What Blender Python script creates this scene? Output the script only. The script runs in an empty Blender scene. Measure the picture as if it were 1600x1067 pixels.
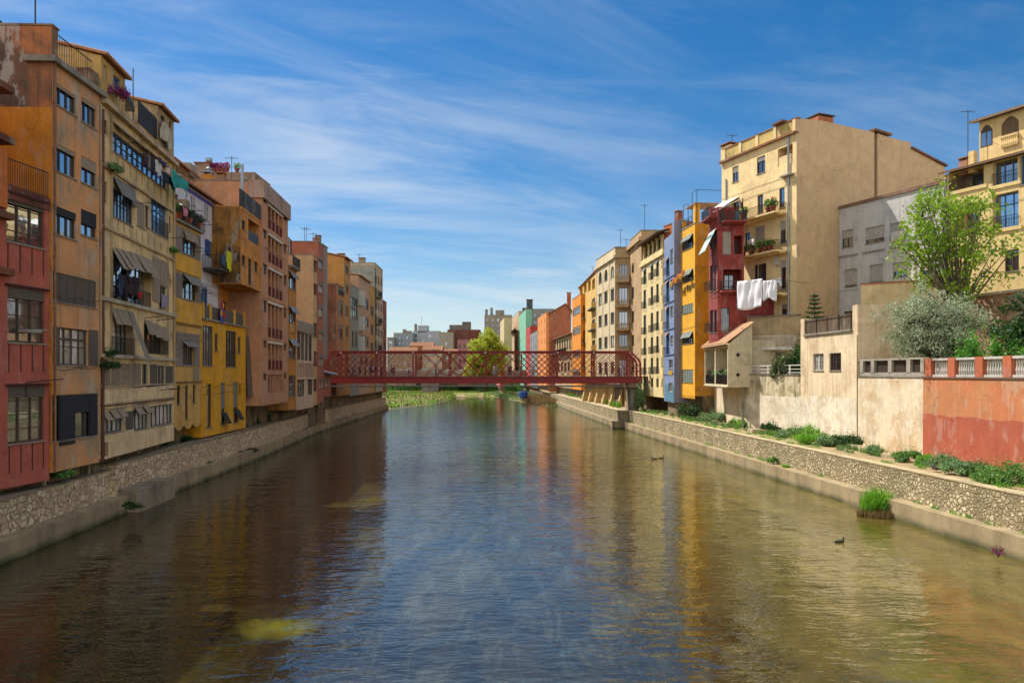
import bpy, math, random
from mathutils import Vector, Matrix, noise
R=math.radians
rnd=random.Random(7)
CX,HY,FP,EYE=800.0,584.0,1150.0,8.0
sc=bpy.context.scene
COL=sc.collection

# ------------------------------------------------------------------ materials
def lin(h,k=1.0):
    h=h.lstrip('#'); o=[]
    for i in (0,2,4):
        v=int(h[i:i+2],16)/255.0
        v=v/12.92 if v<=.04045 else ((v+.055)/1.055)**2.4
        o.append(min(1,v*k))
    return (o[0],o[1],o[2],1)
class NT:
    def __init__(s,name):
        s.m=bpy.data.materials.new(name); s.m.use_nodes=True; s.t=s.m.node_tree
        s.b=s.t.nodes['Principled BSDF']; s.out=s.t.nodes['Material Output']
        s.co=s.t.nodes.new('ShaderNodeTexCoord')
    def n(s,typ,**kw):
        x=s.t.nodes.new('ShaderNode'+typ)
        for k,v in kw.items():
            if k in x.inputs.keys() if isinstance(k,str) else False: x.inputs[k].default_value=v
            else: setattr(x,k,v)
        return x
    def l(s,a,b): s.t.links.new(a,b)
    def mapping(s,scale=(1,1,1),rot=(0,0,0),loc=(0,0,0),src=None):
        m=s.n('Mapping'); m.inputs['Scale'].default_value=scale; m.inputs['Rotation'].default_value=rot; m.inputs['Location'].default_value=loc
        s.l(src or s.co.outputs['Object'],m.inputs['Vector']); return m.outputs[0]
    def noise(s,vec,scale,detail=4,rough=.55,dist=0.0):
        x=s.n('TexNoise'); x.inputs['Scale'].default_value=scale; x.inputs['Detail'].default_value=detail
        x.inputs['Roughness'].default_value=rough; x.inputs['Distortion'].default_value=dist
        s.l(vec,x.inputs['Vector']); return x.outputs['Fac']
    def ramp(s,fac,a,b,c0=(0,0,0,1),c1=(1,1,1,1)):
        x=s.n('ValToRGB'); e=x.color_ramp.elements; e[0].position=a; e[1].position=b; e[0].color=c0; e[1].color=c1
        s.l(fac,x.inputs[0]); return x.outputs[0]
    def mix(s,fac,a,b,mode='MIX'):
        x=s.n('Mix'); x.data_type='RGBA'; x.blend_type=mode
        for i,v in ((0,fac),(6,a),(7,b)):
            if isinstance(v,(int,float)): x.inputs[i].default_value=v
            elif isinstance(v,tuple): x.inputs[i].default_value=v
            else: s.l(v,x.inputs[i])
        return x.outputs[2]
    def mul(s,a,k):
        x=s.n('Math'); x.operation='MULTIPLY'
        for i,v in ((0,a),(1,k)):
            if isinstance(v,(int,float)): x.inputs[i].default_value=v
            else: s.l(v,x.inputs[i])
        return x.outputs[0]
    def bump(s,h,strength=.3,dist=.02):
        x=s.n('Bump'); x.inputs['Strength'].default_value=strength; x.inputs['Distance'].default_value=dist
        s.l(h,x.inputs['Height']); s.l(x.outputs[0],s.b.inputs['Normal']); return x
MATS={}
def plaster(hexc,stain='#6b5138',amt=.45,peel=None,k=1.0,streak=.5,rough=.9,big=.45):
    key=('pl',hexc,stain,amt,peel,k,streak,big)
    if key in MATS: return MATS[key]
    t=NT('plaster'); v=t.mapping(); base=lin(hexc,k); st=lin(stain,k)
    off=t.mapping(loc=(rnd.random()*50,rnd.random()*50,rnd.random()*50))
    n1=t.noise(off,big,6,.62,.6); f1=t.mul(t.ramp(n1,.45,.66),min(1,amt*1.15))
    c=t.mix(f1,base,st)
    vs=t.mapping(scale=(2.6,2.6,.16)); n2=t.noise(vs,1.3,5,.6); f2=t.mul(t.ramp(n2,.5,.75),min(1,streak*(amt+.25)))
    c=t.mix(f2,c,tuple(x*.45 for x in st[:3])+(1,))
    n3=t.noise(v,5.5,6,.7); g=t.ramp(n3,.2,.8,(.8,.8,.8,1),(1.13,1.13,1.13,1))
    c=t.mix(1.0,c,g,'MULTIPLY')
    n4=t.noise(v,1.1,3,.5); g2=t.ramp(n4,.3,.7,(.9,.9,.92,1),(1.07,1.06,1.03,1))
    c=t.mix(1.0,c,g2,'MULTIPLY')
    # hairline cracks and small knocks in the render
    vc=t.n('TexVoronoi'); vc.feature='DISTANCE_TO_EDGE'; vc.inputs['Scale'].default_value=.55; dv=t.n('VectorMath'); dv.operation='MULTIPLY_ADD'
    dn=t.n('TexNoise'); dn.inputs['Scale'].default_value=1.6; dn.inputs['Detail'].default_value=5; t.l(v,dn.inputs['Vector']); t.l(dn.outputs['Color'],dv.inputs[0]); dv.inputs[1].default_value=(1.3,1.3,1.3); t.l(off,dv.inputs[2]); t.l(dv.outputs[0],vc.inputs['Vector'])
    ck=t.mul(t.ramp(vc.outputs['Distance'],.004,.011,(1,1,1,1),(0,0,0,1)),t.ramp(n1,.5,.6)); c=t.mix(t.mul(ck,.7),c,tuple(x*.3 for x in st[:3])+(1,))
    nb=t.noise(t.mapping(scale=(1.4,1.4,.5),loc=(9,3,1)),.8,7,.7); c=t.mix(t.mul(t.ramp(nb,.55,.6),amt*.8),c,t.mix(.5,st,(.55,.5,.42,1)))
    hgt=n3
    if peel:
        n5=t.noise(off,1.6,9,.74,.15); f5=t.mul(t.ramp(n5,.53,.6),.6)
        c=t.mix(f5,c,lin(peel,k))
        hgt=t.n('Math'); hgt.operation='SUBTRACT'; t.l(n3,hgt.inputs[0]); t.l(f5,hgt.inputs[1]); hgt=hgt.outputs[0]
    t.l(c,t.b.inputs['Base Color']); t.b.inputs['Roughness'].default_value=rough
    t.bump(hgt,.35,.03); MATS[key]=t.m; return t.m
def plain(hexc,rough=.6,metal=0.0,var=.12,scale=4,k=1.0,name='paint'):
    key=('p',hexc,rough,metal,k)
    if key in MATS: return MATS[key]
    t=NT(name); n=t.noise(t.mapping(),scale,5,.6); b=lin(hexc,k)
    g=t.ramp(n,.25,.75,(1-var*1.6,)*3+(1,),(1+var,)*3+(1,))
    t.l(t.mix(1.0,b,g,'MULTIPLY'),t.b.inputs['Base Color']); t.b.inputs['Roughness'].default_value=rough; t.b.inputs['Metallic'].default_value=metal
    MATS[key]=t.m; return t.m
def glass(tint='#0c1216',refl=.38,rough=.03):
    key=('g',tint,refl)
    if key in MATS: return MATS[key]
    t=NT('window_glass'); g=t.n('BsdfGlossy'); g.inputs['Roughness'].default_value=rough; g.inputs['Color'].default_value=(.8,.88,.95,1)
    n=t.noise(t.mapping(),.9,2,.5); bp=t.n('Bump'); bp.inputs['Strength'].default_value=.12; bp.inputs['Distance'].default_value=.04
    t.l(n,bp.inputs['Height']); t.l(bp.outputs[0],g.inputs['Normal'])
    nn=t.noise(t.mapping(scale=(1,1,.25)),1.7,3,.5)
    t.l(t.mix(t.ramp(nn,.45,.6),lin(tint),lin(tint,2.6)),t.b.inputs['Base Color']); t.b.inputs['Roughness'].default_value=.3
    mx=t.n('MixShader'); mx.inputs[0].default_value=refl; t.l(t.b.outputs[0],mx.inputs[1]); t.l(g.outputs[0],mx.inputs[2]); t.l(mx.outputs[0],t.out.inputs[0])
    MATS[key]=t.m; return t.m
def slatted(hexc,freq=14,k=1.0,axis='z',rough=.75):
    key=('s',hexc,freq,axis,k)
    if key in MATS: return MATS[key]
    t=NT('slats'); w=t.n('TexWave'); w.wave_type='BANDS'
    if axis=='z': w.bands_direction='Z'; vec=t.mapping()
    else: w.bands_direction='X'; vec=t.mapping(scale=(1,1,0)); 
    if axis!='z':
        w.bands_direction='DIAGONAL'
    w.inputs['Scale'].default_value=freq/3.0; t.l(vec,w.inputs['Vector']); w.inputs['Distortion'].default_value=.25; w.inputs['Detail'].default_value=1
    n=t.noise(t.mapping(),3,4,.6); b=lin(hexc,k)
    g=t.ramp(n,.25,.8,(.7,.7,.7,1),(1.15,1.15,1.15,1)); c=t.mix(1.0,b,g,'MULTIPLY')
    t.l(t.mix(t.ramp(w.outputs['Fac'],.1,.4),tuple(x*.45 for x in b[:3])+(1,),c),t.b.inputs['Base Color'])
    t.b.inputs['Roughness'].default_value=rough; t.bump(w.outputs['Fac'],.6,.03); MATS[key]=t.m; return t.m
def stonework(hexa,hexb,mortar,scale,edge,bumpd,dark='#4a4033',darkamt=.5,name='rubble_stone'):
    t=NT(name); o=t.co.outputs['Object']
    dn=t.n('TexNoise'); dn.inputs['Scale'].default_value=2.2; dn.inputs['Detail'].default_value=3; t.l(o,dn.inputs['Vector'])
    ad=t.n('VectorMath'); ad.operation='MULTIPLY_ADD'; t.l(dn.outputs['Color'],ad.inputs[0]); ad.inputs[1].default_value=(.22,.22,.22); t.l(o,ad.inputs[2])
    vec=t.mapping(scale=(1,1,1.15),src=ad.outputs[0])
    v1=t.n('TexVoronoi'); v1.feature='DISTANCE_TO_EDGE'; v2=t.n('TexVoronoi'); v2.feature='F1'
    for v in (v1,v2): v.inputs['Scale'].default_value=scale; t.l(vec,v.inputs['Vector'])
    e=t.ramp(v1.outputs['Distance'],edge*.4,edge)
    sep=t.n('SeparateColor'); t.l(v2.outputs['Color'],sep.inputs[0])
    c=t.mix(sep.outputs[0],lin(hexa),lin(hexb)); n=t.noise(o,9,5,.7)
    c=t.mix(1.0,c,t.ramp(n,.2,.8,(.72,.72,.72,1),(1.15,1.15,1.15,1)),'MULTIPLY')
    c=t.mix(e,lin(mortar),c)
    n2=t.noise(o,.5,6,.65,.5); c=t.mix(t.mul(t.ramp(n2,.45,.7),darkamt),c,lin(dark))
    t.l(c,t.b.inputs['Base Color']); t.b.inputs['Roughness'].default_value=.92
    hh=t.n('Math'); hh.operation='ADD'; t.l(e,hh.inputs[0]); t.l(t.mul(n,.5),hh.inputs[1]); t.bump(hh.outputs[0],.8,bumpd); return t.m
def leafmat(h1,h2,k=1.0,name='foliage',trans=.35):
    t=NT(name); n=t.noise(t.mapping(),1.3,4,.7); n2=t.n('TexNoise'); n2.inputs['Scale'].default_value=14; t.l(t.co.outputs['Object'],n2.inputs['Vector'])
    c=t.mix(t.ramp(n,.3,.7),lin(h1,k),lin(h2,k)); c=t.mix(1.0,c,t.ramp(n2.outputs['Fac'],.3,.7,(.7,.7,.7,1),(1.25,1.25,1.25,1)),'MULTIPLY')
    t.l(c,t.b.inputs['Base Color']); t.b.inputs['Roughness'].default_value=.55
    tr=t.n('BsdfTranslucent'); t.l(c,tr.inputs['Color']); mx=t.n('MixShader'); mx.inputs[0].default_value=trans
    t.l(t.b.outputs[0],mx.inputs[1]); t.l(tr.outputs[0],mx.inputs[2]); t.l(mx.outputs[0],t.out.inputs[0]); return t.m

# ------------------------------------------------------------------ geometry helpers
class MB:
    def __init__(s): s.v=[]; s.f=[]; s.mi=[]
    def quad(s,a,b,c,d,m=0):
        i=len(s.v); s.v+=[tuple(a),tuple(b),tuple(c),tuple(d)]; s.f.append((i,i+1,i+2,i+3)); s.mi.append(m)
    def poly(s,pts,m=0):
        i=len(s.v); s.v+=[tuple(p) for p in pts]; s.f.append(tuple(range(i,i+len(pts)))); s.mi.append(m)
    def hexa(s,p,m=0):
        i=len(s.v); s.v+=[tuple(q) for q in p]
        for f in ((0,3,2,1),(4,5,6,7),(0,1,5,4),(1,2,6,5),(2,3,7,6),(3,0,4,7)): s.f.append(tuple(i+k for k in f)); s.mi.append(m)
    def box(s,x0,x1,y0,y1,z0,z1,m=0):
        s.hexa([(x0,y0,z0),(x1,y0,z0),(x1,y1,z0),(x0,y1,z0),(x0,y0,z1),(x1,y0,z1),(x1,y1,z1),(x0,y1,z1)],m)
    def fb(s,F,u0,u1,z0,z1,d0,d1,m=0):
        P=F.p; s.hexa([P(u0,z0,d0),P(u1,z0,d0),P(u1,z0,d1),P(u0,z0,d1),P(u0,z1,d0),P(u1,z1,d0),P(u1,z1,d1),P(u0,z1,d1)],m)
    def tube(s,a,b,r,r2=None,n=6,m=0,cap=True):
        a=Vector(a); b=Vector(b); r2=r if r2 is None else r2; d=(b-a)
        if d.length<1e-6: return
        d.normalize(); x=d.orthogonal().normalized(); y=d.cross(x); i=len(s.v)
        for c,rr in ((a,r),(b,r2)):
            for k in range(n):
                t=2*math.pi*k/n; s.v.append(tuple(c+(x*math.cos(t)+y*math.sin(t))*rr))
        for k in range(n): s.f.append((i+k,i+(k+1)%n,i+n+(k+1)%n,i+n+k)); s.mi.append(m)
        if cap: s.f.append(tuple(i+n+k for k in range(n))); s.f.append(tuple(i+n-1-k for k in range(n))); s.mi+=[m,m]
    def bar(s,a,b,w,h,up=(0,0,1),m=0):
        a=Vector(a); b=Vector(b); d=(b-a).normalized(); up=Vector(up); x=d.cross(up)
        if x.length<1e-4: x=d.orthogonal()
        x.normalize(); y=x.cross(d); x=x*w/2; y=y*h/2
        s.hexa([a-x-y,a+x-y,b+x-y,b-x-y,a-x+y,a+x+y,b+x+y,b-x+y],m)
    def lathe(s,c,prof,n=12,m=0):
        i=len(s.v)
        for r,z in prof:
            for k in range(n):
                t=2*math.pi*k/n; s.v.append((c[0]+r*math.cos(t),c[1]+r*math.sin(t),c[2]+z))
        for j in range(len(prof)-1):
            for k in range(n): s.f.append((i+j*n+k,i+j*n+(k+1)%n,i+(j+1)*n+(k+1)%n,i+(j+1)*n+k)); s.mi.append(m)
        s.f.append(tuple(i+(len(prof)-1)*n+k for k in range(n))); s.mi.append(m)
    def each(s,name,mat,parent=None):
        # every box of this mesh becomes a part of its own
        for i in range(0,len(s.v),8):
            q=MB(); q.hexa(s.v[i:i+8]); q.build(name,mat,parent)
    def build(s,name,mat,parent=None,smooth=False,label=None):
        me=bpy.data.meshes.new(name); me.from_pydata(s.v,[],s.f)
        for mm in (mat if isinstance(mat,(list,tuple)) else [mat]): me.materials.append(mm)
        if any(s.mi): me.polygons.foreach_set('material_index',s.mi)
        if smooth: me.polygons.foreach_set('use_smooth',[True]*len(s.f))
        me.update(); o=bpy.data.objects.new(name,me); COL.objects.link(o)
        if parent is not None:
            o.parent=parent
        if label: o['label']=label
        return o
def tag(o,label=None,cat=None,group=None,kind=None):
    if label: o['label']=label
    if cat: o['category']=cat
    if group: o['group']=group
    if kind: o['kind']=kind
    return o
def thing(name,label,cat,loc=(0,0,0),rz=0,group=None):
    o=bpy.data.objects.new(name,None); COL.objects.link(o); o.location=loc; o.rotation_euler=(0,0,rz); o.empty_display_size=.3
    tag(o,label,cat,group); return o
ROOTS=[]
def wthing(name,label,cat,loc,group=None):
    # a thing whose parts are meshed in world coordinates
    o=thing(name,label,cat,loc,0,group); ROOTS.append(o); return o
def finish_parents():
    # first-level parts meshed in world coordinates carry the inverse of their thing's place
    S={o.name:Vector(o.location) for o in ROOTS}
    for c in bpy.data.objects:
        if c.parent is not None and c.parent.name in S: c.matrix_parent_inverse=Matrix.Translation(-S[c.parent.name])
def copy_tree(o,parent=None):
    c=o.copy(); COL.objects.link(c)
    if parent is not None: c.parent=parent
    for ch in [x for x in bpy.data.objects if x.parent is o]: copy_tree(ch,c)
    return c
class Face:
    def __init__(s,px0,Y0,px1,Y1,pts=None):
        if pts: s.a=Vector((pts[0][0],pts[0][1])); b=Vector((pts[1][0],pts[1][1]))
        else: s.a=Vector(((px0-CX)/FP*Y0,Y0)); b=Vector(((px1-CX)/FP*Y1,Y1))
        s.b=b; d=b-s.a; s.L=d.length; s.d=d/s.L; n=Vector((s.d.y,-s.d.x))
        if n.dot(s.a)>0: n=-n
        s.n=n
    def p(s,u,z,dd=0.0):
        q=s.a+s.d*u+s.n*dd; return (q.x,q.y,z)
    def u(s,px):
        r=(px-CX)/FP; return (r*s.a.y-s.a.x)/(s.d.x-r*s.d.y)
    def z(s,px,py):
        u=s.u(px); Y=s.a.y+u*s.d.y; return EYE-(py-HY)/FP*Y
    def shift(s,dd,u0=None,u1=None):
        a=s.a+s.n*dd+(s.d*u0 if u0 is not None else s.d*0); b=(s.a+s.d*u1 if u1 is not None else s.b)+s.n*dd
        return Face(0,0,0,0,pts=(a,b))
def grid_wall(mb,F,u0,u1,z0,z1,holes,m=0,d=0.0):
    us=sorted({u0,u1}|{max(u0,min(u1,x)) for h in holes for x in (h[0],h[1])}); zs=sorted({z0,z1}|{max(z0,min(z1,x)) for h in holes for x in (h[2],h[3])})
    us=[x for i,x in enumerate(us) if i==0 or x-us[i-1]>1e-4]; zs=[x for i,x in enumerate(zs) if i==0 or x-zs[i-1]>1e-4]
    for j in range(len(zs)-1):
        zc=(zs[j]+zs[j+1])/2; start=None
        for i in range(len(us)):
            full=False
            if i<len(us)-1:
                uc=(us[i]+us[i+1])/2
                full=not any(h[0]<uc<h[1] and h[2]<zc<h[3] for h in holes)
            if full and start is None: start=us[i]
            if not full and start is not None:
                mb.quad(F.p(start,zs[j],d),F.p(us[i],zs[j],d),F.p(us[i],zs[j+1],d),F.p(start,zs[j+1],d),m); start=None
    for h in holes:
        a,b,c,e,r=h[:5]
        if r<=0: continue
        a=max(a,u0); b=min(b,u1)
        mb.quad(F.p(a,c,d),F.p(a,e,d),F.p(a,e,d-r),F.p(a,c,d-r),m); mb.quad(F.p(b,c,d),F.p(b,e,d),F.p(b,e,d-r),F.p(b,c,d-r),m)
        mb.quad(F.p(a,e,d),F.p(b,e,d),F.p(b,e,d-r),F.p(a,e,d-r),m); mb.quad(F.p(a,c,d),F.p(b,c,d),F.p(b,c,d-r),F.p(a,c,d-r),m)
        if len(h)>5 and h[5]: mb.quad(F.p(a,c,d-r),F.p(b,c,d-r),F.p(b,e,d-r),F.p(a,e,d-r),m)

GL=glass(); GLD=glass('#06080a',.2); GLB=glass('#101c24',.62); CUR=glass('#8d8b84',.22); CURD=glass('#4a443a',.22)
FRD=plain('#2e2c2a',.5); FRB=plain('#39424a',.5); FRW=plain('#b9b4a8',.6); FRN=plain('#4b3a2c',.6); FRBL=plain('#3d6fa0',.5); FRG=plain('#39463f',.6); FRR=plain('#5c2420',.6)
IRON=plain('#25221f',.5,.3); SLB=slatted('#6b5f52'); SLG=slatted('#8a847a'); SLD=slatted('#2b2b2c'); SLW=slatted('#b7b0a4'); SLN=slatted('#a8957c'); SLT=slatted('#7f8a80')
CONC=plaster('#8d8679','#4b463c',.5); TERR=plain('#9a6a48',.85,0,.35,2.2,name='roof_tiles'); ZINC=plain('#8b9096',.35,.5); GREYP=plaster('#6d6459','#4a4138',.5)
STONEC=plaster('#a39374','#5a4e3a',.5)
FR={'d':FRD,'b':FRB,'w':FRW,'n':FRN,'bl':FRBL,'g':FRG,'r':FRR}
PN={'g':GL,'d':GLD,'b':GLB,'c':CUR,'cd':CURD}
SH={'b':SLB,'g':SLG,'d':SLD,'w':SLW,'n':SLN,'t':SLT}
WR=random.Random(99)
class Bld:
    """one building; windows collected per face, wall meshed at the end"""
    def __init__(s,name,label,F,z0,z1,mat,depth=10,cat='building',group=None,base=None,basemat=None,top=True,gz=2.4,cutbottom=()):
        s.F=F; s.z0=z0; s.z1=z1; s.mat=mat; s.depth=depth; s.holes={0:[],1:[],3:[]}
        A,B=F.a,F.b; C=B-F.n*depth; D=A-F.n*depth; s.pts=[A,B,C,D]
        c=(A+B)/2-F.n*depth/2; s.base=base; s.basemat=basemat; s.gz=gz
        s.r=wthing(name,label,cat,(c.x,c.y,gz),group)
        def fc(p,q):
            f=Face(0,0,0,0,pts=(p,q)); mid=(p+q)/2
            if (mid-c).dot(f.n)<0: f.n=-f.n
            return f
        s.faces={0:F,1:fc(B,C),3:fc(A,D)}; s.cuts=list(cutbottom)
    def holes_add(s,fi,h): s.holes[fi].append(h)
    def rect(s,px0,px1,yt,yb,fi=0):
        F=s.faces[fi]; ua,ub=F.u(px0),F.u(px1); zt,zb=F.z(px0,yt),F.z(px0,yb)
        return F,min(ua,ub),max(ua,ub),zb,zt
    def win(s,px0,px1,yt,yb,cols=2,rows=1,fr='d',pane='g',r=.2,blind=0,bm='g',sill=True,shut=None,fi=0,fw=.07,rail=False,arch=False,uz=None,transom=None,name='window',boxh=0,aw=None):
        F,u0,u1,z0,z1=s.rect(px0,px1,yt,yb,fi) if uz is None else (s.faces[fi],)+tuple(uz)
        s.holes[fi].append((u0,u1,z0,z1,r)); w=u1-u0; h=z1-z0
        m=MB(); a,b=-r+.1,-r+.02
        m.fb(F,u0,u1,z0,z0+fw,b,a); m.fb(F,u0,u1,z1-fw,z1,b,a); m.fb(F,u0,u0+fw,z0+fw,z1-fw,b,a); m.fb(F,u1-fw,u1,z0+fw,z1-fw,b,a)
        for i in range(1,cols):
            x=u0+w*i/cols; m.fb(F,x-fw*.5,x+fw*.5,z0+fw,z1-fw,b,a-.01)
        for j in range(1,rows):
            y=z0+h*j/rows; m.fb(F,u0+fw,u1-fw,y-.02,y+.02,b+.01,a-.025)
        if transom: y=z1-h*transom; m.fb(F,u0+fw,u1-fw,y-.05,y+.05,b+.005,a-.005)
        if arch:
            n=7
            for sgn in (0,1):
                pts=[]
                for k in range(n+1):
                    t=math.pi/2*k/n; uu=(w/2)*(1-math.cos(t)); zz=z1-(w/2)+(w/2)*math.sin(t)
                    pts.append((uu if sgn==0 else w-uu,zz))
                for k in range(n):
                    (ua,za),(ub,zb)=pts[k],pts[k+1]
                    m2=[F.p(u0+ua,za,.003),F.p(u0+ub,zb,.003),F.p(u0+ub,z1,.003),F.p(u0+ua,z1,.003)]
                    q=[F.p(u0+ua,za,-r),F.p(u0+ub,zb,-r),F.p(u0+ub,z1,-r),F.p(u0+ua,z1,-r)]
                    s.arch=getattr(s,'arch',MB()); s.arch.hexa([m2[0],m2[1],m2[2],m2[3],q[0],q[1],q[2],q[3]])
        wo=m.build(name,FR[fr],s.r); q_=WR.random()
        if pane=='g': pane='g' if q_<.55 else 'd' if q_<.72 else 'cd' if q_<.88 else 'c'
        elif pane=='d': pane='d' if q_<.6 else 'cd' if q_<.78 else 'g'
        pm=MB(); pm.quad(F.p(u0+.01,z0+.01,-r+.03),F.p(u1-.01,z0+.01,-r+.03),F.p(u1-.01,z1-.01,-r+.03),F.p(u0+.01,z1-.01,-r+.03)); pm.build('pane',PN[pane],wo)
        if sill:
            q=MB(); q.fb(F,u0-.06,u1+.06,z0-.07,z0-.002,-r+.11,.07); q.build('sill',s.sillm if hasattr(s,'sillm') else CONC,wo)
        if boxh:
            q=MB(); q.fb(F,u0+.005,u1-.005,z1-h*boxh,z1-.005,-r+.105,-.02); q.build('roller_box',SH[bm],wo)
        if blind:
            q=MB(); q.fb(F,u0+.02,u1-.02,z1-h*blind,z1-.01,-r+.105,-r+.13); q.build('blind',SH[bm],wo)
        if shut:
            # shutters: 'o' open on the wall either side, 'c' closed
            kind,mt=shut[0],SH[shut[1:]]
            if kind=='c':
                n=max(1,cols)
                for i in range(n):
                    q=MB(); x0=u0+w*i/n+.015; x1=u0+w*(i+1)/n-.015; q.fb(F,x0,x1,z0+.02,z1-.02,-r+.12,-r+.16); q.fb(F,x0,x0+.05,z0+.02,z1-.02,-r+.16,-r+.185); q.fb(F,x1-.05,x1,z0+.02,z1-.02,-r+.16,-r+.185)
                    q.build('shutter',mt,wo)
            else:
                for x0,x1 in ((u0-w/2,u0-.02),(u1+.02,u1+w/2)):
                    q=MB(); q.fb(F,x0,x1,z0,z1,.01,.05); q.fb(F,x0,x1,z0,z0+.08,.05,.07); q.fb(F,x0,x1,z1-.08,z1,.05,.07); q.build('shutter',mt,wo)
        if rail: s.iron(F,u0-.05,u1+.05,z0,z0+min(1.0,h*.5),.02,.12)
        if aw: s.awn(F,u0-.05,u1+.05,z1,aw[0],aw[1],aw[2])
        return F,u0,u1,z0,z1
    def awn(s,F,u0,u1,zt,drop,out,mat,name='awning'):
        q=MB(); a=F.p(u0,zt,.03); b=F.p(u1,zt,.03); c=F.p(u1,zt-drop,out); e=F.p(u0,zt-drop,out)
        dz=Vector((0,0,.02)); q.hexa([Vector(a),Vector(b),Vector(c),Vector(e),Vector(a)+dz,Vector(b)+dz,Vector(c)+dz,Vector(e)+dz])
        q.tube(F.p(u0,zt-drop,out),F.p(u1,zt-drop,out),.035); return q.build(name,mat,s.r)
    def iron(s,F,u0,u1,z0,z1,out0,out1,gap=None,mat=None,sides=False,name='railing',parent=None):
        Y=F.a.y; gap=gap or max(.12,Y/1150*1.7); q=MB(); t=.012+Y*.00012
        q.fb(F,u0,u1,z1-.03,z1+.01,out1-.03,out1+.01); q.fb(F,u0,u1,z0+.05,z0+.08,out1-.02,out1)
        n=max(2,int((u1-u0)/gap))
        for i in range(n+1):
            x=u0+(u1-u0)*i/n; q.fb(F,x-t/2,x+t/2,z0+.002,z1,out1-.01-t/2,out1-.01+t/2)
        if sides or out1-out0>.3:
            for x in (u0,u1):
                q.fb(F,x-.02,x+.02,z1-.03,z1+.01,out0,out1-.03)
                k=max(2,int((out1-out0)/gap))
                for i in range(k): y=out0+(out1-out0)*i/k; q.fb(F,x-t/2,x+t/2,z0+.002,z1-.03,y,y+t)
        return q.build(name,mat or IRON,parent or s.r)
    def balcony(s,px0,px1,y,out=1.0,h=1.0,fi=0,mat=None,kind='iron',uz=None,thick=.16):
        F=s.faces[fi]
        if uz: u0,u1,z=uz
        else: u0,u1=sorted((F.u(px0),F.u(px1))); z=F.z(px0,y)
        q=MB(); q.fb(F,u0,u1,z-thick,z,.001,out); q.fb(F,u0+.1,u1-.1,z-thick-.12,z-thick,.001,out*.6)
        b=q.build('balcony_slab',mat or CONC,s.r)
        if kind=='iron': s.iron(F,u0+.03,u1-.03,z,z+h,.01,out-.04)
        elif kind=='solid':
            q=MB(); q.fb(F,u0,u1,z,z+h,out-.12,out-.002); q.fb(F,u0,u0+.12,z,z+h,.001,out-.12); q.fb(F,u1-.12,u1,z,z+h,.001,out-.12); q.build('balcony_parapet',mat or s.mat,s.r)
        elif kind=='balu':
            q=MB(); q.fb(F,u0,u1,z+h-.12,z+h,out-.17,out-.002); q.fb(F,u0,u0+.15,z+h-.12,z+h,.001,out-.17); q.fb(F,u1-.15,u1,z+h-.12,z+h,.001,out-.17)
            q.fb(F,u0,u0+.2,z,z+h-.12,out-.2,out-.004); q.fb(F,u1-.2,u1,z,z+h-.12,out-.2,out-.004)
            n=max(2,int((u1-u0)/.28))
            for i in range(1,n): x=u0+(u1-u0)*i/n; q.lathe(F.p(x,z,out-.09),[(.06,0),(.09,.15),(.1,.3),(.05,.55),(.05,h-.2),(.08,h-.12)],6)
            for k in (.25,.5,.75):
                for x in (u0+.08,u1-.08): q.lathe(F.p(x,z,out*k),[(.06,0),(.1,.3),(.05,.55),(.08,h-.12)],6)
            q.build('balustrade',mat or s.mat,s.r)
        return F,u0,u1,z
    def loggia(s,px0,px1,yt,yb,dep=1.3,fi=0,rail='iron',rm=None,door='c',posts=0,uz=None,pmat=None):
        F,u0,u1,z0,z1=s.rect(px0,px1,yt,yb,fi) if uz is None else (s.faces[fi],)+tuple(uz)
        s.holes[fi].append((u0,u1,z0,z1,dep,True)); w=u1-u0
        q=MB(); a,b=-dep+.03,-dep+.1; du0,du1=u0+w*.25,u0+w*.8; dz=z0+(z1-z0)*.82
        q.fb(F,du0,du1,dz-.08,dz,a,b); q.fb(F,du0,du0+.08,z0+.002,dz-.08,a,b); q.fb(F,du1-.08,du1,z0+.002,dz-.08,a,b); q.fb(F,(du0+du1)/2-.04,(du0+du1)/2+.04,z0+.002,dz-.08,a,b)
        o=q.build('balcony_door',FRW if door=='c' else FRD,s.r); p=MB(); p.quad(F.p(du0+.02,z0+.02,-dep+.04),F.p(du1-.02,z0+.02,-dep+.04),F.p(du1-.02,dz-.02,-dep+.04),F.p(du0+.02,dz-.02,-dep+.04)); p.build('pane',PN[door],o)
        if rail=='iron': s.iron(F,u0+.02,u1-.02,z0,z0+1.0,-.12,-.05,mat=rm)
        elif rail=='panel':
            q=MB(); q.fb(F,u0+.02,u1-.02,z0+.02,z0+1.0,-.12,-.07); q.build('balcony_parapet',rm or s.mat,s.r)
        if posts:
            q=MB()
            for i in range(1,posts+1): x=u0+w*i/(posts+1); q.fb(F,x-.07,x+.07,z0+.001,z1-.001,-.2,-.01)
            q.each('post',pmat or s.mat,s.r)
        return F,u0,u1,z0,z1
    def band(s,z,h,out,mat=None,name='cornice',fi=0,u0=None,u1=None,wrap=True):
        F=s.faces[fi]; q=MB(); u0=0 if u0 is None else u0; u1=F.L if u1 is None else u1
        e=out if wrap else 0
        q.fb(F,u0-e,u1+e,z,z+h,.002,out)
        if wrap and fi==0: q.fb(F,u0-e,u0-.002,z,z+h,-1.2,.002)
        if wrap and fi==0: q.fb(F,u1+.002,u1+e,z,z+h,-1.2,.002)
        return q.build(name,mat or s.mat,s.r)
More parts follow.
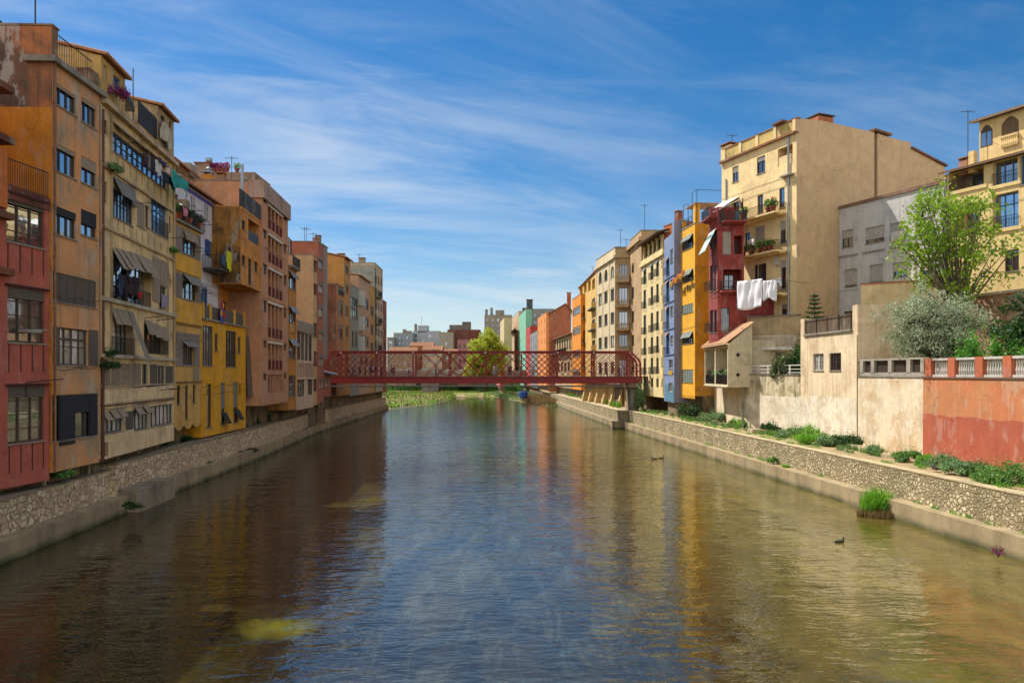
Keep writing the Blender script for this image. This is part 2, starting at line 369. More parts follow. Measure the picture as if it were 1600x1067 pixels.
    def patch(s,px0,px1,yt,yb,mat,out=.012,fi=0,name='render_panel',uz=None):
        F,u0,u1,z0,z1=s.rect(px0,px1,yt,yb,fi) if uz is None else (s.faces[fi],)+tuple(uz)
        q=MB(); grid_wall(q,F,u0,u1,z0,z1,[h[:4]+(0,) for h in s.holes[fi]],d=out); 
        if out>.05:
            for a,b,c,e in ((u0,u1,z0,z0),(u0,u1,z1,z1)): q.quad(F.p(a,c,out),F.p(b,e,out),F.p(b,e,0),F.p(a,c,0))
            for a in (u0,u1): q.quad(F.p(a,z0,out),F.p(a,z1,out),F.p(a,z1,0),F.p(a,z0,0))
        return q.build(name,mat,s.r)
    def pipe(s,px,z0=None,z1=None,mat=None,fi=0,r=.06,out=.1,u=None):
        F=s.faces[fi]; u=F.u(px) if u is None else u; q=MB(); z0=s.z0 if z0 is None else z0; z1=s.z1-.2 if z1 is None else z1
        q.tube(F.p(u,z0,out),F.p(u,z1,out),r,n=8)
        k=z0+.5
        while k<z1: q.fb(F,u-r-.02,u+r+.02,k,k+.05,.001,out+r*.3); k+=2.5
        return q.build('downpipe',mat or ZINC,s.r)
    def chimney(s,px,y0,w=.7,h=1.2,back=1.5,mat=None,cap=True,parent=None,pot=False,z=None):
        F=s.faces[0]; u=F.u(px); z=s.z1 if z is None else z
        q=MB(); q.fb(F,u-w/2,u+w/2,z-.3,z+h,-back-w/2,-back+w/2)
        o=q.build('chimney',mat or plaster('#8a6a50'),parent or s.r); q=MB()
        if cap:
            q.fb(F,u-w*.62,u+w*.62,z+h+.18,z+h+.26,-back-w*.62,-back+w*.62)
            for a in (-.4,.4):
                for b in (-.4,.4): q.fb(F,u+a*w-.05,u+a*w+.05,z+h,z+h+.18,-back+b*w-.05,-back+b*w+.05)
        if pot: q.lathe(F.p(u,z+h,-back),[(.16,0),(.16,.5),(.3,.55),(.3,.62),(.05,.8)],10)
        if cap or pot: q.build('chimney_cap',TERR if not pot else ZINC,o if parent is None else s.r)
        return o
    def antenna(s,px,h=2.5,back=2,z=None,arms=4):
        F=s.faces[0]; u=F.u(px); z=s.z1 if z is None else z; q=MB(); b=Vector(F.p(u,z,-back)); t=.02+F.a.y*.00015
        q.tube(b,b+Vector((0,0,h)),t,n=5); q.tube(b+Vector((-.6,0,h-.2)),b+Vector((.6,0,h-.2)),t*.7,n=4)
        for i in range(arms): x=-.55+1.1*i/(arms-1 if arms>1 else 1); q.tube(b+Vector((x,-.3,h-.2)),b+Vector((x,.3,h-.2)),t*.5,n=4)
        return q.build('aerial',IRON,s.r)
    def tile_roof(s,over=.45,slope=.28,run=None,z=None,mat=None,u0=None,u1=None,rib=.24,name='roof',back=False,front=None):
        F=s.faces[0]; z=s.z1 if z is None else z; run=run or s.depth*.5; q=MB(); u0=-.15 if u0 is None else u0; u1=F.L+.15 if u1 is None else u1
        th=.1; zf=z-over*slope*.3+.02; P=F.p; fo=over
        def slab(d0,z0_,d1,z1_):
            q.hexa([P(u0,z0_,d0),P(u1,z0_,d0),P(u1,z1_,d1),P(u0,z1_,d1),P(u0,z0_+th,d0),P(u1,z0_+th,d0),P(u1,z1_+th,d1),P(u0,z1_+th,d1)])
        slab(fo,zf,-run,zf+(run+fo)*slope)
        if s.depth>run+.5: slab(-run-.01,zf+(run+fo)*slope,-s.depth-.3,zf+(run+fo)*slope-(s.depth-run)*slope)
        rib=max(rib,F.a.y/1150*2.2); n=int((u1-u0)/rib)
        for i in range(n):
            x=u0+rib*(i+.5); q.tube(P(x,zf+th+.01,fo+.03),P(x,zf+th+.01+(run+fo)*slope,-run),rib*.32,n=6)
        # gable fill under the slopes
        for u in (0.02,F.L-.02):
            g=MB(); g.poly([P(u,z-.02,0),P(u,zf+(run+fo)*slope-.01,-run),P(u,z-.02,-s.depth)]); g.build('gable',s.mat,s.r)
        return q.build(name,mat or TERR,s.r)
    def flat_roof(s,par=.0,cap=.12,over=.06,mat=None,inner=None):
        A,B,C,D=s.pts; F=s.faces[0]; q=MB(); z=s.z1; d=s.depth
        w=.25
        if par>0:
            p=MB(); h=par
            p.fb(F,0,F.L,z,z+h,-w,0); p.fb(F,0,w,z,z+h,-d,-w-.001); p.fb(F,F.L-w,F.L,z,z+h,-d,-w-.001); p.fb(F,w,F.L-w,z,z+h,-d,-d+w)
            p.build('parapet',s.mat,s.r); z+=h
        q.fb(F,-over,F.L+over,z+.001,z+cap,-w-over,over); q.fb(F,-over,w+over,z+.001,z+cap,-d,-w-over-.001); q.fb(F,F.L-w-over,F.L+over,z+.001,z+cap,-d,-w-over-.001); q.fb(F,-over,F.L+over,z+.001,z+cap,-d-w,-d-.001)
        return q.build('coping',mat or CONC,s.r)
    def done(s):
        if s.F.a.y<105 and s.F.L>3 and s.z1-s.z0>9 and s.gz==2.4:
            for k in range(2):
                q=MB(); z=s.z0+WR.uniform(2.5,s.z1-s.z0-2); n=8; sg=WR.uniform(.03,.15); pts=[s.F.p(s.F.L*i/n,z+.15*k-sg*math.sin(math.pi*((i%4)/4))+.02*i,.05) for i in range(n+1)]
                for a,b_ in zip(pts,pts[1:]): q.tube(a,b_,.014,n=4,cap=False)
                q.build('cable',IRON,s.r)
        m=MB(); F=s.F; A,B,C,D=s.pts; z0,z1=s.z0,s.z1
        grid_wall(m,F,0,F.L,z0,z1,s.holes[0]+s.cuts)
        grid_wall(m,s.faces[1],0,s.depth,z0,z1,s.holes[1]); grid_wall(m,s.faces[3],0,s.depth,z0,z1,s.holes[3])
        m.quad((C.x,C.y,z0),(D.x,D.y,z0),(D.x,D.y,z1),(C.x,C.y,z1))
        m.quad((A.x,A.y,z1),(B.x,B.y,z1),(C.x,C.y,z1),(D.x,D.y,z1)); 
        if not s.cuts: m.quad((A.x,A.y,z0),(B.x,B.y,z0),(C.x,C.y,z0),(D.x,D.y,z0))
        m.build('wall',s.mat,s.r)
        if hasattr(s,'arch'): s.arch.build('arch_spandrel',s.mat,s.r)
        if s.base:
            G=F; q=MB(); i=s.base; q.fb(F,.05,F.L-.05,s.gz-1.5,z0-.002 if not s.cuts else z0+1.5,-s.depth+.1,-i); q.build('undercroft_wall',s.basemat or plaster('#7d6a4c','#463a2a',.7),s.r)
        return s.r
# ------------------------------------------------------------------ camera, light, sky
cam=bpy.data.cameras.new('camera'); co=bpy.data.objects.new('camera',cam); COL.objects.link(co); sc.camera=co
co.location=(0,0,EYE); co.rotation_euler=(R(90),0,0); cam.sensor_width=36; cam.lens=FP/1600*36; cam.shift_y=(HY-533.5)/1600; cam.clip_start=.1; cam.clip_end=6000
SUN_EL=R(53); sv=Vector((-.84,.54)).normalized()
SD=Vector((sv.x*math.cos(SUN_EL),sv.y*math.cos(SUN_EL),math.sin(SUN_EL)))
sl=bpy.data.lights.new('sun','SUN'); sl.energy=4.5; sl.angle=R(.53); sl.color=(1,.94,.85); so=bpy.data.objects.new('sun',sl); COL.objects.link(so)
so.rotation_euler=(-SD).to_track_quat('-Z','Y').to_euler(); so.location=(-60,60,80)
w=bpy.data.worlds.new('World'); sc.world=w; w.use_nodes=True; wt=w.node_tree; bg=wt.nodes['Background']
def wn(x): return wt.nodes.new('ShaderNode'+x)
sky=wn('TexSky'); sky.sky_type='NISHITA'; sky.sun_disc=False; sky.sun_elevation=SUN_EL; sky.sun_rotation=math.atan2(SD.x,SD.y); sky.air_density=1.0; sky.dust_density=.35; sky.ozone_density=2.6; sky.altitude=80
tc=wn('TexCoord'); sp=wn('SeparateXYZ'); wt.links.new(tc.outputs['Generated'],sp.inputs[0])
def wm(op,a,b=None,c=None):
    x=wn('Math'); x.operation=op
    for i,v in enumerate((a,b,c)):
        if v is None: continue
        if isinstance(v,(int,float)): x.inputs[i].default_value=v
        else: wt.links.new(v,x.inputs[i])
    return x.outputs[0]
zc=wm('MAXIMUM',sp.outputs[2],.0); den=wm('ADD',zc,.14)
ux=wm('DIVIDE',sp.outputs[0],den); uy=wm('DIVIDE',sp.outputs[1],den)
cv=wn('CombineXYZ'); wt.links.new(ux,cv.inputs[0]); wt.links.new(uy,cv.inputs[1])
def wmap(rot,scale,loc):
    m=wn('Mapping'); m.vector_type='TEXTURE'; m.inputs['Rotation'].default_value=(0,0,R(rot)); m.inputs['Scale'].default_value=scale; m.inputs['Location'].default_value=loc; wt.links.new(cv.outputs[0],m.inputs['Vector']); return m.outputs[0]
def wnoise(v,s,d,r,dist):
    x=wn('TexNoise'); x.inputs['Scale'].default_value=s; x.inputs['Detail'].default_value=d; x.inputs['Roughness'].default_value=r; x.inputs['Distortion'].default_value=dist; wt.links.new(v,x.inputs['Vector']); return x.outputs['Fac']
def wramp(f,a,b,c0=0,c1=1):
    x=wn('MapRange'); x.interpolation_type='SMOOTHSTEP'; wt.links.new(f,x.inputs[0]); x.inputs[1].default_value=a; x.inputs[2].default_value=b; x.inputs[3].default_value=c0; x.inputs[4].default_value=c1; return x.outputs[0]
CLOUD_LOC=(3.1,1.7,0)
n1=wnoise(wmap(30,(2.0,.8,1),CLOUD_LOC),1.15,9,.6,.45)
n2=wnoise(wmap(14,(1.7,.5,1),(7.3,2.2,0)),1.3,8,.62,.7)
n3=wnoise(wmap(20,(5,2.6,1),(1.2,5.5,0)),1.2,3,.5,.2)
a1=wm('MULTIPLY',wramp(n1,.42,.72),.72); a2=wm('MULTIPLY',wramp(n2,.42,.74),.55)
big=wramp(n3,.36,.6,.3,1)
al=wm('MULTIPLY',wm('MAXIMUM',a1,a2),big)
rear=wramp(sp.outputs[1],.2,-.3,0,.8); al=wm('MAXIMUM',al,wm('MULTIPLY',rear,wramp(n1,.2,.6,.6,1)))   # unseen bright cloud added behind the viewer to raise the ambient light
# a thin veil towards the horizon
veil=wramp(zc,0.0,.28,.34,.0)
al=wm('MINIMUM',wm('ADD',al,wm('MULTIPLY',veil,wramp(n2,.3,.7,.5,1))),.92)
hs=wn('HueSaturation'); hs.inputs['Saturation'].default_value=1.42; hs.inputs['Value'].default_value=1.0; wt.links.new(sky.outputs[0],hs.inputs['Color'])
mixc=wn('Mix'); mixc.data_type='RGBA'; wt.links.new(al,mixc.inputs[0]); wt.links.new(hs.outputs[0],mixc.inputs[6]); cc=wn('Mix'); cc.data_type='RGBA'; wt.links.new(rear,cc.inputs[0]); cc.inputs[6].default_value=(6.6,7.1,7.6,1); cc.inputs[7].default_value=(13.2,12.8,12.2,1); wt.links.new(cc.outputs[2],mixc.inputs[7])
wt.links.new(mixc.outputs[2],bg.inputs['Color']); bg.inputs['Strength'].default_value=.078
vs=sc.view_settings; sc.display_settings.display_device='sRGB'; vs.view_transform='Standard'; vs.look='None'; vs.exposure=.6; vs.gamma=1
try: sc.cycles.max_bounces=7; sc.cycles.diffuse_bounces=4; sc.cycles.glossy_bounces=4; sc.cycles.transmission_bounces=3; sc.cycles.caustics_reflective=False; sc.cycles.caustics_refractive=False; sc.cycles.use_denoising=True; sc.cycles.sample_clamp_indirect=6
except Exception: pass

# ------------------------------------------------------------------ ground, banks, water
LW=[(-18.6,-60),(-18.9,0),(-21.4,30.8),(-22.3,43.3),(-22.75,50.3),(-23.8,69.7),(-26.2,98.2),(-27.0,130),(-27.9,166)]
def interp(P,Y):
    for (x0,y0),(x1,y1) in zip(P,P[1:]):
        if y0<=Y<=y1: return x0+(x1-x0)*(Y-y0)/(y1-y0)
    return P[-1][0] if Y>P[-1][1] else P[0][0]
RWN=[(27.5,-60),(23.9,0),(21.8,31.3),(19.4,62),(16.05,107)]
RWF=[(15.0,107),(12.8,150),(10.8,192),(6,225),(5,260),(-1,330)]
def ribbon(mb,P,o0,o1,z0,z1,lo=0,hi=1e9):
    # a solid strip following a plan line; offsets are in x
    pts=[p for p in P if lo<=p[1]<=hi]
    for Y in (lo,hi):
        if P[0][1]<Y<P[-1][1]: pts.append((interp(P,Y),Y))
    pts=sorted(set(pts),key=lambda p:p[1]); q=[]
    for (xa,ya),(xb,yb) in zip(pts,pts[1:]):
        n=max(1,int((yb-ya)/8))
        for i in range(n): q.append((xa+(xb-xa)*i/n,ya+(yb-ya)*i/n))
    q.append(pts[-1]); i0=len(mb.v)
    for x,y in q: mb.v+=[(x+o0,y,z0),(x+o1,y,z0),(x+o1,y,z1),(x+o0,y,z1)]
    for k in range(len(q)-1):
        a=i0+k*4; b=a+4
        for j in range(4): mb.f.append((a+j,a+(j+1)%4,b+(j+1)%4,b+j)); mb.mi.append(0)
    e=i0+(len(q)-1)*4; mb.f+= [(i0,i0+1,i0+2,i0+3),(e,e+1,e+2,e+3)]; mb.mi+=[0,0]
def land(name,edge,far,z,mat):
    mb=MB(); pts=[(x,y,z) for x,y in edge]; n=len(pts)
    for a,b in zip(pts,pts[1:]): mb.quad(a,b,(far,b[1],z),(far,a[1],z))
    o=mb.build(name,mat); tag(o,kind='structure'); return o
t=NT('dry_earth'); n=t.noise(t.mapping(),.8,7,.65); n2=t.noise(t.mapping(),7,5,.7)
c=t.mix(t.ramp(n,.35,.7),lin('#a68f68'),lin('#7f6c4a')); c=t.mix(1.0,c,t.ramp(n2,.2,.8,(.75,.75,.75,1),(1.15,1.15,1.15,1)),'MULTIPLY')
t.l(c,t.b.inputs['Base Color']); t.b.inputs['Roughness'].default_value=.95; t.bump(n2,.6,.04); EARTH=t.m
STL=stonework('#b39a74','#dcc7a2','#85705a',2.7,.07,.04,darkamt=.2,dark='#6d5c46')
STR=stonework('#8f7f5e','#dccda6','#8f7e5c',4.2,.2,.12,darkamt=.5,dark='#665a40',name='rough_rubble')
t=NT('ledge_concrete'); v=t.mapping(); n=t.noise(v,.5,6,.6); vs2=t.mapping(scale=(.7,.7,.12)); n2=t.noise(vs2,1.2,5,.65); n3=t.noise(v,8,5,.7)
c=t.mix(t.ramp(n,.35,.7),lin('#a79470'),lin('#857455')); c=t.mix(t.mul(t.ramp(n2,.46,.7),.55),c,lin('#5a4e38')); c=t.mix(1.0,c,t.ramp(n3,.2,.8,(.8,.8,.8,1),(1.12,1.12,1.12,1)),'MULTIPLY')
sz=t.n('SeparateXYZ'); t.l(t.co.outputs['Object'],sz.inputs[0]); mr=t.n('MapRange'); t.l(sz.outputs[2],mr.inputs[0]); mr.inputs[1].default_value=.05; mr.inputs[2].default_value=.38; mr.inputs[3].default_value=1; mr.inputs[4].default_value=0
al_=t.mul(mr.outputs[0],t.ramp(n,.3,.6,(.5,.5,.5,1),(1,1,1,1))); c=t.mix(al_,c,lin('#39401d'))   # weed line at the water's edge
t.l(c,t.b.inputs['Base Color']); t.b.inputs['Roughness'].default_value=.9; t.bump(n3,.4,.03); LEDGE=t.m
COPL=plaster('#8c7b5f','#5a4c38',.5); COPR=plaster('#b9a780','#7d6c4c',.4)
land('left_bank_ground',[(-19.5,-60),(-20.5,0),(-23.6,31),(-23.5,43),(-24.6,70),(-27.6,98),(-29,166),(-45,180),(-60,330),(-60,3000)],-2500,2.42,EARTH)
land('right_bank_ground',[(x+1.2,y) for x,y in RWN[:-1]]+[(17.4,107),(14.2,150),(12.4,192),(9.5,225),(10,330),(60,420),(60,3000)],2500,2.55,EARTH)
mb=MB(); mb.quad((-70,338,2.3),(70,338,2.3),(70,3000,2.3),(-70,3000,2.3)); tag(mb.build('far_ground',plain('#4f5a30',.95,0,.3,.3,name='far_turf')),kind='structure')
# left embankment wall
lw=wthing('embankment_wall','pale fitted-stone river wall with concrete ledge under the left houses','river wall',(-24,60,0))
q=MB(); ribbon(q,LW,-1.6,0,-1.5,.95,-60,42.6); ribbon(q,LW,-1.5,0,-1.5,1.05,47.7,166); q.build('ledge',LEDGE,lw)
q=MB(); ribbon(q,LW,-1.9,-.75,.952,2.45,-60,42.2); ribbon(q,LW,-1.7,-.55,1.052,2.75,43.4,166); ribbon(q,LW,-1.9,-.55,.955,2.75,42.201,43.399); q.build('stone_face',STL,lw)
q=MB(); ribbon(q,LW,-1.95,-.72,2.452,2.52,-60,42.15); ribbon(q,LW,-1.8,-.52,2.752,2.83,42.18,166); q.build('coping',COPL,lw)
q=MB(); ribbon(q,LW,-1.5,.75,-1.5,1.3,42.61,47.69); q.build('concrete_block',plaster('#8f826a','#4b4436',.6),lw)
# right embankment wall
rw=wthing('embankment_wall','sunlit rough rubble river wall with ledge on the right bank, nearer the camera than the bridge','river wall',(21,60,0))
q=MB(); ribbon(q,RWN,0,1.4,-1.5,1.0); q.build('ledge',LEDGE,rw)
q=MB(); ribbon(q,RWN,.85,1.8,1.002,2.62); q.build('stone_face',STR,rw)
q=MB(); ribbon(q,RWN,.82,1.5,2.622,2.68); q.build('coping',COPR,rw)
rf=wthing('embankment_wall','right bank river wall continuing beyond the red bridge, set further out','river wall',(13,150,0))
q=MB(); ribbon(q,RWF,0,2.0,-1.5,1.0,107.002,200); q.build('ledge',LEDGE,rf)
q=MB(); ribbon(q,RWF,.9,2.6,1.002,2.5,107.3,200); q.build('stone_face',STR,rf)
q=MB(); ribbon(q,RWF,.85,2.7,2.502,2.58,107.25,200); q.build('coping',COPR,rf)
# water
def water():
    t=NT('river_water'); b=t.b; o=t.co.outputs['Object']; t.b.inputs['IOR'].default_value=1.9; b.inputs['Roughness'].default_value=.02
    n1=t.noise(t.mapping(scale=(.16,.07,1)),1.0,6,.6,.8); n2=t.noise(t.mapping(scale=(.5,.28,1)),1.0,6,.65,1.0)
    c=t.mix(t.ramp(n1,.4,.62),lin('#15140a'),lin('#3a3314')); c=t.mix(t.mul(t.ramp(n2,.45,.65),.7),c,lin('#14180b'))
    sp=t.n('SeparateXYZ'); t.l(o,sp.inputs[0])
    # the bed shows through: golden-green shallows with sunlight painted into their colour towards the right bank, pale weed streaks in mid-stream
    mr=t.n('MapRange'); mr.interpolation_type='SMOOTHSTEP'; t.l(sp.outputs[0],mr.inputs[0]); mr.inputs[1].default_value=1; mr.inputs[2].default_value=15
    n6=t.noise(t.mapping(scale=(.35,.2,1),loc=(4,2,0)),1.0,6,.65,.6)
    c=t.mix(t.mul(mr.outputs[0],t.ramp(n6,.25,.7,(.4,.4,.4,1),(1,1,1,1))),c,t.mix(t.ramp(n2,.4,.6),lin('#4f4719'),lin('#6d6029')))
    ax=t.n('Math'); ax.operation='ABSOLUTE'; t.l(sp.outputs[0],ax.inputs[0]); m2=t.n('MapRange'); m2.interpolation_type='SMOOTHSTEP'; t.l(ax.outputs[0],m2.inputs[0]); m2.inputs[1].default_value=3; m2.inputs[2].default_value=10; m2.inputs[3].default_value=.26; m2.inputs[4].default_value=.0; ctr=m2.outputs[0]
    n7=t.noise(t.mapping(scale=(1.3,.34,1),rot=(0,0,R(28))),.8,6,.65,.5); c=t.mix(t.mul(t.ramp(n7,.5,.68),ctr),c,lin('#6f7258'))
    for (cx_,cy_,rx_,ry_) in ((-7.4,23.4,2.2,1.5),(-8.8,46.5,1.5,4.2)):   # two submerged weed beds, sunlight from gaps between houses painted into their colour
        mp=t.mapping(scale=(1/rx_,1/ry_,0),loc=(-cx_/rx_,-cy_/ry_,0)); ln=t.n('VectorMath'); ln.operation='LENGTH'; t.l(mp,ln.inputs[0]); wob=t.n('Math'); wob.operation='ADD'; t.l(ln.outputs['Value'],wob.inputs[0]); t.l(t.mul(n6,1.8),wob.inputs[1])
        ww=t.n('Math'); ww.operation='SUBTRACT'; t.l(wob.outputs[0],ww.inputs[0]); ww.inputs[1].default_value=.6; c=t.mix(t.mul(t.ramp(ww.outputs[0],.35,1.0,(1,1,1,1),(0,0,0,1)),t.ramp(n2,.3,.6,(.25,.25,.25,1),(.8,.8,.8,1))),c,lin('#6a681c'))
    t.l(c,b.inputs['Base Color'])
    # ripples: three scales, crests lying across the view
    w1=t.noise(t.mapping(scale=(.3,.75,1),rot=(0,0,R(14))),1.0,2,.5,.3); w2=t.noise(t.mapping(scale=(1.05,2.5,1),rot=(0,0,R(-16))),1.0,2,.5,.5); w3=t.noise(t.mapping(scale=(2.7,6.2,1),rot=(0,0,R(8))),1.0,2,.5,.3)
    calm=t.ramp(t.noise(t.mapping(scale=(.06,.035,1)),1.0,4,.6,.6),.35,.65,(.35,.35,.35,1),(1,1,1,1))
    s=t.n('Math'); s.operation='MULTIPLY_ADD'; t.l(w2,s.inputs[0]); s.inputs[1].default_value=.55; t.l(w1,s.inputs[2])
    s2=t.n('Math'); s2.operation='MULTIPLY_ADD'; t.l(t.mul(w3,calm),s2.inputs[0]); s2.inputs[1].default_value=.3; t.l(s.outputs[0],s2.inputs[2])
    t.bump(s2.outputs[0],1.0,.055); return t.m
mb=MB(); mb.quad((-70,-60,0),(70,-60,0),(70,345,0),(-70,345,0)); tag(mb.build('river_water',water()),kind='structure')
mb=MB(); mb.quad((-90,-60,-1.45),(90,-60,-1.45),(90,360,-1.45),(-90,360,-1.45)); tag(mb.build('riverbed',EARTH),kind='structure')
# ------------------------------------------------------------------ LEFT BANK HOUSES
OCH=plaster('#cc925e','#938872',.75); RED=plaster('#ad5a48','#7d4436',.3,streak=.35)
def FX(px0,X0,px1,X1): return Face(px0,X0*FP/(px0-CX),px1,X1*FP/(px1-CX))
# house at the very left edge, only its upper ledges reach the picture
F=Face(-130,28.0,-1,32.8); b=Bld('corner_house','sliver of orange house with projecting ledges at the left edge of the picture',F,2.9,21.5,plaster('#c26c30','#7a4422',.5),depth=9)
for z in (12.4,14.9,18.3,20.6): b.band(z,.3,.42,plaster('#7d4a2e','#3d2a1c',.6),name='ledge')
b.band(15.4,2.6,.22,name='upper_bay'); b.flat_roof(.3); b.done()
# red house with three tall windows
F=Face(-.5,32.8,77,35.75); b=Bld('town_house','brick-red house with three stacked tall windows, leftmost on the river',F,2.85,16.5,RED,depth=10,base=1.2)
DK=plain('#3c1c16',.9)
for (y0,y1,pn) in ((301,376,'b'),(447,534,'cd'),(604,694,'cd')):
    yt={301:10,447:11.5,604:12}[y0]
    f,u0,u1,z0,z1=b.win(yt,69.5,y0,y1,3,4,fr='n',pane=pn,boxh=.2,bm='b',fw=.08)
    q=MB(); q.fb(f,u0-.15,u1+.2,z1+.02,z1+.12,.002,.12); q.build('lintel',DK,b.r)
    q=MB(); 
    for k in range(4): x=u0+.08+(u1-u0-.16)*k/3; q.fb(f,x-.03,x+.03,z0-1.35,z0-.1,.002,.012)
    q.each('panel_joint',DK,b.r)
b.band(15.9,.6,.06,plaster('#6d3a2c','#33201a',.8),wrap=False,name='stained_band'); 
f=b.F; b.iron(f,.1,f.L-.05,16.5,17.75,-.1,-.02,gap=.13)
q=MB(); q.fb(f,1.0,1.9,9.9,10.0,.02,.5); q.tube(f.p(1,9.98,.05),f.p(2.2,10.05,.45),.06); q.build('wall_spout',CONC,b.r)
for u in (1.5,): 
    q=MB(); q.tube(f.p(u,7.6,.02),f.p(u+1.3,7.75,.9),.025); q.tube(f.p(u,7.6,.02),f.p(u,6.9,.02),.02); q.build('line_bracket',IRON,b.r)
q=MB(); 
for u in (.5,3.3): q.fb(f,u-.06,u+.06,2.2,2.85,-.6,-.48)
q.each('post',STONEC,b.r); b.done()
# orange house
F=Face(82,35.8,155,40.1); b=Bld('town_house','orange-brown house with stained bare side wall and shuttered windows, second from left',F,3.2,23.5,OCH,depth=12,base=1.0)
for a in ((85,118.5,128,161),(127.5,150.7,152,189)): b.win(*a,cols=3,fr='d',pane='b',boxh=.14,bm='n')
b.win(85,118.5,222,265,3,fr='d',pane='b',boxh=.16,bm='n'); b.win(127,150.7,243,284,2,fr='d',pane='b',boxh=.42,bm='n')
b.win(85,118.8,321,365,3,fr='d',pane='b',boxh=.26,bm='d'); b.win(126.5,151,326,366,2,fr='d',pane='b',boxh=.55,bm='d')
b.win(82.5,150,424,470,6,1,fr='d',pane='cd',shut='cb'); b.win(92,137,511,570,4,2,fr='n',pane='c',transom=.3)
b.patch(82.5,92,510,570,SLB,.06,name='shutter'); b.patch(138,151.5,515,571,SLB,.06,name='shutter')
b.win(81.5,150,618,690,4,1,fr='d',pane='cd'); 
f=b.F; z0,z1=f.z(84,690),f.z(84,618)
q=MB(); q.fb(f,f.u(92),f.u(116),z0-.25,z1-.02,-.05,.06); q.fb(f,f.u(116.2),f.u(139),z0+1.3,z1-.02,-.05,.04); q.fb(f,f.u(139.2),f.u(151),z0-.02,z1-.02,-.05,.05); q.build('louvred_screen',SLD,b.r)
b.band(23.1,.28,.3,CONC); b.band(10.3+.0,.08,.03,wrap=False); b.band(7.0,.06,.03,wrap=False)
b.iron(f,.55,f.L-.6,23.5,24.75,-.15,-.08,gap=.2)
q=MB(); q.fb(f,0,.5,23.5,24.9,-11.8,-.02); q.fb(f,-.05,.55,24.9,25.0,-11.9,.03); q.fb(f,f.L-.9,f.L,23.5,24.3,-1.3,-.02); q.build('parapet',plaster('#7d6148','#3a2e24',.8),b.r)
g=b.faces[3]; q=MB(); q.fb(g,.02,12,3.3,20.95,.004,.02); q.build('painted_side_wall',plaster('#bf7a18','#7d4a12',.35),b.r)
q=MB(); q.fb(g,.02,12,20.952,24.88,.004,.018); q.build('bare_side_wall',plaster('#a3643a','#4b3a2e',.95,big=.3),b.r)
q=MB(); q.fb(g,6.1,7.2,17.9,18.1,.02,.15); q.build('wall_light',plain('#cfc4a4'),b.r)
b.pipe(81.5,3.2,23.2,plaster('#8a5a3c'),u=.06,r=.05); q=MB(); q.tube(f.p(.3,24.9,-1),f.p(.3,28.0,-1),.035); q.build('pole',IRON,b.r)
q=MB(); q.lathe(f.p(.2,25.0,-3),[(.5,0),(.45,.2),(.2,.3)],10); q.build('roof_vent',IRON,b.r); b.done()
# cream house with blue glazed galleries
CREAM=plaster('#dfc08a','#98835f',.65,peel=None); CR2=plaster('#e6c898','#a88860',.4); TRIM=plaster('#b8a07c','#665640',.55)
F=Face(156.5,40.3,272,52.8); b=Bld('tenement_house','cream tenement with blue glazed galleries, rolled blinds and washing, third from left',F,3.3,23.3,CREAM,depth=11,base=1.0)
for a in ((162.6,168,186,208),(162.6,167.4,283,317),(160.5,165.5,399,424),(160.5,164.5,493,515)): b.win(*a,cols=1,fr='d',pane='d',sill=False)
for a in ((264.5,267.8,262,282),(264.5,268,338,364),(264,267,427,450),): b.win(*a,cols=1,fr='d',pane='d',sill=False)
b.win(174.5,260,203,234,11,2,fr='b',pane='b',r=.15,fw=.09); b.win(175,206.5,292,337,6,2,fr='b',pane='b',r=.15)
b.win(214,226.5,313,352,2,1,fr='w',shut='cn'); b.win(227.2,233,320,354,1,1,fr='b',pane='b'); b.win(236,260,308,360,4,1,fr='bl',pane='b',transom=.3,rail=True)
b.loggia(173.5,237,385,466,1.1,rail='iron',door='d'); f,u0,u1,z0,z1=b.win(249,259.5,446,481,2,2,fr='d',pane='cd')
f=b.F
q=MB(); zt=f.z(174,385); zb=f.z(174,465)
for i,(x0,x1) in enumerate(((185,192),(194,201),(210,221),(223,235))): 
    a,c=f.u(x0),f.u(x1); q.fb(f,a,c,zb+.02,zb+3.0,-.5,-.42); 
q2=q.build('glazed_door',FRB,b.r); p=MB()
for i,(x0,x1) in enumerate(((185,192),(194,201),(210,221),(223,235))):
    a,c=f.u(x0),f.u(x1); w=(c-a)
    for k in range(2):
        for j in range(4): p.fb(f,a+.07+k*(w/2-.02),a+w/2-.03+k*(w/2-.04),zb+.15+j*.7,zb+.75+j*.7,-.419,-.41)
p.each('pane',GLB,q2)
b.patch(238,248.5,400,470,SLN,.07,name='blind'); b.patch(249,260,405,445,SLN,.08,name='blind')
b.win(172.5,207,496,553,5,3,fr='d',pane='g',r=.5,sill=False,rail=True); b.win(225,260,505,552,5,3,fr='n',pane='g',r=.5,sill=False,rail=True)
for (x0,x1,y) in ((173,181,386),(181.5,190,388),(190.5,200,390),(200.5,210,392),(210.5,222,396),(222.5,236,401)): b.awn(f,f.u(x0),f.u(x1),f.z(x0,y),.95+rnd.random()*.35,.5+rnd.random()*.25,SLN,'rolled_blind')
for (x0,x1,y) in ((172.5,181,481),(181.5,190,482),(190.5,198,484),(225,235,500),(236,246,505),(247,258,510)): b.awn(f,f.u(x0),f.u(x1),f.z(x0,y),.9,.35,SLN,'rolled_blind')
b.awn(f,f.u(199),f.u(207),f.z(199,486),3.0,1.1,plain('#7d7462',.8),'hanging_mat')
for i in range(6): x0=176+i*14.2; b.awn(f,f.u(x0),f.u(x0+13.6),f.z(x0,190+i*11.2),.35,.4,SLN,'rolled_blind')
b.awn(f,f.u(175),f.u(201),f.z(175,274),1.05,.55,SLG,'rolled_blind'); b.awn(f,f.u(201.6),f.u(210),f.z(202,289),1.2,.2,SLG,'rolled_blind')
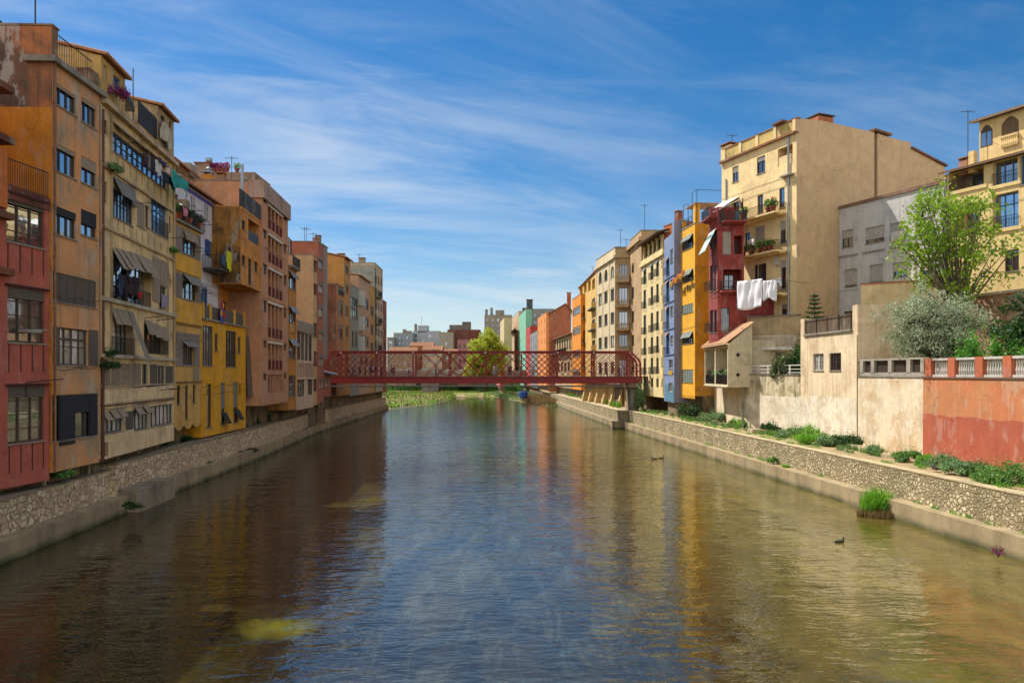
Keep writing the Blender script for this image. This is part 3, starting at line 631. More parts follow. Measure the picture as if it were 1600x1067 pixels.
# lower bands of shutters and windows
for i in range(4): x0=157.2+i*16; b.win(x0,x0+15.6,567.5,604.5,4,1,fr='w',shut='cn',sill=False)
b.win(222,231,568.5,602,1,1,fr='b',pane='g'); b.win(234,246,569,601.5,1,1,fr='b',shut='cb'); b.win(246.5,258,571,600,2,1,fr='b',pane='cd'); b.win(258.5,270,572,599,1,1,fr='b',shut='cb')
b.win(157.5,192,653,679,5,1,fr='b',pane='c'); b.patch(196,207.7,643,675,SLB,.03,name='shutter'); b.win(208.5,231.5,642,673,4,1,fr='b',pane='c'); b.win(233.5,270,635,668,6,1,fr='b',pane='c')
for (x0,y) in ((158,644),(170,641),(181,639),(209,636),(222,634)): b.awn(f,f.u(x0),f.u(x0+10),f.z(x0,y),.45,.35,SLN,'rolled_blind')
b.win(158,167,692,714,1,1,fr='d',pane='d',sill=False)
for y,h,o,mm in ((162,.3,.35,TRIM),(259,.14,.14,TRIM),(355,.14,.14,TRIM),(469,.22,.22,plaster('#b9ad93','#6d6250',.4)),(558,.2,.22,plaster('#b9ad93','#6d6250',.4)),(636,.2,.05,plaster('#6b4a33','#443024',.5)),(606,.12,.08,TRIM)):
    b.band(f.z(158,y),h,o,mm,wrap=False)
b.patch(157,271,607,633,CR2,.05,name='spandrel'); b.patch(157,271,680,719,CR2,.05,name='spandrel')
q=MB(); 
for px in (173,261.5,156.9,271): u=f.u(px); q.fb(f,u-.1,u+.1,f.z(158,558),f.z(158,166),.003,.09)
q.each('pilaster',TRIM,b.r)
q=MB(); 
for y0,y1 in ((238,255),(340,352)):
    for i in range(9): x=184+i*9.5; u=f.u(x); q.fb(f,u-.02,u+.02,f.z(175,y1+3),f.z(175,y0),.002,.02)
q.each('panel_joint',plain('#6d5a38'),b.r)
b.pipe(156,3.2,22.5,plain('#5a2f20',.7),u=.1,r=.09); b.pipe(269,7,23,TRIM,u=f.L-.25,r=.07)
q=MB()
for x in (159,167,171): u=f.u(x); q.fb(f,u-.05,u+.05,2.3,3.3,-.7,-.6)
for x in (202,233,262): u=f.u(x); q.fb(f,u-.06,u+.06,2.7,3.3,-.7,-.6)
q.each('post',STONEC,b.r)
for (x,y) in ((178,224),(214,246),(215,318),(266,372),(224,497),(208,606),(248,610)):
    u=f.u(x); z=f.z(x,y); q=MB(); q.tube(f.p(u,z,.05),f.p(u+.3,z+.15,1.1),.022); q.tube(f.p(u+2.2,z,.05),f.p(u+2.5,z+.15,1.1),.022); q.tube(f.p(u,z+.12,.9),f.p(u+2.4,z+.12,.9),.012); q.tube(f.p(u,z+.12,.6),f.p(u+2.4,z+.12,.6),.012); q.build('clothes_rack',IRON,b.r)
# attics above the cornice
def sub_block(b,name,pxa,pxb,z0,zt,mat,back=5,off=-.02,wins=(),roof=None,depthwin=.18):
    """an upper storey that belongs to the same building"""
    f=b.F; u0,u1=sorted((f.u(pxa),f.u(pxb))); g=f.shift(off,u0,u1); s=Bld.__new__(Bld); s.F=g; s.z0=z0; s.z1=zt; s.mat=mat; s.depth=back; s.holes={0:[],1:[],3:[]}; s.base=None; s.cuts=[]
    A,B=g.a,g.b; C=B-g.n*back; D=A-g.n*back; s.pts=[A,B,C,D]; c=(A+B)/2-g.n*back/2; s.r=b.r; s.gz=b.gz
    def fc(p,q_):
        ff=Face(0,0,0,0,pts=(p,q_)); mid=(p+q_)/2
        if (mid-c).dot(ff.n)<0: ff.n=-ff.n
        return ff
    s.faces={0:g,1:fc(B,C),3:fc(A,D)}
    for wv in wins: s.win(*wv[0],**wv[1])
    if roof=='tile': s.tile_roof(.35,.2,back*.6)
    if roof=='flat': s.flat_roof(0)
    s.done(); return s
sub_block(b,'attic',158.5,196,23.4,25.5,plaster('#bf9a56','#8d7750',.5),5,wins=[((162,167.5,100,124),dict(cols=1,fr='w',pane='cd',sill=False)),((177.5,188,116,141),dict(cols=2,fr='bl',pane='d'))],roof='tile')
sub_block(b,'attic',247,272,23.4,26.0,plaster('#a8906a','#5a4c3c',.7),5,wins=[((251,258,178,192),dict(cols=1,fr='d',pane='d')),((264,268,188,206),dict(cols=1,fr='d',pane='d'))],roof='tile')
f=b.F; q=MB(); q.fb(f,f.u(218),f.u(246.5),23.7,25.1,-.1,-.04); q.build('reed_screen',SLD,b.r)
q=MB(); q.hexa([f.p(f.u(197),24.9,-.2),f.p(f.u(216),24.3,-.2),f.p(f.u(216),24.3,-2.5),f.p(f.u(197),24.9,-2.5)]+[f.p(f.u(197),25.5,-.2),f.p(f.u(216),24.6,-.2),f.p(f.u(216),24.6,-2.5),f.p(f.u(197),25.5,-2.5)]); q.build('canopy_roll',plain('#2c333a',.7),b.r)
b.chimney(165,0,.9,2.6,2.6,plaster('#6b5d4c','#3a322a',.6)); b.chimney(262,0,.8,3.1,2.2,plaster('#6b5d4c','#3a322a',.6)); q=MB(); q.tube(f.p(f.u(216),23.4,-.3),f.p(f.u(216),27,-.3),.03); q.build('pole',IRON,b.r)
b.done()
# yellow house with scalloped hem
YEL=plaster('#d6a033','#94702e',.4); YELP=plaster('#cb9f52','#8a6c40',.45); GRYP=plaster('#80746a','#544b42',.4)
F=Face(272.5,52.9,313.8,58.0); f=F; b=Bld('narrow_house','narrow yellow house with grey window panels and a planted balcony on top, left bank',F,4.2,19.0,YELP,depth=7,base=1.3)
b.win(284.8,307,371,394,4,2,fr='b',pane='b'); b.win(284.8,307,438,466,3,1,fr='b',pane='g'); b.win(284,301.7,541,570,5,1,fr='d',pane='cd')
b.patch(273,313,350,392,GRYP,.03); b.patch(273,313,424,464,GRYP,.03); b.patch(274,311,518,572,GRYP,.05)
b.patch(273,313.5,394,421,YEL,.09,name='yellow_panel'); b.patch(273,313.5,467,502,YEL,.09,name='yellow_panel')
b.awn(f,f.u(286),f.u(306),f.z(286,358),.75,.25,SLN,'rolled_blind'); b.awn(f,f.u(285),f.u(308),f.z(285,427),.8,.7,SLG); b.awn(f,f.u(284),f.u(303),f.z(284,533),.4,.5,SLG)
for a in ((276.5,282.5,602,632),(289.5,294.5,602,655),(301.5,306,601,629)): b.win(*a,cols=1,rows=3,fr='d',pane='d')
b.patch(302,310.5,575,594,SLN,.03,name='shutter')
for y,h,o in ((506,.12,.08),(599,.14,.1)): b.band(f.z(273,y),h,o,plaster('#7d5a2c'),wrap=False)
q=MB()   # scalloped lower hem
for k in range(3):
    u0=F.L*k/3; w=F.L/3; pts=[(u0+w*i/8,4.2-.35*(abs(math.sin(math.pi*(i/8)))-1)-.35) for i in range(9)]
    for (a,za),(c,zb) in zip(pts,pts[1:]): q.hexa([F.p(a,za-.0,-.25),F.p(c,zb,-.25),F.p(c,zb,.01),F.p(a,za,.01),F.p(a,4.6,-.25),F.p(c,4.6,-.25),F.p(c,4.6,.01),F.p(a,4.6,.01)])
q.build('scalloped_hem',YELP,b.r)
b.band(19.002,.14,.3,CONC,wrap=False,name='balcony_slab'); b.iron(f,.1,f.L+.25,19.15,20.2,.2,.26)
for (x,y) in ((277,322),(296,345),(289,388),(300,455)):
    u=f.u(x); z=f.z(x,y); q=MB(); q.tube(f.p(u,z,.05),f.p(u+.6,z+.15,1.1),.022); q.tube(f.p(u+1.6,z,.05),f.p(u+2.2,z+.15,1.1),.022); q.tube(f.p(u+.3,z+.12,.9),f.p(u+2.1,z+.12,.9),.012); q.build('clothes_rack',IRON,b.r)
b.done()
# white house
F=Face(273,55.4,341.5,65.2); f=F; WHT=plaster('#cfcad2','#9a9498',.35); b=Bld('white_house','white-washed house with tiled eave and blue shutters set back above the yellow houses',F,11.6,22.8,WHT,depth=8,gz=2.4,base=.3)
b.win(298.5,301.2,306,327,1,fr='d',pane='d'); b.win(302.4,305,308,330,1,fr='d',pane='d'); b.win(319.5,322,319,341,1,fr='d',pane='d'); b.win(323,325.5,321,344,1,fr='d',pane='d'); b.win(273.5,278.5,302,326,2,fr='d',pane='d',sill=False)
b.win(326,335.5,376,400,2,1,fr='bl',pane='g',shut='ob'); b.win(316.5,325,449,478,2,1,fr='bl',pane='d'); b.patch(320,326,374,398,plain('#24487e',.6),.06,name='shutter'); b.patch(315,322,446,474,plain('#24487e',.6),.06,name='shutter')
b.tile_roof(.5,.3,4); b.band(22.35,.3,.05,plain('#4a4a92'),wrap=False,name='blue_frieze')
bf=b.balcony(316,345,418,1.5,1.1,mat=plaster('#4b443c','#2c2824',.6)); b.balcony(273.5,280,330,.8,.9,kind='solid',mat=plaster('#7d7468')); b.pipe(340,12,22,plaster('#a3784a'),u=f.L-.1)
b.done()
# golden yellow house
F=Face(314.5,58.2,384,69.2); f=F; GY=plaster('#d69a14','#9a701c',.35,streak=.7); b=Bld('town_house','golden yellow house with roof terrace and three tall slit windows, left bank',F,2.95,12.3,GY,depth=9)
b.win(316.5,333,508,571,4,4,fr='b',pane='cd'); b.win(335.5,341,521,548,1,3,fr='g',pane='cd'); b.win(353,369.5,516,573,4,3,fr='d',pane='g'); b.win(371.5,376.5,526,552,1,3,fr='g',pane='cd')
for a,sh in (((322.7,331,600,669),''),((344.7,352.3,598,664),'b'),((364.5,372.3,597,661),'b')): b.win(*a,cols=1,rows=5,fr='n',pane='d',blind=.62 if sh else 0,bm='g')
b.win(374,377,600,617,1,fr='d',pane='d',sill=False)
for x0,x1,y in ((346,353,645),(366,373,640)): b.awn(f,f.u(x0),f.u(x1),f.z(x0,y),.9,.5,SLD,'tilted_shutter')
b.band(12.3,.14,.2,CONC,wrap=False,name='terrace_edge')
q=MB()
for px in (317,328.5,366,381): u=f.u(px); q.fb(f,u-.2,u+.2,12.45,13.7,-.12,.06)
q.each('terrace_post',YEL,b.r); q=MB(); 
for a,c in ((318.5,327),(330,364.8),(367.3,379.8)): q.fb(f,f.u(a),f.u(c),12.5,13.5,-.06,0)
q.build('terrace_screen',SLB,b.r); b.done()
# ochre overhanging house with dark stain
F=Face(376,63.7,407.3,70); f=F; OC2=plaster('#cc8636','#805828',.45); b=Bld('overhanging_house','ochre house overhanging the terrace, its side wall stained black',F,15.8,22.5,OC2,depth=4.6,gz=12.3)
b.win(378,383.5,343,358,1,fr='d',pane='d'); b.loggia(388,405,341,375,1.2,rail='panel',rm=plain('#2d3038'),door='d'); b.win(378,383.5,398,414,1,fr='d',pane='d'); b.win(387.7,393.5,403,443,1,3,fr='d',pane='d'); b.win(397.5,403,408,424,1,fr='d',pane='d')
q=MB(); q.fb(f,-.05,f.L,22.5,24.0,-.12,.03); q.build('parapet',plaster('#3a3e44','#25272a',.4),b.r); b.band(22.3,.2,.06,wrap=False)
g=b.faces[3]; q=MB(); q.fb(g,.02,4.55,15.85,22.45,.004,.016); q.build('stained_side_wall',plaster('#9a6a2c','#2a2018',1.0,big=.32,streak=1),b.r); b.done()
F=Face(341,66,384,77.5); b=Bld('yellow_annex','shaded ochre back house with arched door behind the golden yellow house terrace',F,2.5,15.8,OC2,depth=5); b.win(362,370,459,498,2,2,fr='d',pane='d'); b.win(348,354,470,494,1,fr='d',pane='d'); b.done()
# penthouse and brown houses behind
F=Face(330,70,386,84); b=Bld('roof_house','small ochre roof storey with tiled roof and chimney behind the white house',F,15.9,24.6,OC2,depth=5,gz=15.5); b.tile_roof(.3,.25,3)
b.win(351,359,293,322,1,2,fr='d',pane='d'); b.win(362,371,299,322,1,2,fr='d',pane='d'); b.chimney(336,0,.9,2.6,.6,OC2,pot=True); b.done()
F=Face(268,66,342,80); b=Bld('roof_house','brown tiled house with stubby chimney seen over the white house roof',F,14,27.3,plaster('#8a6238','#54402a',.6),depth=5,gz=14); b.tile_roof(.3,.3,3); b.chimney(300,0,2.0,.9,.8,CONC,cap=False); b.done()
BRN=plaster('#8d7464','#5c4c40',.5); F=Face(304,92,330,92.01); b=Bld('rear_house','brown rear block with potted plants along its parapet, above the left roofs',Face(304,92,398,92.01),14,33.2,BRN,depth=6,gz=14)
q=MB(); q.fb(b.F,0,1.9,33.2,34.3,-5,-.01); q.build('stair_tower',BRN,b.r); q=MB(); q.fb(b.F,-.1,2.2,34.3,34.45,-5.1,.1); q.build('tower_cap',plain('#6d3324'),b.r)
q=MB(); q.lathe(b.F.p(1.4,34.45,-1),[(.2,0),(.2,.3),(.4,.35),(.4,.75),(.1,.85)],10); q.build('chimney_cap',ZINC,b.r); b.done()
POTP=[]
for px in (332.5,339.5,346,353,369): POTP.append(b.F.p(b.F.u(px),33.2,-.3))
# salmon apartment block with red balconies
PNK=plaster('#bb8662','#8f7058',.4); F=Face(409.5,70,450,80.1); f=F; b=Bld('apartment_block','salmon apartment block with recessed balconies and dark red railings, left bank',F,4.95,26.3,PNK,depth=9,base=2.2)
RR=plain('#5e1a1c',.6)
for x0,x1,y0,y1 in ((411.5,416,307,316),(411,417,356.5,371),(411,417,411.5,427),(411,417,468,487),(411,417,532,543),(411,417,583.5,594)): b.win(x0,x1,y0,y1,1,fr='n',pane='cd',sill=False)
for x0,x1,y0,y1 in ((443,448,331,344),(443,448,381,394),(443,448,429,445),(443,448,480,496),(443,448,537,547),(443,448,583,592)): b.win(x0,x1,y0,y1,1,fr='n',pane='cd',sill=False)
for y0,y1 in ((318,356),(363.5,409),(416.5,462),(470,527),(532.5,578)):
    F_,u0,u1,z0,z1=b.loggia(419,441.6,y0,y1,1.3,rail='iron',rm=RR,door='c',posts=3)
    q=MB(); q.fb(f,u0+.02,u1-.02,z0+.05,z0+.9,-.2,-.16); q.build('balcony_panel',RR,b.r)
    q=MB(); q.fb(f,u0+.02,u1-.02,z1-.22,z1-.02,-.1,.06); q.build('awning_roll',plain('#c9bfae'),b.r)
F_,u0,u1,z0,z1=b.loggia(419,441.6,585,614,.8,rail=None,door='cd',posts=4)
b.band(24.7,1.65,.25,plaster('#a1877a','#6b5548',.5),name='roof_fascia')
for y in (356,410,463,528,579): b.band(f.z(410,y+1),.1,.04,wrap=False)
b.flat_roof(0,mat=CONC); b.chimney(412,0,.8,.6,4); b.antenna(412,2.5,3); q=MB(); q.tube(f.p(-3.5,22,-.8),f.p(-3.5,26.9,-.8),.14,n=10); q.build('flue',ZINC,b.r)
b.done()
# narrow ochre house
F=Face(450.5,81,463,84.8); f=F; b=Bld('narrow_house','thin ochre house with striped awnings squeezed beside the salmon block',F,4.0,19.9,plaster('#bd7d24','#7d5a2c',.4),depth=8,base=2)
for y0,y1,ay in ((431,449,422),(488,504,477),(542,559,529),(586.5,619,0)):
    b.win(451.2,462,y0,y1,3,1,fr='b',pane='b')
    if ay: b.awn(f,f.u(451),f.u(462),f.z(451,ay),.75,.5,plain('#7c8388',.8))
b.balcony(450.6,463,414,.5,1.1,mat=CONC); b.flat_roof(0)
s=sub_block(b,'attic',450.8,463,20.05,24.5,plaster('#b7a8a4','#857468',.4),5,off=-1.6,wins=[((453,457,372,395),dict(cols=1,fr='d',pane='d'))],roof='tile'); b.done()
# beige block stepping out over the river
BEI=plaster('#bf9a70','#98785a',.3); F=Face(463.3,84.8,489.5,93.2); f=F; b=Bld('apartment_block','pinkish lower block with a band of tall dark louvred windows, left bank',F,3.8,14.3,plaster('#cdae94','#a08470',.35),depth=8,base=1.6)
for i in range(4): x0=464.5+i*6; b.win(x0,x0+5.3,532-i*-.0-14+i*2,562+i*.6,2,1,fr='d',pane='d',sill=False)
b.patch(463.8,489,500,516,SLN,.1,name='louvre_band'); b.patch(463.8,489,517,518.5,GRYP,.12)
for a in ((464.5,476,592.5,620),(481,488.5,592.5,617)): b.win(*a,cols=3,fr='d',pane='d',sill=False)
b.band(f.z(464,593),.2,.1,wrap=False)
q=MB()
for i in range(12): u=.3+i*(f.L-.6)/11; q.fb(f,u-.05,u+.05,f.z(464,589),f.z(464,566),.002,.08)
q.each('rib',plaster('#a3806a'),b.r); b.done()
F=Face(489.5,93.3,497.2,96.3); f=F; b=Bld('apartment_block','tall plain beige block with dark green strip windows rising over the pinkish block',F,4.0,23.0,plaster('#c0a272','#9a7f58',.3),depth=3.2,base=1.6)
for y0,y1 in ((405,424),(442,460),(504,527),(549,572),(592,612)): b.win(490.2,496.2,y0,y1,2,fr='g',pane='d',sill=False)
g=b.faces[3]; q=MB(); q.fb(g,.0,3.2,14.3,22.95,.004,.02); q.build('plain_side_wall',BEI,b.r); b.flat_roof(0); b.done()
F=Face(455,100,503,100.01); b=Bld('roof_house','grey rooftop block with terrace clutter behind the beige block',F,10,25.6,plaster('#8b857e','#5d5853',.4),depth=3,gz=10); b.flat_roof(0); b.chimney(494,0,.7,1.1,1); b.antenna(476,2.4,1); b.antenna(486,1.8,1); b.done()
# brick-orange house next to the bridge
F=Face(497.3,95.6,505.8,99.6); f=F; RBR=plaster('#a8644a','#80442a',.35); b=Bld('town_house','rust-orange house with white windows just before the red bridge, left bank',F,4.2,25.1,RBR,depth=5,base=1.2)
for y0,y1 in ((399,418),(439,456),(475,494),(514,531),(554,570),(591,605)): b.win(498,505,y0,y1,2,fr='w',pane='g',boxh=.3,bm='g')
b.flat_roof(.0); b.chimney(504,0,.5,.8,1,RBR); b.antenna(500,2.2,2); b.done()
F=Face(506.5,100,517,103.5); f=F; b=Bld('kiosk','small rust-red lean-to with slate canopy under the left end of the bridge',F,4.9,8.0,RBR,depth=4,base=.8,gz=2.5)
b.win(508,515,590,603,2,fr='w',pane='g'); q=MB(); q.hexa([f.p(-.3,7.9,1.0),f.p(f.L+.3,7.9,1.0),f.p(f.L+.3,8.6,-2),f.p(-.3,8.6,-2),f.p(-.3,8.0,1.0),f.p(f.L+.3,8.0,1.0),f.p(f.L+.3,8.7,-2),f.p(-.3,8.7,-2)]); q.build('roof',plain('#5a6068'),b.r); b.done()
# beyond the bridge
def lx(px,X=None): 
    r=(px-CX)/FP; return 24.3/(-r-.02) 
def LF(a,c): return Face(a,lx(a),c,lx(c))
F=LF(525.5,537.3); f=F; b=Bld('town_house','brown house with blank side wall directly behind the left end of the red bridge',F,4.6,21.6,plaster('#b07a4a','#80583a',.4),depth=9,base=1)
for y0,y1,x0,x1 in ((446,459,528.5,536.5),(468,491,529,536),(507,528,529,536),(555,572,529,536)): b.win(x0,x1,y0,y1,3,fr='d',pane='d',blind=.3,bm='g',rail=y0<450)
g=b.faces[3]; q=MB(); q.fb(g,0,9,4.7,21.5,.004,.02); q.build('bare_side_wall',plaster('#7d4f38','#4a3226',.5),b.r)
b.flat_roof(0); b.done()
F=LF(537.3,547.2); f=F; b=Bld('town_house','tall ochre house with shallow gable behind the brown house, left bank',F,4.6,26.4,plaster('#b98544','#8a643a',.35),depth=13,base=1)
for y0,y1 in ((413,426),(443,456),(476,492),(509,525),(552,568)): b.win(539.5,544.5,y0,y1,2,fr='d',pane='d',blind=.25,bm='t')
b.tile_roof(.5,.22,6.5); b.chimney(541,0,.8,1.1,4); b.done()
F=LF(547.4,560); f=F; b=Bld('town_house','grey-green house with two tall slit windows, mid-row beyond the bridge',F,4.3,22.8,plaster('#8f9084','#6a675c',.4),depth=9,base=1)
for y0,y1,x0,x1 in ((463,478,548.5,559),(481,496,548.5,559),(517,541,550,552.8),(518,542,555,557.8),(585,597,549,552),(585,597,554,557)): b.win(x0,x1,y0,y1,3 if x1-x0>6 else 1,fr='d',pane='d')
b.flat_roof(0); b.done()
F=LF(560.2,577.5); f=F; b=Bld('town_house','light tan house with projecting grey window box beyond the bridge',F,4.3,25.2,plaster('#b89878','#8f7358',.35),depth=11,base=1)
for y0,y1,x0,x1 in ((466,482,570,576),(492,507,564,576),(523,540,564,576),(556,568,563,567),(556,568,570,575)): b.win(x0,x1,y0,y1,3,fr='d',pane='d',blind=.3,bm='g')
q=MB(); 
for y in (460,499,531): z=f.z(561,y); q.fb(f,.1,f.u(563.5),z-2,z+.6,.002,.8)
q.each('window_box',plain('#b3b2ac'),b.r); b.tile_roof(.4,.15,5); b.done()
F=LF(577.7,585); f=F; b=Bld('town_house','slim yellow-ochre house with roof plants left of the tall pale block',F,4.3,24.3,plaster('#bf8f48','#8f6a3a',.35),depth=9,base=1)
for y0 in (477,506,535,560): b.win(579,583.5,y0,y0+15,2,fr='n',pane='cd',shut='cb')
b.flat_roof(.5); b.done()
F=LF(585.2,598); f=F; b=Bld('tall_block','tallest pale block with chimneys and thin balconies near the far end of the left row',F,4.3,29.6,plaster('#b7a68c','#8d8068',.35),depth=14,base=1)
for k,y0 in enumerate((430,450,471,492,512,532,553)):
    for x0 in (587,591,595): b.win(x0,x0+2.1,y0+(x0-587)*.6,y0+12+(x0-587)*.5,1,fr='d',pane='d' if k%2 else 'cd',sill=False)
for y in (463,505,547): b.balcony(586,591,y,.8,1)
b.flat_roof(.3); b.pipe(586,4.5,29,IRON,u=.4); b.chimney(589,0,1.2,1.5,3,CONC); b.chimney(588,0,1.3,2.2,7,CONC); b.chimney(595,0,1.1,1.2,2.5,CONC); b.antenna(592,3,4)
g=b.faces[3]; q=MB(); q.fb(g,.0,7.5,24.6,29.5,.004,.02); q.build('grey_side_wall',plaster('#8f958a','#6d7068',.35),b.r); b.done()
F=LF(598.2,604); b=Bld('end_house','brownish red end house closing the left row by the far riverbank',F,4.0,23.6,plaster('#94583c','#6a4432',.4),depth=8,base=1)
for y0 in (490,512,534,556): b.win(599.5,602.3,y0,y0+10,1,fr='d',pane='d',sill=False)
b.flat_roof(0); b.done()
# ------------------------------------------------------------------ RIGHT BANK HOUSES
def rx(px,X0=27.7,s=.07):
    r=(px-CX)/FP; return X0/(r+s)
def RF(a,c,X0=27.7): return Face(a,rx(a,X0),c,rx(c,X0))
# distant ones first
def far_house(name,label,pa,pb,X0,yt,z0,mat,rows,cols,fr='n',pane='d',depth=8,side=None,roof='flat',cat='building'):
    F=RF(pa,pb,X0); z1=F.z(pa,yt); b=Bld(name,label,F,z0,z1,mat,depth=depth,base=.8)
    w=F.L/cols; 
    for r_ in range(rows):
        zt=z1-1.2-r_*3.2
        if zt-1.7<z0+.4: break
        for c_ in range(cols): u=w*(c_+.5); b.win(0,0,0,0,cols=2,fr=fr,pane=pane,uz=(u-.55,u+.55,zt-1.7,zt),sill=False,r=.2)
    if side:
        g=b.faces[1]
        for r_ in range(min(rows,side)):
            zt=z1-1.2-r_*3.2; b.win(0,0,0,0,cols=2,fr=fr,pane=pane,uz=(depth*.3,depth*.3+1.4,zt-1.7,zt),sill=False,fi=1,r=.2)
    if roof=='tile': b.tile_roof(.5,.25,depth*.5)
    else: b.flat_roof(.3)
    return b
b=far_house('town_house','distant pink-red low house beside the lime-green tree',776,781.5,14,550,3,plaster('#b8524a'),3,2,depth=1.6); b.done()
b=far_house('town_house','distant cream house with bare beige side wall right of the lime-green tree',781.5,787.5,20,505,3,plaster('#cdb98e','#9a8660',.3),6,2,depth=3.2); b.done()
b=far_house('town_house','distant buff house between the cream and the mint-green houses',799.5,810.5,27,499,3,plaster('#c2a583','#8f7758',.3),6,3,depth=3); b.balcony(800,809,522,1,1); b.done()
b=far_house('town_house','distant mint-green house with dark chimneys',810.6,821.6,27,495,3,plaster('#78b597','#5b8a72',.35),0,1,depth=2.5)
for zz in (9,12.3,15.6,18.9,22.2): b.win(0,0,0,0,cols=1,fr='w',pane='cd',uz=(b.F.L-4.2,b.F.L-3.2,zz,zz+1.5),sill=False); b.win(0,0,0,0,cols=1,fr='w',pane='cd',uz=(b.F.L*.3,b.F.L*.3+1,zz,zz+1.5),sill=False)
b.chimney(813,0,2,3,2,plain('#4b4844')); b.chimney(820,0,2.4,4.5,2,plain('#3f3e3e')); b.done()
b=far_house('town_house','distant narrow crimson house right of the mint-green one',822,828.5,27,515,3,plaster('#b03a32','#7a3028',.3),5,2,depth=3.2); b.done()
b=far_house('town_house','distant low dark-roofed house with blue-grey front between crimson and orange houses',828.6,839.5,27,524,3,plaster('#7d8a8c'),4,3,depth=3.5,fr='w'); b.done()
b=far_house('town_house','distant orange house with stepped parapet and bare orange side wall',840,853.5,27,499,4,plaster('#d88a45','#a56238',.3),5,3,depth=3.6,fr='w'); b.done()
F=RF(863,890,30); b=Bld('town_house','terracotta gabled house with tall brick chimney behind the bridge, right bank',Face(0,0,0,0,pts=((F.b.x-5.6,F.b.y+.4),(F.b.x+.4,F.b.y))),3,24.5,plaster('#b06a48','#80503a',.35),depth=12)
g=b.F; q=MB(); m=g.L*.75; q.hexa([g.p(-.3,24.4,-12),g.p(m,27.2,-12),g.p(m,27.2,.4),g.p(-.3,24.4,.4),g.p(-.3,24.6,-12),g.p(m,27.4,-12),g.p(m,27.4,.4),g.p(-.3,24.6,.4)]); q.hexa([g.p(m,27.2,-12),g.p(g.L+.3,25.2,-12),g.p(g.L+.3,25.2,.4),g.p(m,27.2,.4),g.p(m,27.4,-12),g.p(g.L+.3,25.4,-12),g.p(g.L+.3,25.4,.4),g.p(m,27.4,.4)]); q.build('roof',TERR,b.r)
q=MB(); q.poly([g.p(0,24.45,0),g.p(m,27.2,0),g.p(g.L,25.2,0),g.p(g.L,24.45,0)]); q.build('gable',b.mat,b.r); b.chimney(889,0,1.1,5.2,1,plaster('#b3582f'),z=25); b.done()
F=RF(864,893,26); f=F; b=Bld('low_house','low tile-eaved house with a flowered gallery between the terracotta gable and the bridge',F,4.5,17.3,plaster('#b59a6c','#7d6a48',.45),depth=6,base=1)
for i in range(7): x=866+i*3.9; b.win(x,x+2.2,534+i*-.6,545,1,fr='n',pane='cd' if i%2 else 'd')
for i in range(5): x=866+i*5.3; b.win(x,x+3,566,580,2,fr='n',pane='d')
b.tile_roof(.7,.3,3); b.balcony(866,892,554,1.1,.9); b.done()
F=RF(894,907.5,26); f=F; b=Bld('town_house','bright orange house with grey balconies on its side, above the bridge',F,4.5,25.2,plaster('#e08a1a','#a8641c',.25),depth=7,base=1)
for y in (480,510,545,574): b.win(895,906.8,y+3,y+14,4,fr='w',pane='g',blind=.3,bm='g')
for z in (20.0,14.6,9.4):
    b.loggia(0,0,0,0,1.2,fi=1,rail=None,door='d',uz=(.5,4.2,z,z+2.7)); b.balcony(0,0,0,1.1,1,fi=1,uz=(.2,5.5,z),mat=CONC)
b.flat_roof(0); b.done()
F=RF(903,932,27.5); f=F; F=Face(905,170,932,141); b=Bld('town_house','yellow house with open roof loggia behind the orange house',F,4,27.6,plaster('#d8ae5c','#9f8044',.3),depth=8,base=1); f=F
for i in range(4): x=906+i*6.4; b.win(x,x+4.3,448-i*3.4,462-i*2.7,1,fr='n',pane='d',sill=False,r=.8)
for y in (468,500,532,563): b.win(925,930,y,y+15,2,fr='n',pane='d'); b.balcony(924,932,y+17,1,1,kind='solid')
b.tile_roof(.3,.15,4); b.antenna(906,5,3); b.done()
# stone-coloured house with rounded balconies
F=Face(931.5,136.8,961.3,122.3); f=F; LST=plaster('#d2c09a','#a48e66',.3); b=Bld('corner_house','stone-coloured house with arched top windows directly behind the bridge, right bank',F,6.8,27.6,LST,depth=11,base=1.2)
for (x0,x1,dy) in ((935.3,940.2,0),(944.2,949.2,-4),(954,959.6,-9)):
    for k,(y0,y1) in enumerate(((426.5,444),(460,477.3),(494,511),(528,545),(566,584))):
        k_=(HY-(y0+y1)/2)/ (HY-435); b.win(x0,x1,y0+dy*k_,y1+dy*k_,2,1,fr='b',pane='g',arch=(k==0),r=.25)
for zz in (7.5,11.6,15.6,19.6): b.band(zz+2.9+0,.14,.05,wrap=False,name='string_course') if zz in (19.6,) else None
b.band(27.2,.5,.35,name='cornice'); b.flat_roof(1.4); 
q=MB()
for px in (932.2,942,952,961): u=min(F.L-.15,max(.15,F.u(px))); q.fb(F,u-.18,u+.18,6.9,27.1,.003,.07)
q.each('pilaster',LST,b.r); 
for px,h in ((936,5.5),(944,3.0),(953,0)): 
    if h: b.antenna(px,h,4,z=29)
b.done()
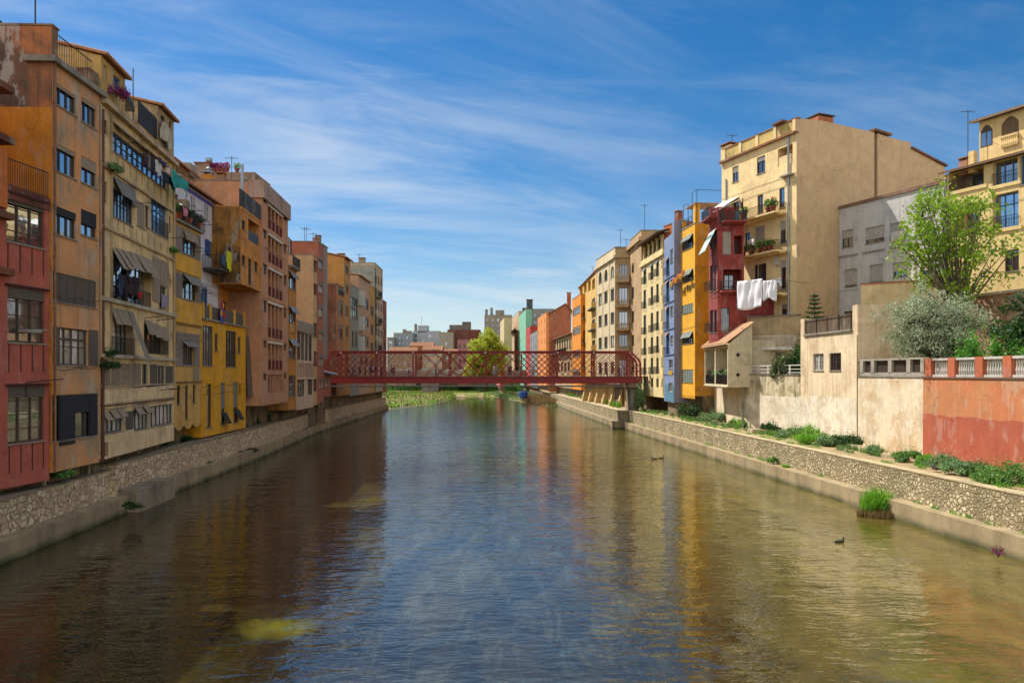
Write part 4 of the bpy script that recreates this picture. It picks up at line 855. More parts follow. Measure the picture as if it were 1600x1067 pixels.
# its set-back part with the balconies, facing the camera
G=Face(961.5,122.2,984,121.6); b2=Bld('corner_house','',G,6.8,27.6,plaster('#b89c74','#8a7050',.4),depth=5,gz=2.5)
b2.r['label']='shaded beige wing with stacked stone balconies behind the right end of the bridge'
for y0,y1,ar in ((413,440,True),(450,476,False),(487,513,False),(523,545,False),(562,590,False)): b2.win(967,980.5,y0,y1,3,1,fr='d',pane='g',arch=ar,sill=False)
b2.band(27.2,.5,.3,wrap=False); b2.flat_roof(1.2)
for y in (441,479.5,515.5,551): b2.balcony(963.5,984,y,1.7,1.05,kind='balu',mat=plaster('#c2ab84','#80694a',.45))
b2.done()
F=Face(984.2,121.4,1002,112.6); b=Bld('corner_tower','narrow beige tower bay with rounded cornice beside the palazzo',F,4.5,28.9,plaster('#b5966c','#8a6f4e',.4),depth=6,base=.8)
for y0,y1,ar in ((412,428,1),(450,468,0),(487,505,0),(524,541,0),(562,580,0)): b.win(987,990.5,y0,y1,1,fr='d',pane='d',arch=bool(ar),sill=False)
b.band(28.3,.6,.5); b.flat_roof(1.0); b.antenna(988,6,2,z=29.5); b.done()
# cream palazzo
F=Face(1002.3,112.4,1037.3,100.3); f=F; PAL=plaster('#dcc68f','#b39a64',.25); b=Bld('palazzo','cream palazzo with columned roof loggia and small iron balconies, right bank',F,4.75,24.6,PAL,depth=9,base=3)
for (x0,x1) in ((1005.5,1009.6),(1016.7,1020.6),(1025.3,1029.2)):
    dy=-(x0-1005.5)*.62
    for (y0,y1) in ((420,445),(454,483),(493,523),(529,555),(560,585),(590,604)):
        k=(HY-(y0+y1)/2)/(HY-432); F_,u0,u1,z0,z1=b.win(x0,x1,y0+dy*k,y1+dy*k,1,3,fr='g',pane='d',sill=False)
        if y0<585: b.iron(F,u0-.12,u1+.12,z0,z0+1.0,.0,.35,gap=.2); b.awn(F,u0-.05,u1+.05,z1,.5,.3,SLT,'sun_blind') if y0<440 else None
for (y0,y1) in ((404,418),(446,460),(484,500),(522,536),(558,572),(592,602)): b.win(1033.4,1036.3,y0,y1,1,fr='g',pane='d',shut='ct')
b.band(24.2,.35,.3); b.band(24.6,.5,.12,wrap=False)
q=MB(); lz=24.6
for px in (1003.4,1010,1016.5,1023,1030): 
    q=MB(); u=F.u(px); q.fb(F,u-.28,u+.28,lz,lz+.7,-.7,-.1); q.lathe(F.p(u,lz+.7,-.4),[(.3,0),(.24,.1),(.2,1.6),(.3,1.75)],10); q.fb(F,u-.3,u+.3,lz+2.45,lz+2.7,-.7,-.1); q.build('column',PAL,b.r)
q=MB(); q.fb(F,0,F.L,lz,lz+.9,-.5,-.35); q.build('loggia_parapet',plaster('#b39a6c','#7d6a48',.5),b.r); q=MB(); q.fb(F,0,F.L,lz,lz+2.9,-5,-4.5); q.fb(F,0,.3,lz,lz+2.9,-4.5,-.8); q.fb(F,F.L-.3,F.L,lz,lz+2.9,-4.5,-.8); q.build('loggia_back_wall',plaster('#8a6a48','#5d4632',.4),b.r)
b.tile_roof(1.0,.25,4,z=lz+2.75,mat=plain('#6d5a4c',.85)); b.pipe(1037,5,27,u=F.L-.1,mat=PAL); b.done()
# blue house
F=Face(1037.8,99.2,1053.3,93.2); f=F; BLU=plaster('#7487a8','#5d6c8a',.3); b=Bld('narrow_house','narrow blue-grey house between the cream palazzo and the yellow house',F,4.35,26.0,BLU,depth=1.9,base=.5)
rowsb=((405,432,391,412),(440,474,438,452),(480,515,479,494),(520,554,525,538))
for (a0,a1,c0,c1) in rowsb:
    F_,u0,u1,z0,z1=b.win(1041,1045.5,a0,a1,2,3,fr='bl',pane='g'); b.win(1047.5,1051.5,c0,c1,2,2,fr='w',pane='g'); b.iron(F,u0-.1,u1+.1,z0,z0+.9,0,.5,gap=.25); b.awn(F,u0,u1,z1,.5,.4,plain('#8a6a58',.8),'sun_blind')
b.win(1045,1051,562,576,2,fr='w',pane='g'); b.win(1045,1051,598,612,4,1,fr='w',pane='cd'); q=MB(); q.fb(F,F.u(1045),F.u(1051),F.z(1045,586),F.z(1045,579),.01,.06); q.build('yellow_board',plain('#b08f28'),b.r)
for y in (438,476,517,556): b.band(F.z(1041,y),.14,.08,plain('#47536b'),wrap=False)
b.patch(1039.2,1053,600,625,plain('#4f7f96'),.03,name='painted_base')
g=b.faces[1]; q=MB(); q.fb(g,0.001,1.9,4.4,27.4,.004,.02); q.build('lilac_side_wall',plaster('#85849a','#5f5e6d',.3),b.r); q=MB(); q.fb(F,F.L-1.1,F.L,26.0,27.4,-1.85,0); q.build('parapet',BLU,b.r); b.done()
F=Face(1037,101.5,1062,98); b=Bld('rear_house','orange rendered stair block with brick chimney behind the blue house',F,22,28.3,plaster('#b4602c','#80482c',.35),depth=4,gz=20); b.flat_roof(0); b.chimney(1046,0,.8,1.7,1.5,plaster('#8a5034','#4f3426',.5)); b.done()
# yellow house
F=Face(1063.8,93.2,1085.8,88.3); f=F; YL=plaster('#e3a722','#b3831c',.22); b=Bld('town_house','bright yellow house with shuttered window bands and a roof terrace, right bank',F,5.35,26.0,YL,depth=4.6,base=1)
for (y0,y1,sh) in ((374,394,None),(427,443,None),(478,491,'cn'),(522,538,None),(577.5,597,'cn')):
    b.win(1065,1083,y0,y1,6,1,fr='g' if not sh else 'n',pane='d',shut=None if not sh else 'ct',blind=0); 
    if not sh: b.awn(F,F.u(1068),F.u(1083),F.z(1068,y0-2),.7,.45,SLT,'sun_blind')
q=MB(); 
for i in range(11): u=(i+.5)*F.L/11; q.fb(F,u-.14,u+.14,5.0,5.35,-.05,0)
q.build('toothed_hem',YL,b.r)
g=b.faces[1]; q=MB(); q.fb(g,.002,4.6,5.4,25.95,.004,.02); q.build('side_wall',plaster('#cd8d1c','#8f6424',.45,big=.6),b.r)
q=MB(); q.fb(F,-.05,F.L,26.0,26.15,-4.7,.06); q.build('terrace_slab',CONC,b.r); b.iron(F,.1,F.L-1.2,26.15,27.2,-.1,-.04,gap=.35)
q=MB()
for u in (F.L-.5,): q.fb(F,u-.3,u+.3,26.15,28.4,-.7,-.1); q.fb(F,u-.3,u+.3,26.15,28.4,-3.7,-3.1)
q.fb(F,0,.5,26.15,27.2,-.6,-.1); q.each('terrace_pillar',YL,b.r)
q=MB(); 
for i in range(9): q.fb(F,F.L-3.2+i*.4,F.L-3.0+i*.4,28.42,28.52,-4.2,.1)
q.build('pergola',plaster('#b79a80','#7d6650',.4),b.r)
q=MB()
for u,h in ((.2,3.2),(1.8,3.0),(3.2,4.0),(4.8,4.0)): q.tube(F.p(u,26.1,-.3),F.p(u,26.1+h,-.3),.035)
q.tube(F.p(.2,29.3,-.3),F.p(1.8,29.1,-.3),.03); q.tube(F.p(3.2,30.1,-.3),F.p(4.8,30.1,-.3),.03); q.tube(F.p(4.8,30.1,-.3),F.p(4.8,30.1,-4),.03); q.build('clothes_frame',IRON,b.r)
# painted butterflies on the facade
q=MB()
def wing(q,F,u,z,s,d,flip=1):
    for a,bq,r_ in ((.5,.45,.42),(.42,-.3,.3)):
        for sg in (-1,1):
            pts=[]
            for k in range(10): t=2*math.pi*k/10; pts.append(F.p(u+sg*(a*s*.7)+math.cos(t)*r_*s,z+bq*s+math.sin(t)*r_*s*1.1,d))
            i=len(q.v); q.v+=pts; q.f.append(tuple(range(i,i+10))); q.mi.append(0)
for i,u in enumerate((1.6,2.6,3.6,4.6)): wing(q,F,u,F.z(1067,454)+.1*(i%2),.42,.03)
q.build('painted_butterflies',plain('#6f5a30'),b.r); b.done()
for i in range(6):
    q=MB(); c=Vector(F.p(-.9+i*.85,F.z(1063,444)+.25*(i%2)+i*.14,.9)); 
    for k in range(6):
        t=2*math.pi*k/6; p_=c+Vector((0,math.cos(t)*.26,math.sin(t)*.26)); q.lathe(p_,[(.05,-.1),(.17,-.04),(.17,.05),(.04,.12)],6)
    q.tube(c,F.p(-.9+i*.85 if i else .02,c.z-.1,.0) if i else c+Vector((.2,0,0)),.02); o=q.build('flower_ornament',plain('#d8781c' if i%2 else '#d9a02c')); tag(o,'%s orange flower ornament on the string across the yellow house'%(('first','second','third','fourth','fifth','sixth')[i]+' from left'),'ornament','flower ornaments on the yellow house')
# crimson house
CRM=plaster('#913a34','#6a2c26',.35); PEELT0=plaster('#d8c6a6','#8f7f62',.35,streak=.35,peel=None); F=Face(1107.6,81.6,1121.3,78.05); f=F; b=Bld('town_house','crimson house with balconies and awning in front of the tall cream-yellow block',F,11.4,23.9,CRM,depth=2.8)
for y0,y1 in ((362,388),(416,456),(485,520)): b.win(1109.5,1114.5,y0,y1,2,fr='b',pane='g'); b.win(1116,1120,y0,y1,2,fr='b',pane='g'); b.iron(F,.3,F.L-.3,F.z(1110,y1),F.z(1110,y1)+1,0,.6,gap=.2)
b.awn(F,.6,F.L-.2,F.z(1111,361),2.6,1.3,plain('#a9bdb3',.8)); b.balcony(1108,1121,347,.9,1.0,kind='iron',mat=CRM)
g=b.faces[1]
def rect1(pa,pb,yt,yb): ua,ub=sorted((g.u(pa),g.u(pb))); return (ua,ub,g.z(pa,yb),g.z(pa,yt))
b.win(0,0,0,0,cols=4,uz=rect1(1129.5,1142,362,397),fi=1,fr='w',shut='cw',pane='cd'); b.win(0,0,0,0,cols=4,uz=rect1(1127,1140,481,518),fi=1,fr='b',pane='g'); 
b.loggia(0,0,0,0,1.6,fi=1,uz=rect1(1130,1159,421,452),rail=None,door='d'); b.balcony(0,0,0,.9,1,fi=1,uz=(.2,g.u(1160),g.z(1130,455)),mat=CRM); b.loggia(0,0,0,0,1.4,fi=1,uz=rect1(1147,1160,368,397),rail=None,door='d')
b.balcony(0,0,0,1.3,1,fi=1,uz=(.3,g.u(1162),g.z(1130,348)),mat=CRM,kind='iron')
q=MB(); q.fb(F,0,.5,23.9,26.3,-2.7,0); q.fb(F,F.L-.4,F.L,23.9,25.7,-.8,0); q.each('roof_pillar',CRM,b.r); b.band(23.3,.3,.15); q=MB(); G_=b.faces[1]; q.hexa([G_.p(.1,25.3,.9),G_.p(2.8,26.6,.4),G_.p(2.8,26.9,-2.6),G_.p(.1,25.6,-2.4)]+[G_.p(.1,25.34,.9),G_.p(2.8,26.64,.4),G_.p(2.8,26.94,-2.6),G_.p(.1,25.64,-2.4)]); q.build('sun_sail',plain('#dcd8cc',.8),b.r); q=MB(); q.tube(G_.p(2.6,23.9,.2),G_.p(2.6,26.6,.2),.05); q.tube(G_.p(.2,23.9,.8),G_.p(.2,25.3,.8),.05); q.build('sail_pole',IRON,b.r); b.iron(G_,.1,2.7,23.9,24.9,.0,.1)
b.done()
G=Face(0,0,0,0,pts=(g.p(2.81,0)[:2],g.p(7.6,0)[:2])); b=Bld('crimson_annex','lower crimson wall behind the hanging white sheets',G,2.4,17.2,CRM,depth=2.2,cat='building'); b.done()
# tall cream-yellow block
TA=Vector((24.5,86.0)); TB=Vector((29.0,75.0)); F=Face(0,0,0,0,pts=(TA,TB)); f=F; TANY=plaster('#e8cd96','#b99a60',.28); b=Bld('apartment_block','tall cream-yellow block with curved balconies, parapet and huge bare beige side wall',F,3.0,32.6,TANY,depth=10,basemat=TANY)
def r0(pa,pb,yt,yb): ua,ub=sorted((F.u(pa),F.u(pb))); return (ua,ub,F.z(pa,yb),F.z(pa,yt))
b.win(0,0,0,0,cols=2,uz=r0(1144.5,1154,262,286),fr='n',pane='g',blind=.4,bm='g'); b.win(0,0,0,0,cols=2,uz=r0(1182.5,1195.5,247,273),fr='n',pane='g',blind=.3,bm='g')
b.loggia(0,0,0,0,1.3,uz=r0(1215.5,1238.5,234,262),rail='panel',door='d',rm=TANY)
b.win(0,0,0,0,cols=2,uz=r0(1183.5,1192.5,306,335),fr='n',pane='g'); b.win(0,0,0,0,cols=1,uz=r0(1145.5,1154.5,318,346),fr='n',pane='d'); b.win(0,0,0,0,cols=1,uz=r0(1217.5,1226,295,326),fr='n',pane='g')
b.win(0,0,0,0,cols=2,uz=r0(1180,1194.5,355,385),fr='w',pane='g',shut='cw'); b.win(0,0,0,0,cols=2,uz=r0(1219,1227.5,347,381),fr='b',pane='g',blind=.4,bm='w')
b.win(0,0,0,0,cols=2,uz=r0(1184.5,1193,414,440),fr='d',pane='d',shut='od'); b.win(0,0,0,0,cols=1,uz=r0(1218.5,1228,408,452),fr='w',pane='d',blind=.25,bm='w'); b.win(0,0,0,0,cols=2,uz=r0(1221,1229.5,476,495),fr='d',pane='d',blind=.4,bm='n')
b.win(0,0,0,0,cols=2,uz=r0(1164,1172,365,392),fr='d',pane='d')
b.balcony(0,0,0,1.5,1.0,uz=(F.u(1150),F.u(1228),F.z(1228,331)),mat=TANY); b.balcony(0,0,0,1.6,1.0,uz=(F.u(1160),F.u(1231),F.z(1231,391)),mat=TANY); b.balcony(0,0,0,1.3,1.0,uz=(F.u(1208),F.u(1233),F.z(1233,458)),mat=TANY)
pz=32.6; q=MB(); q.fb(F,.3,F.L,pz,34.0,-.35,-.02); q.build('parapet',plaster('#cdb068','#7d7048',.55),b.r); q=MB(); q.fb(F,-.1,F.L+.05,pz-.1,pz+.12,-.3,.35); q.fb(F,.2,F.L+.1,34.0,34.12,-.45,.06); q.build('cornice',plaster('#8a5a3a','#5d3c28',.4),b.r)
q=MB()
for i in range(5): u=.5+i*(F.L-.8)/4; q.fb(F,u-.18,u+.18,pz+.125,33.98,-.018,.08)
q.each('parapet_pier',TANY,b.r); b.chimney(1131,0,1.6,1.9,1,TANY)
b.pipe(1241,5,32.4,u=F.L-1.0,r=.1,out=.14); b.pipe(1133,18,30.5,u=.9,r=.08)
q=MB(); q.fb(F,F.L-1.9,F.L-.3,F.z(1232,276),F.z(1232,276)+.15,.02,.5); q.build('shelf',CONC,b.r); q=MB(); q.fb(F,F.u(1214),F.u(1218),F.z(1216,415),F.z(1216,403),.02,.4); q.build('air_conditioner',plain('#b8b4aa'),b.r)
b.awn(F,.3,F.u(1155),F.z(1150,309),1.3,2.2,plain('#d8d4c6',.8)); b.antenna(1131,5,1.2,z=31)
# stepped bare side wall
SDM=plaster('#bfa27c','#9c8260',.22,streak=.4,big=.25); S=Vector((2.45,1.0)).normalized(); Nn=Vector((S.y,-S.x))
def sp_(s,z,o=0.0): q_=TB+S*s+Nn*o; return (q_.x,q_.y,z)
def su(px): r=(px-CX)/FP; return (r*TB.y-TB.x)/(S.x-r*S.y)
def sz_(px,py): s=su(px); return EYE-(py-HY)/FP*(TB.y+s*S.y)
m=MB(); s1,s2,s3,s4,s5=su(1366),su(1371),su(1423),su(1476),su(1284)
prof=[(0.0,2.0),(0.0,sz_(1245,185)),(s5,sz_(1284,189)),(s1,sz_(1365,207)),(s1,2.0)]
def prism(prof,d0,d1,mat,name):
    m=MB(); n=len(prof); A=[sp_(s,z,d0) for s,z in prof]; B=[sp_(s,z,d1) for s,z in prof]; m.poly(A); m.poly(B)
    for i in range(n): j=(i+1)%n; m.quad(A[i],A[j],B[j],B[i])
    return m.build(name,mat,b.r)
prism(prof,.02,-.45,SDM,'side_wall'); prism([(.6,32.61),(.6,33.8),(s1,33.2),(s1,32.61)],-.46,-9,CONC,'roof_deck'); prism([(s1+.01,2),(s1+.01,sz_(1367,208)),(s2,sz_(1371,209)),(s2,2)],-.3,-9,plaster('#6f5c42','#4b3e2e',.4),'side_groove')
prism([(s2+.01,2),(s2+.01,sz_(1372,209)),(su(1392),sz_(1392,216)),(s3,sz_(1423,223)),(s3,sz_(1423,233)),(s4,sz_(1476,261)),(s4,2)],.02,-8,SDM,'side_wall')
q=MB(); 
for a,c in (((s3,sz_(1423,233)+.02),(s4+.2,sz_(1476,261)+.02)),((s1-.2,sz_(1366,206)+.1),(su(1392),sz_(1392,214)+.1))):
    q.hexa([sp_(a[0],a[1],.25),sp_(c[0],c[1],.25),sp_(c[0],c[1],-8),sp_(a[0],a[1],-8),sp_(a[0],a[1]+.2,.25),sp_(c[0],c[1]+.2,.25),sp_(c[0],c[1]+.2,-8),sp_(a[0],a[1]+.2,-8)])
q.build('roof',plaster('#7d5240','#4b3428',.5),b.r)
def sbox(name,px0,px1,z0,z1,d0,d1,mat): q=MB(); a,c=su(px0),su(px1); q.hexa([sp_(a,z0,d0),sp_(c,z0,d0),sp_(c,z0,d1),sp_(a,z0,d1),sp_(a,z1,d0),sp_(c,z1,d0),sp_(c,z1,d1),sp_(a,z1,d1)]); return q.build(name,mat,b.r)
sbox('chimney',1284,1308,33.6,sz_(1284,178),-.5,-2.0,plaster('#a8653f','#5d4030',.5)); sbox('chimney_cap',1283,1309,sz_(1284,176.5),sz_(1284,174.8),-.3,-2.2,plain('#4b3a30')); sbox('chimney',1335,1345,33,sz_(1335,193.5),-1,-2,plain('#b8b2a6')); sbox('roof_vent',1238,1262,34.1,sz_(1250,181.5),-1.5,-3,plain('#5d3a2c')); sbox('roof_rubble',1362,1388,33,sz_(1366,201),-1.5,-3,plaster('#5d4a3c','#33291f',.6))
b.done()
# grey-white house
WA=Vector((34.25,77.05)); WD=Vector((.447,-1.0)).normalized(); F=Face(0,0,0,0,pts=(WA,WA+WD*11.6)); f=F; WG=plaster('#b9b7b2','#8f8d8a',.28,streak=.6); b=Bld('office_house','white-grey house with roller shutters set back between the tall block and the top right villa',F,3,25.4,WG,depth=9)
for a,sh in (((1315,1332.5,361.5,388),.45),((1352,1381.5,357,382),.75),((1391,1415,350,375),.8),((1443,1459,340,368),.5)): b.win(0,0,0,0,cols=2,uz=r0(*a),fr='d',pane='d',blind=sh,bm='w',r=.25)
for a,sh in (((1319.5,1339,422,449),.9),((1359,1379.5,415,441),.97),((1395,1417.5,411,434),.6),((1440,1460,405,430),.7)): b.win(0,0,0,0,cols=2,uz=r0(*a),fr='d',pane='d',blind=sh,bm='w',r=.25)
b.win(0,0,0,0,cols=2,uz=r0(1319,1338,487,500),fr='d',pane='d')
for px in (1345,1387.5,1428,1470): u=F.u(px); q=MB(); q.fb(F,u-.22,u+.22,3.1,23.5,.002,.12); q.each('pilaster',WG,b.r)
for y in (402,): b.band(F.z(1320,y),.16,.1,plaster('#8a8684'),wrap=False)
b.band(25.2,.3,.15,plaster('#7d5c48','#4b3a30',.4),wrap=False,name='coping'); 
for px in (1337,1382): u=F.u(px); q=MB(); q.tube(F.p(u,F.z(px,376),.05),F.p(u+.9,F.z(px,376)+.1,.8),.02); q.build('line_bracket',IRON,b.r)
q=MB(); u=F.u(1398); q.fb(F,u,u+1.1,F.z(1398,379),F.z(1398,379)+.9,.05,.5); q.lathe(F.p(u+.55,F.z(1398,379)+.1,.5),[(.01,0),(.3,0),(.3,.02)],10); q.build('air_conditioner',plain('#b8b4aa'),b.r)
b.done()
# top right villa
VA=WA+WD*11.65; F=Face(0,0,0,0,pts=(VA,VA+WD*10.2)); f=F; VIL=plaster('#dcc084','#b0965e',.25); b=Bld('villa','cream villa at the top right with tiled eave, blue-framed glazing and arched top floor',F,3,25.9,VIL,depth=8)
b.loggia(0,0,0,0,2.2,uz=r0(1482.5,1537,268,303),rail='iron',door='d'); b.loggia(0,0,0,0,1.6,uz=r0(1484,1530,325,372),rail='iron',door='d')
b.win(0,0,0,0,cols=3,rows=1,uz=r0(1551,1590,253,294),fr='bl',pane='g',r=.6,sill=False); b.win(0,0,0,0,cols=3,rows=1,uz=r0(1551,1591.5,306,362),fr='bl',pane='b',r=.6,sill=False,transom=.3); b.win(0,0,0,0,cols=2,uz=r0(1593,1612,244,290),fr='bl',pane='g',r=.4); b.win(0,0,0,0,cols=2,uz=r0(1570,1592,392,425),fr='n',pane='d'); b.win(0,0,0,0,cols=2,uz=r0(1601,1620,300,360),fr='bl',pane='g',r=.4)
for (a,c,y) in ((1551,1590,294),(1551,1591.5,362),(1484,1537,303)):
    ua,ub=F.u(a),F.u(c); b.band(F.z(a,y+3),.3,.12,VIL,wrap=False,u0=ua-.3,u1=ub+.3,name='balcony_ledge'); b.iron(F,ua,ub,F.z(a,y),F.z(a,y)+1.1,0,.1,gap=.13)
b.tile_roof(.7,.3,3.6,mat=plain('#8a6a50',.85)); b.pipe(1479,3,25.5,u=.15,r=.09)
s=sub_block(b,'upper_storey',1511.5,1640,25.92,30.2,VIL,6,off=-1.6,wins=[])
g=s.F; b.chimney(1500,0,.8,1.0,.8,plaster('#b06a44')); b.chimney(1513,0,.5,1.6,.6,VIL,cap=False); b.antenna(1503,5.5,.8)
b.done()
def gz(px,py): return g.z(px,py)
q=MB(); q.hexa([g.p(-.5,30.15,.7),g.p(g.L,30.15,.7),g.p(g.L,31.0,-3.5),g.p(-.5,31.0,-3.5),g.p(-.5,30.35,.7),g.p(g.L,30.35,.7),g.p(g.L,31.2,-3.5),g.p(-.5,31.2,-3.5)]); q.build('roof',plain('#7d6650',.85),b.r)
for a,c,yt,yb in ((1532,1551,208,232),(1565,1592,196,232)):
    ua,ub=g.u(a),g.u(c); zt,zb=gz(a,yt),gz(a,yb); q=MB(); q.fb(g,ua,ub,zb,zt,.003,.01)
    n=8; pts=[g.p(ua+(ub-ua)*k/n,zt+.55*math.sin(math.pi*k/n),.006) for k in range(n+1)]
    q.poly(pts); o=q.build('arched_opening',FRN if c<1560 else plaster('#6f5a40','#4b3c2a',.5),b.r)
    if c<1560:
        p_=MB(); w=(ub-ua-.3)/2
        for k in range(2): p_.fb(g,ua+.1+k*(w+.1),ua+.1+k*(w+.1)+w,zb+.1,zt-.1,.0105,.016)
        p_.build('pane',GL,o)
    else:
        p_=MB(); n=9
        for k in range(n): p_.lathe(g.p(ua+(ub-ua)*(k+.5)/n,zb-.05,.12),[(.07,0),(.12,.3),(.06,.6),(.1,.85)],8)
        p_.fb(g,ua,ub,zb+.8,zb+.95,.02,.24); p_.build('balustrade',VIL,b.r)
# ------------------------------------------------------------------ garden walls along the right walkway
PEEL=plaster('#e2d8c2','#b5a284',.6,peel='#c9ab7c',streak=.3,big=.6); PEELT=plaster('#d8c6a6','#8f7f62',.35,streak=.35,peel=None)
W0=Vector((24.2,88));W1=Vector((23.6,74.4));W2=Vector((26.0,66.3));W3=Vector((26.72,56.9));W4=Vector((27.3,48.9));W5=Vector((28.6,30.0))
def wallbox(name,label,P,Q,z0,z1,th,mat,cat='wall'):
    F=Face(0,0,0,0,pts=(P,Q)); r_=wthing(name,label,cat,(F.p(F.L/2,z0,-th/2))); return F,r_
def wall_mesh(F,r_,z0,z1,th,mat,name='wall',holes=()):
    m=MB(); grid_wall(m,F,0,F.L,z0,z1,list(holes)); P=F.p; L=F.L
    m.quad(P(0,z0,0),P(0,z1,0),P(0,z1,-th),P(0,z0,-th)); m.quad(P(L,z0,0),P(L,z1,0),P(L,z1,-th),P(L,z0,-th)); m.quad(P(0,z1,0),P(L,z1,0),P(L,z1,-th),P(0,z1,-th)); m.quad(P(0,z0,-th),P(L,z0,-th),P(L,z1,-th),P(0,z1,-th)); return m.build(name,mat,r_)
# under the bay
F,r_=wallbox('garden_wall','pale wall shaded by the projecting white bay, below the crimson house',W0,W1,2.3,11.5,1,PEELT); wall_mesh(F,r_,2.3,6.8,1.0,PEELT); 
m=MB(); m.fb(F,F.L-4.6,F.L,6.802,11.4,-3,0); m.build('upper_wall',plaster('#c9ba9c','#8f7f62',.3),r_)
# courtyard stretch
F,r_=wallbox('garden_wall','streaked cream wall under the white courtyard railing',W1,W2,2.3,7.9,1,PEELT); STK=plaster('#cfc2a0','#7d6a30',.75,streak=1.3,big=.9); wall_mesh(F,r_,2.3,5.9,1,PEEL); 
q=MB(); q.fb(F,0,F.L,5.902,7.9,-1,0); q.build('streaked_band',STK,r_); q=MB(); q.fb(F,0,F.L,7.902,7.98,-1.1,.08); q.build('coping',CONC,r_)
RAILW=plain('#d8d4c8',.5); q=MB(); L=F.L
q.fb(F,.3,L,8.75,8.83,-.2,-.12); q.fb(F,.3,L,8.1,8.16,-.19,-.13); q.fb(F,.3,L,8.4,8.46,-.19,-.13)
for i in range(6): u=.3+(L-.4)*i/5; q.fb(F,u-.05,u+.05,7.98,8.75,-.21,-.11)
q.build('railing',RAILW,r_); q=MB(); q.fb(F,-.1,.25,7.98,12.8,-.5,.02); q.build('corner_post',PEELT,r_)
b=Bld('courtyard_house','small white house with railed balcony at the back of the green courtyard',Face(1167,77.5,1252,74),7.9,13.9,plaster('#bfa57a','#8a7450',.4),depth=.7,gz=7.9); q=MB(); F=b.F
q.fb(F,.0,1.6,8,10.6,.002,1.4); q.fb(F,0,5.5,10.4,10.6,1.402,2.2); q.build('white_porch',plaster('#d8d2c4'),b.r); b.iron(F,.0,5.5,10.6,11.8,1.4,2.15,mat=RAILW); b.win(0,0,0,0,cols=2,uz=(2.2,4.0,8.1,10.2),fr='w',pane='g'); b.band(13.9,.12,.1,CONC,wrap=False); b.done()
# cream annex with two windows
F=Face(0,0,0,0,pts=(W2,W3)); f=F; ANX=plaster('#e0caa6','#b0946c',.5,streak=.6); b=Bld('garden_house','cream garden house with two small barred windows and reed fence on top',F,2.4,11.35,ANX,depth=4.5,cat='garden house')
b.win(0,0,0,0,cols=2,uz=r0(1271,1286.5,553,579),fr='w',pane='g'); b.win(0,0,0,0,cols=2,uz=r0(1296.5,1314,552,579),fr='n',pane='g')
for k in (0,1): 
    pa=(1271,1286.5,553,579) if k==0 else (1296.5,1314,552,579); u0,u1,z0,z1=r0(*pa); q=MB()
    for i in range(5): u=u0+(u1-u0)*i/4; q.tube(F.p(u,z0,.04),F.p(u,z1,.04),.012)
    q.tube(F.p(u0,(z0+z1)/2,.045),F.p(u1,(z0+z1)/2,.045),.012); q.build('window_bars',IRON,b.r)
b.patch(0,0,0,0,PEEL,.012,uz=(.02,F.L-.02,2.42,6.1),name='peeled_base')
q=MB(); q.fb(F,0,.7,11.352,12.9,-1.5,-.0); q.fb(F,F.u(1332),F.L,11.352,13.35,-4.5,0); q.each('end_pier',ANX,b.r)
q=MB(); q.fb(F,.7,F.u(1332),11.352,11.5,-.4,.15); q.build('coping',CONC,b.r)
q=MB(); n=90
for i in range(n): u=.75+(F.u(1332)-.8)*i/n; q.fb(F,u,u+.06,11.5,12.75+rnd.uniform(-.06,.06),-.16,-.1)
q.build('reed_screen',plaster('#6f5a45','#3f3226',.6),b.r); q=MB()
for i in range(5): u=.9+(F.u(1332)-1.2)*i/4; q.tube(F.p(u,11.5,-.05),F.p(u,12.8,-.05),.03)
q.tube(F.p(.7,12.6,-.06),F.p(F.u(1332),12.6,-.06),.02); q.build('fence_frame',IRON,b.r); b.pipe(0,2.6,11,plaster('#b09a74'),u=F.L-.02,r=.04,out=.03); b.done()
# plain boundary wall with grey posts and reed panels
F,r_=wallbox('garden_wall','peeling cream boundary wall with grey posts and reed panels, between the garden house and the red wall',W3,W4,2.3,7.8,.6,PEEL)
wall_mesh(F,r_,2.3,7.75,.6,plaster('#dccbac','#bf9e70',.75,peel='#e4dac6',streak=.4,big=.35))
q=MB(); q.fb(F,0,F.L,7.752,7.84,-.65,.06); q.build('coping',CONC,r_)
q=MB(); q.fb(F,.2,F.L,7.842,8.1,-.4,-.08); q.fb(F,0,F.L,8.98,9.1,-.45,-.04)
for px in (1345,1362,1389,1418,1440): u=F.u(px); q.fb(F,max(0,u-.22),min(F.L,u+.22),8.1,8.98,-.45,-.05)
q.build('balustrade',plaster('#a59c8c','#6d6558',.5),r_)
q=MB(); n=70
for i in range(n): u=.2+(F.L-.4)*i/n; q.fb(F,u,u+.055,8.102,8.95,-.3,-.26)
q.build('reed_panel',plain('#4b3f33',.9),r_)
# two-tone red wall with white balusters
W5=W4+(W5-W4)*1.25
F,r_=wallbox('garden_wall','two-tone orange-red wall topped by a white balustrade at the right edge',W4+(W5-W4).normalized()*.003,W5,2.3,7.7,.6,RED); RDL=plaster('#bf7248','#a88a5c',.45,streak=.35,big=.25); RDD=plaster('#a8573c','#a04a34',.5,streak=.4,big=.5)
wall_mesh(F,r_,2.3,7.7,.6,RDL); m=MB(); n=40
for i in range(n):
    a,c=F.L*i/n,F.L*(i+1)/n; za=5.35+.05*math.sin(a*1.7)+.04*math.sin(a*4.1); zb=5.35+.05*math.sin(c*1.7)+.04*math.sin(c*4.1)
    m.quad(F.p(a,2.35,.012),F.p(c,2.35,.012),F.p(c,zb,.012),F.p(a,za,.012))
m.build('darker_band',RDD,r_); q=MB(); q.fb(F,0,F.L,7.702,7.8,-.65,.07); q.build('coping',plain('#6b5244'),r_)
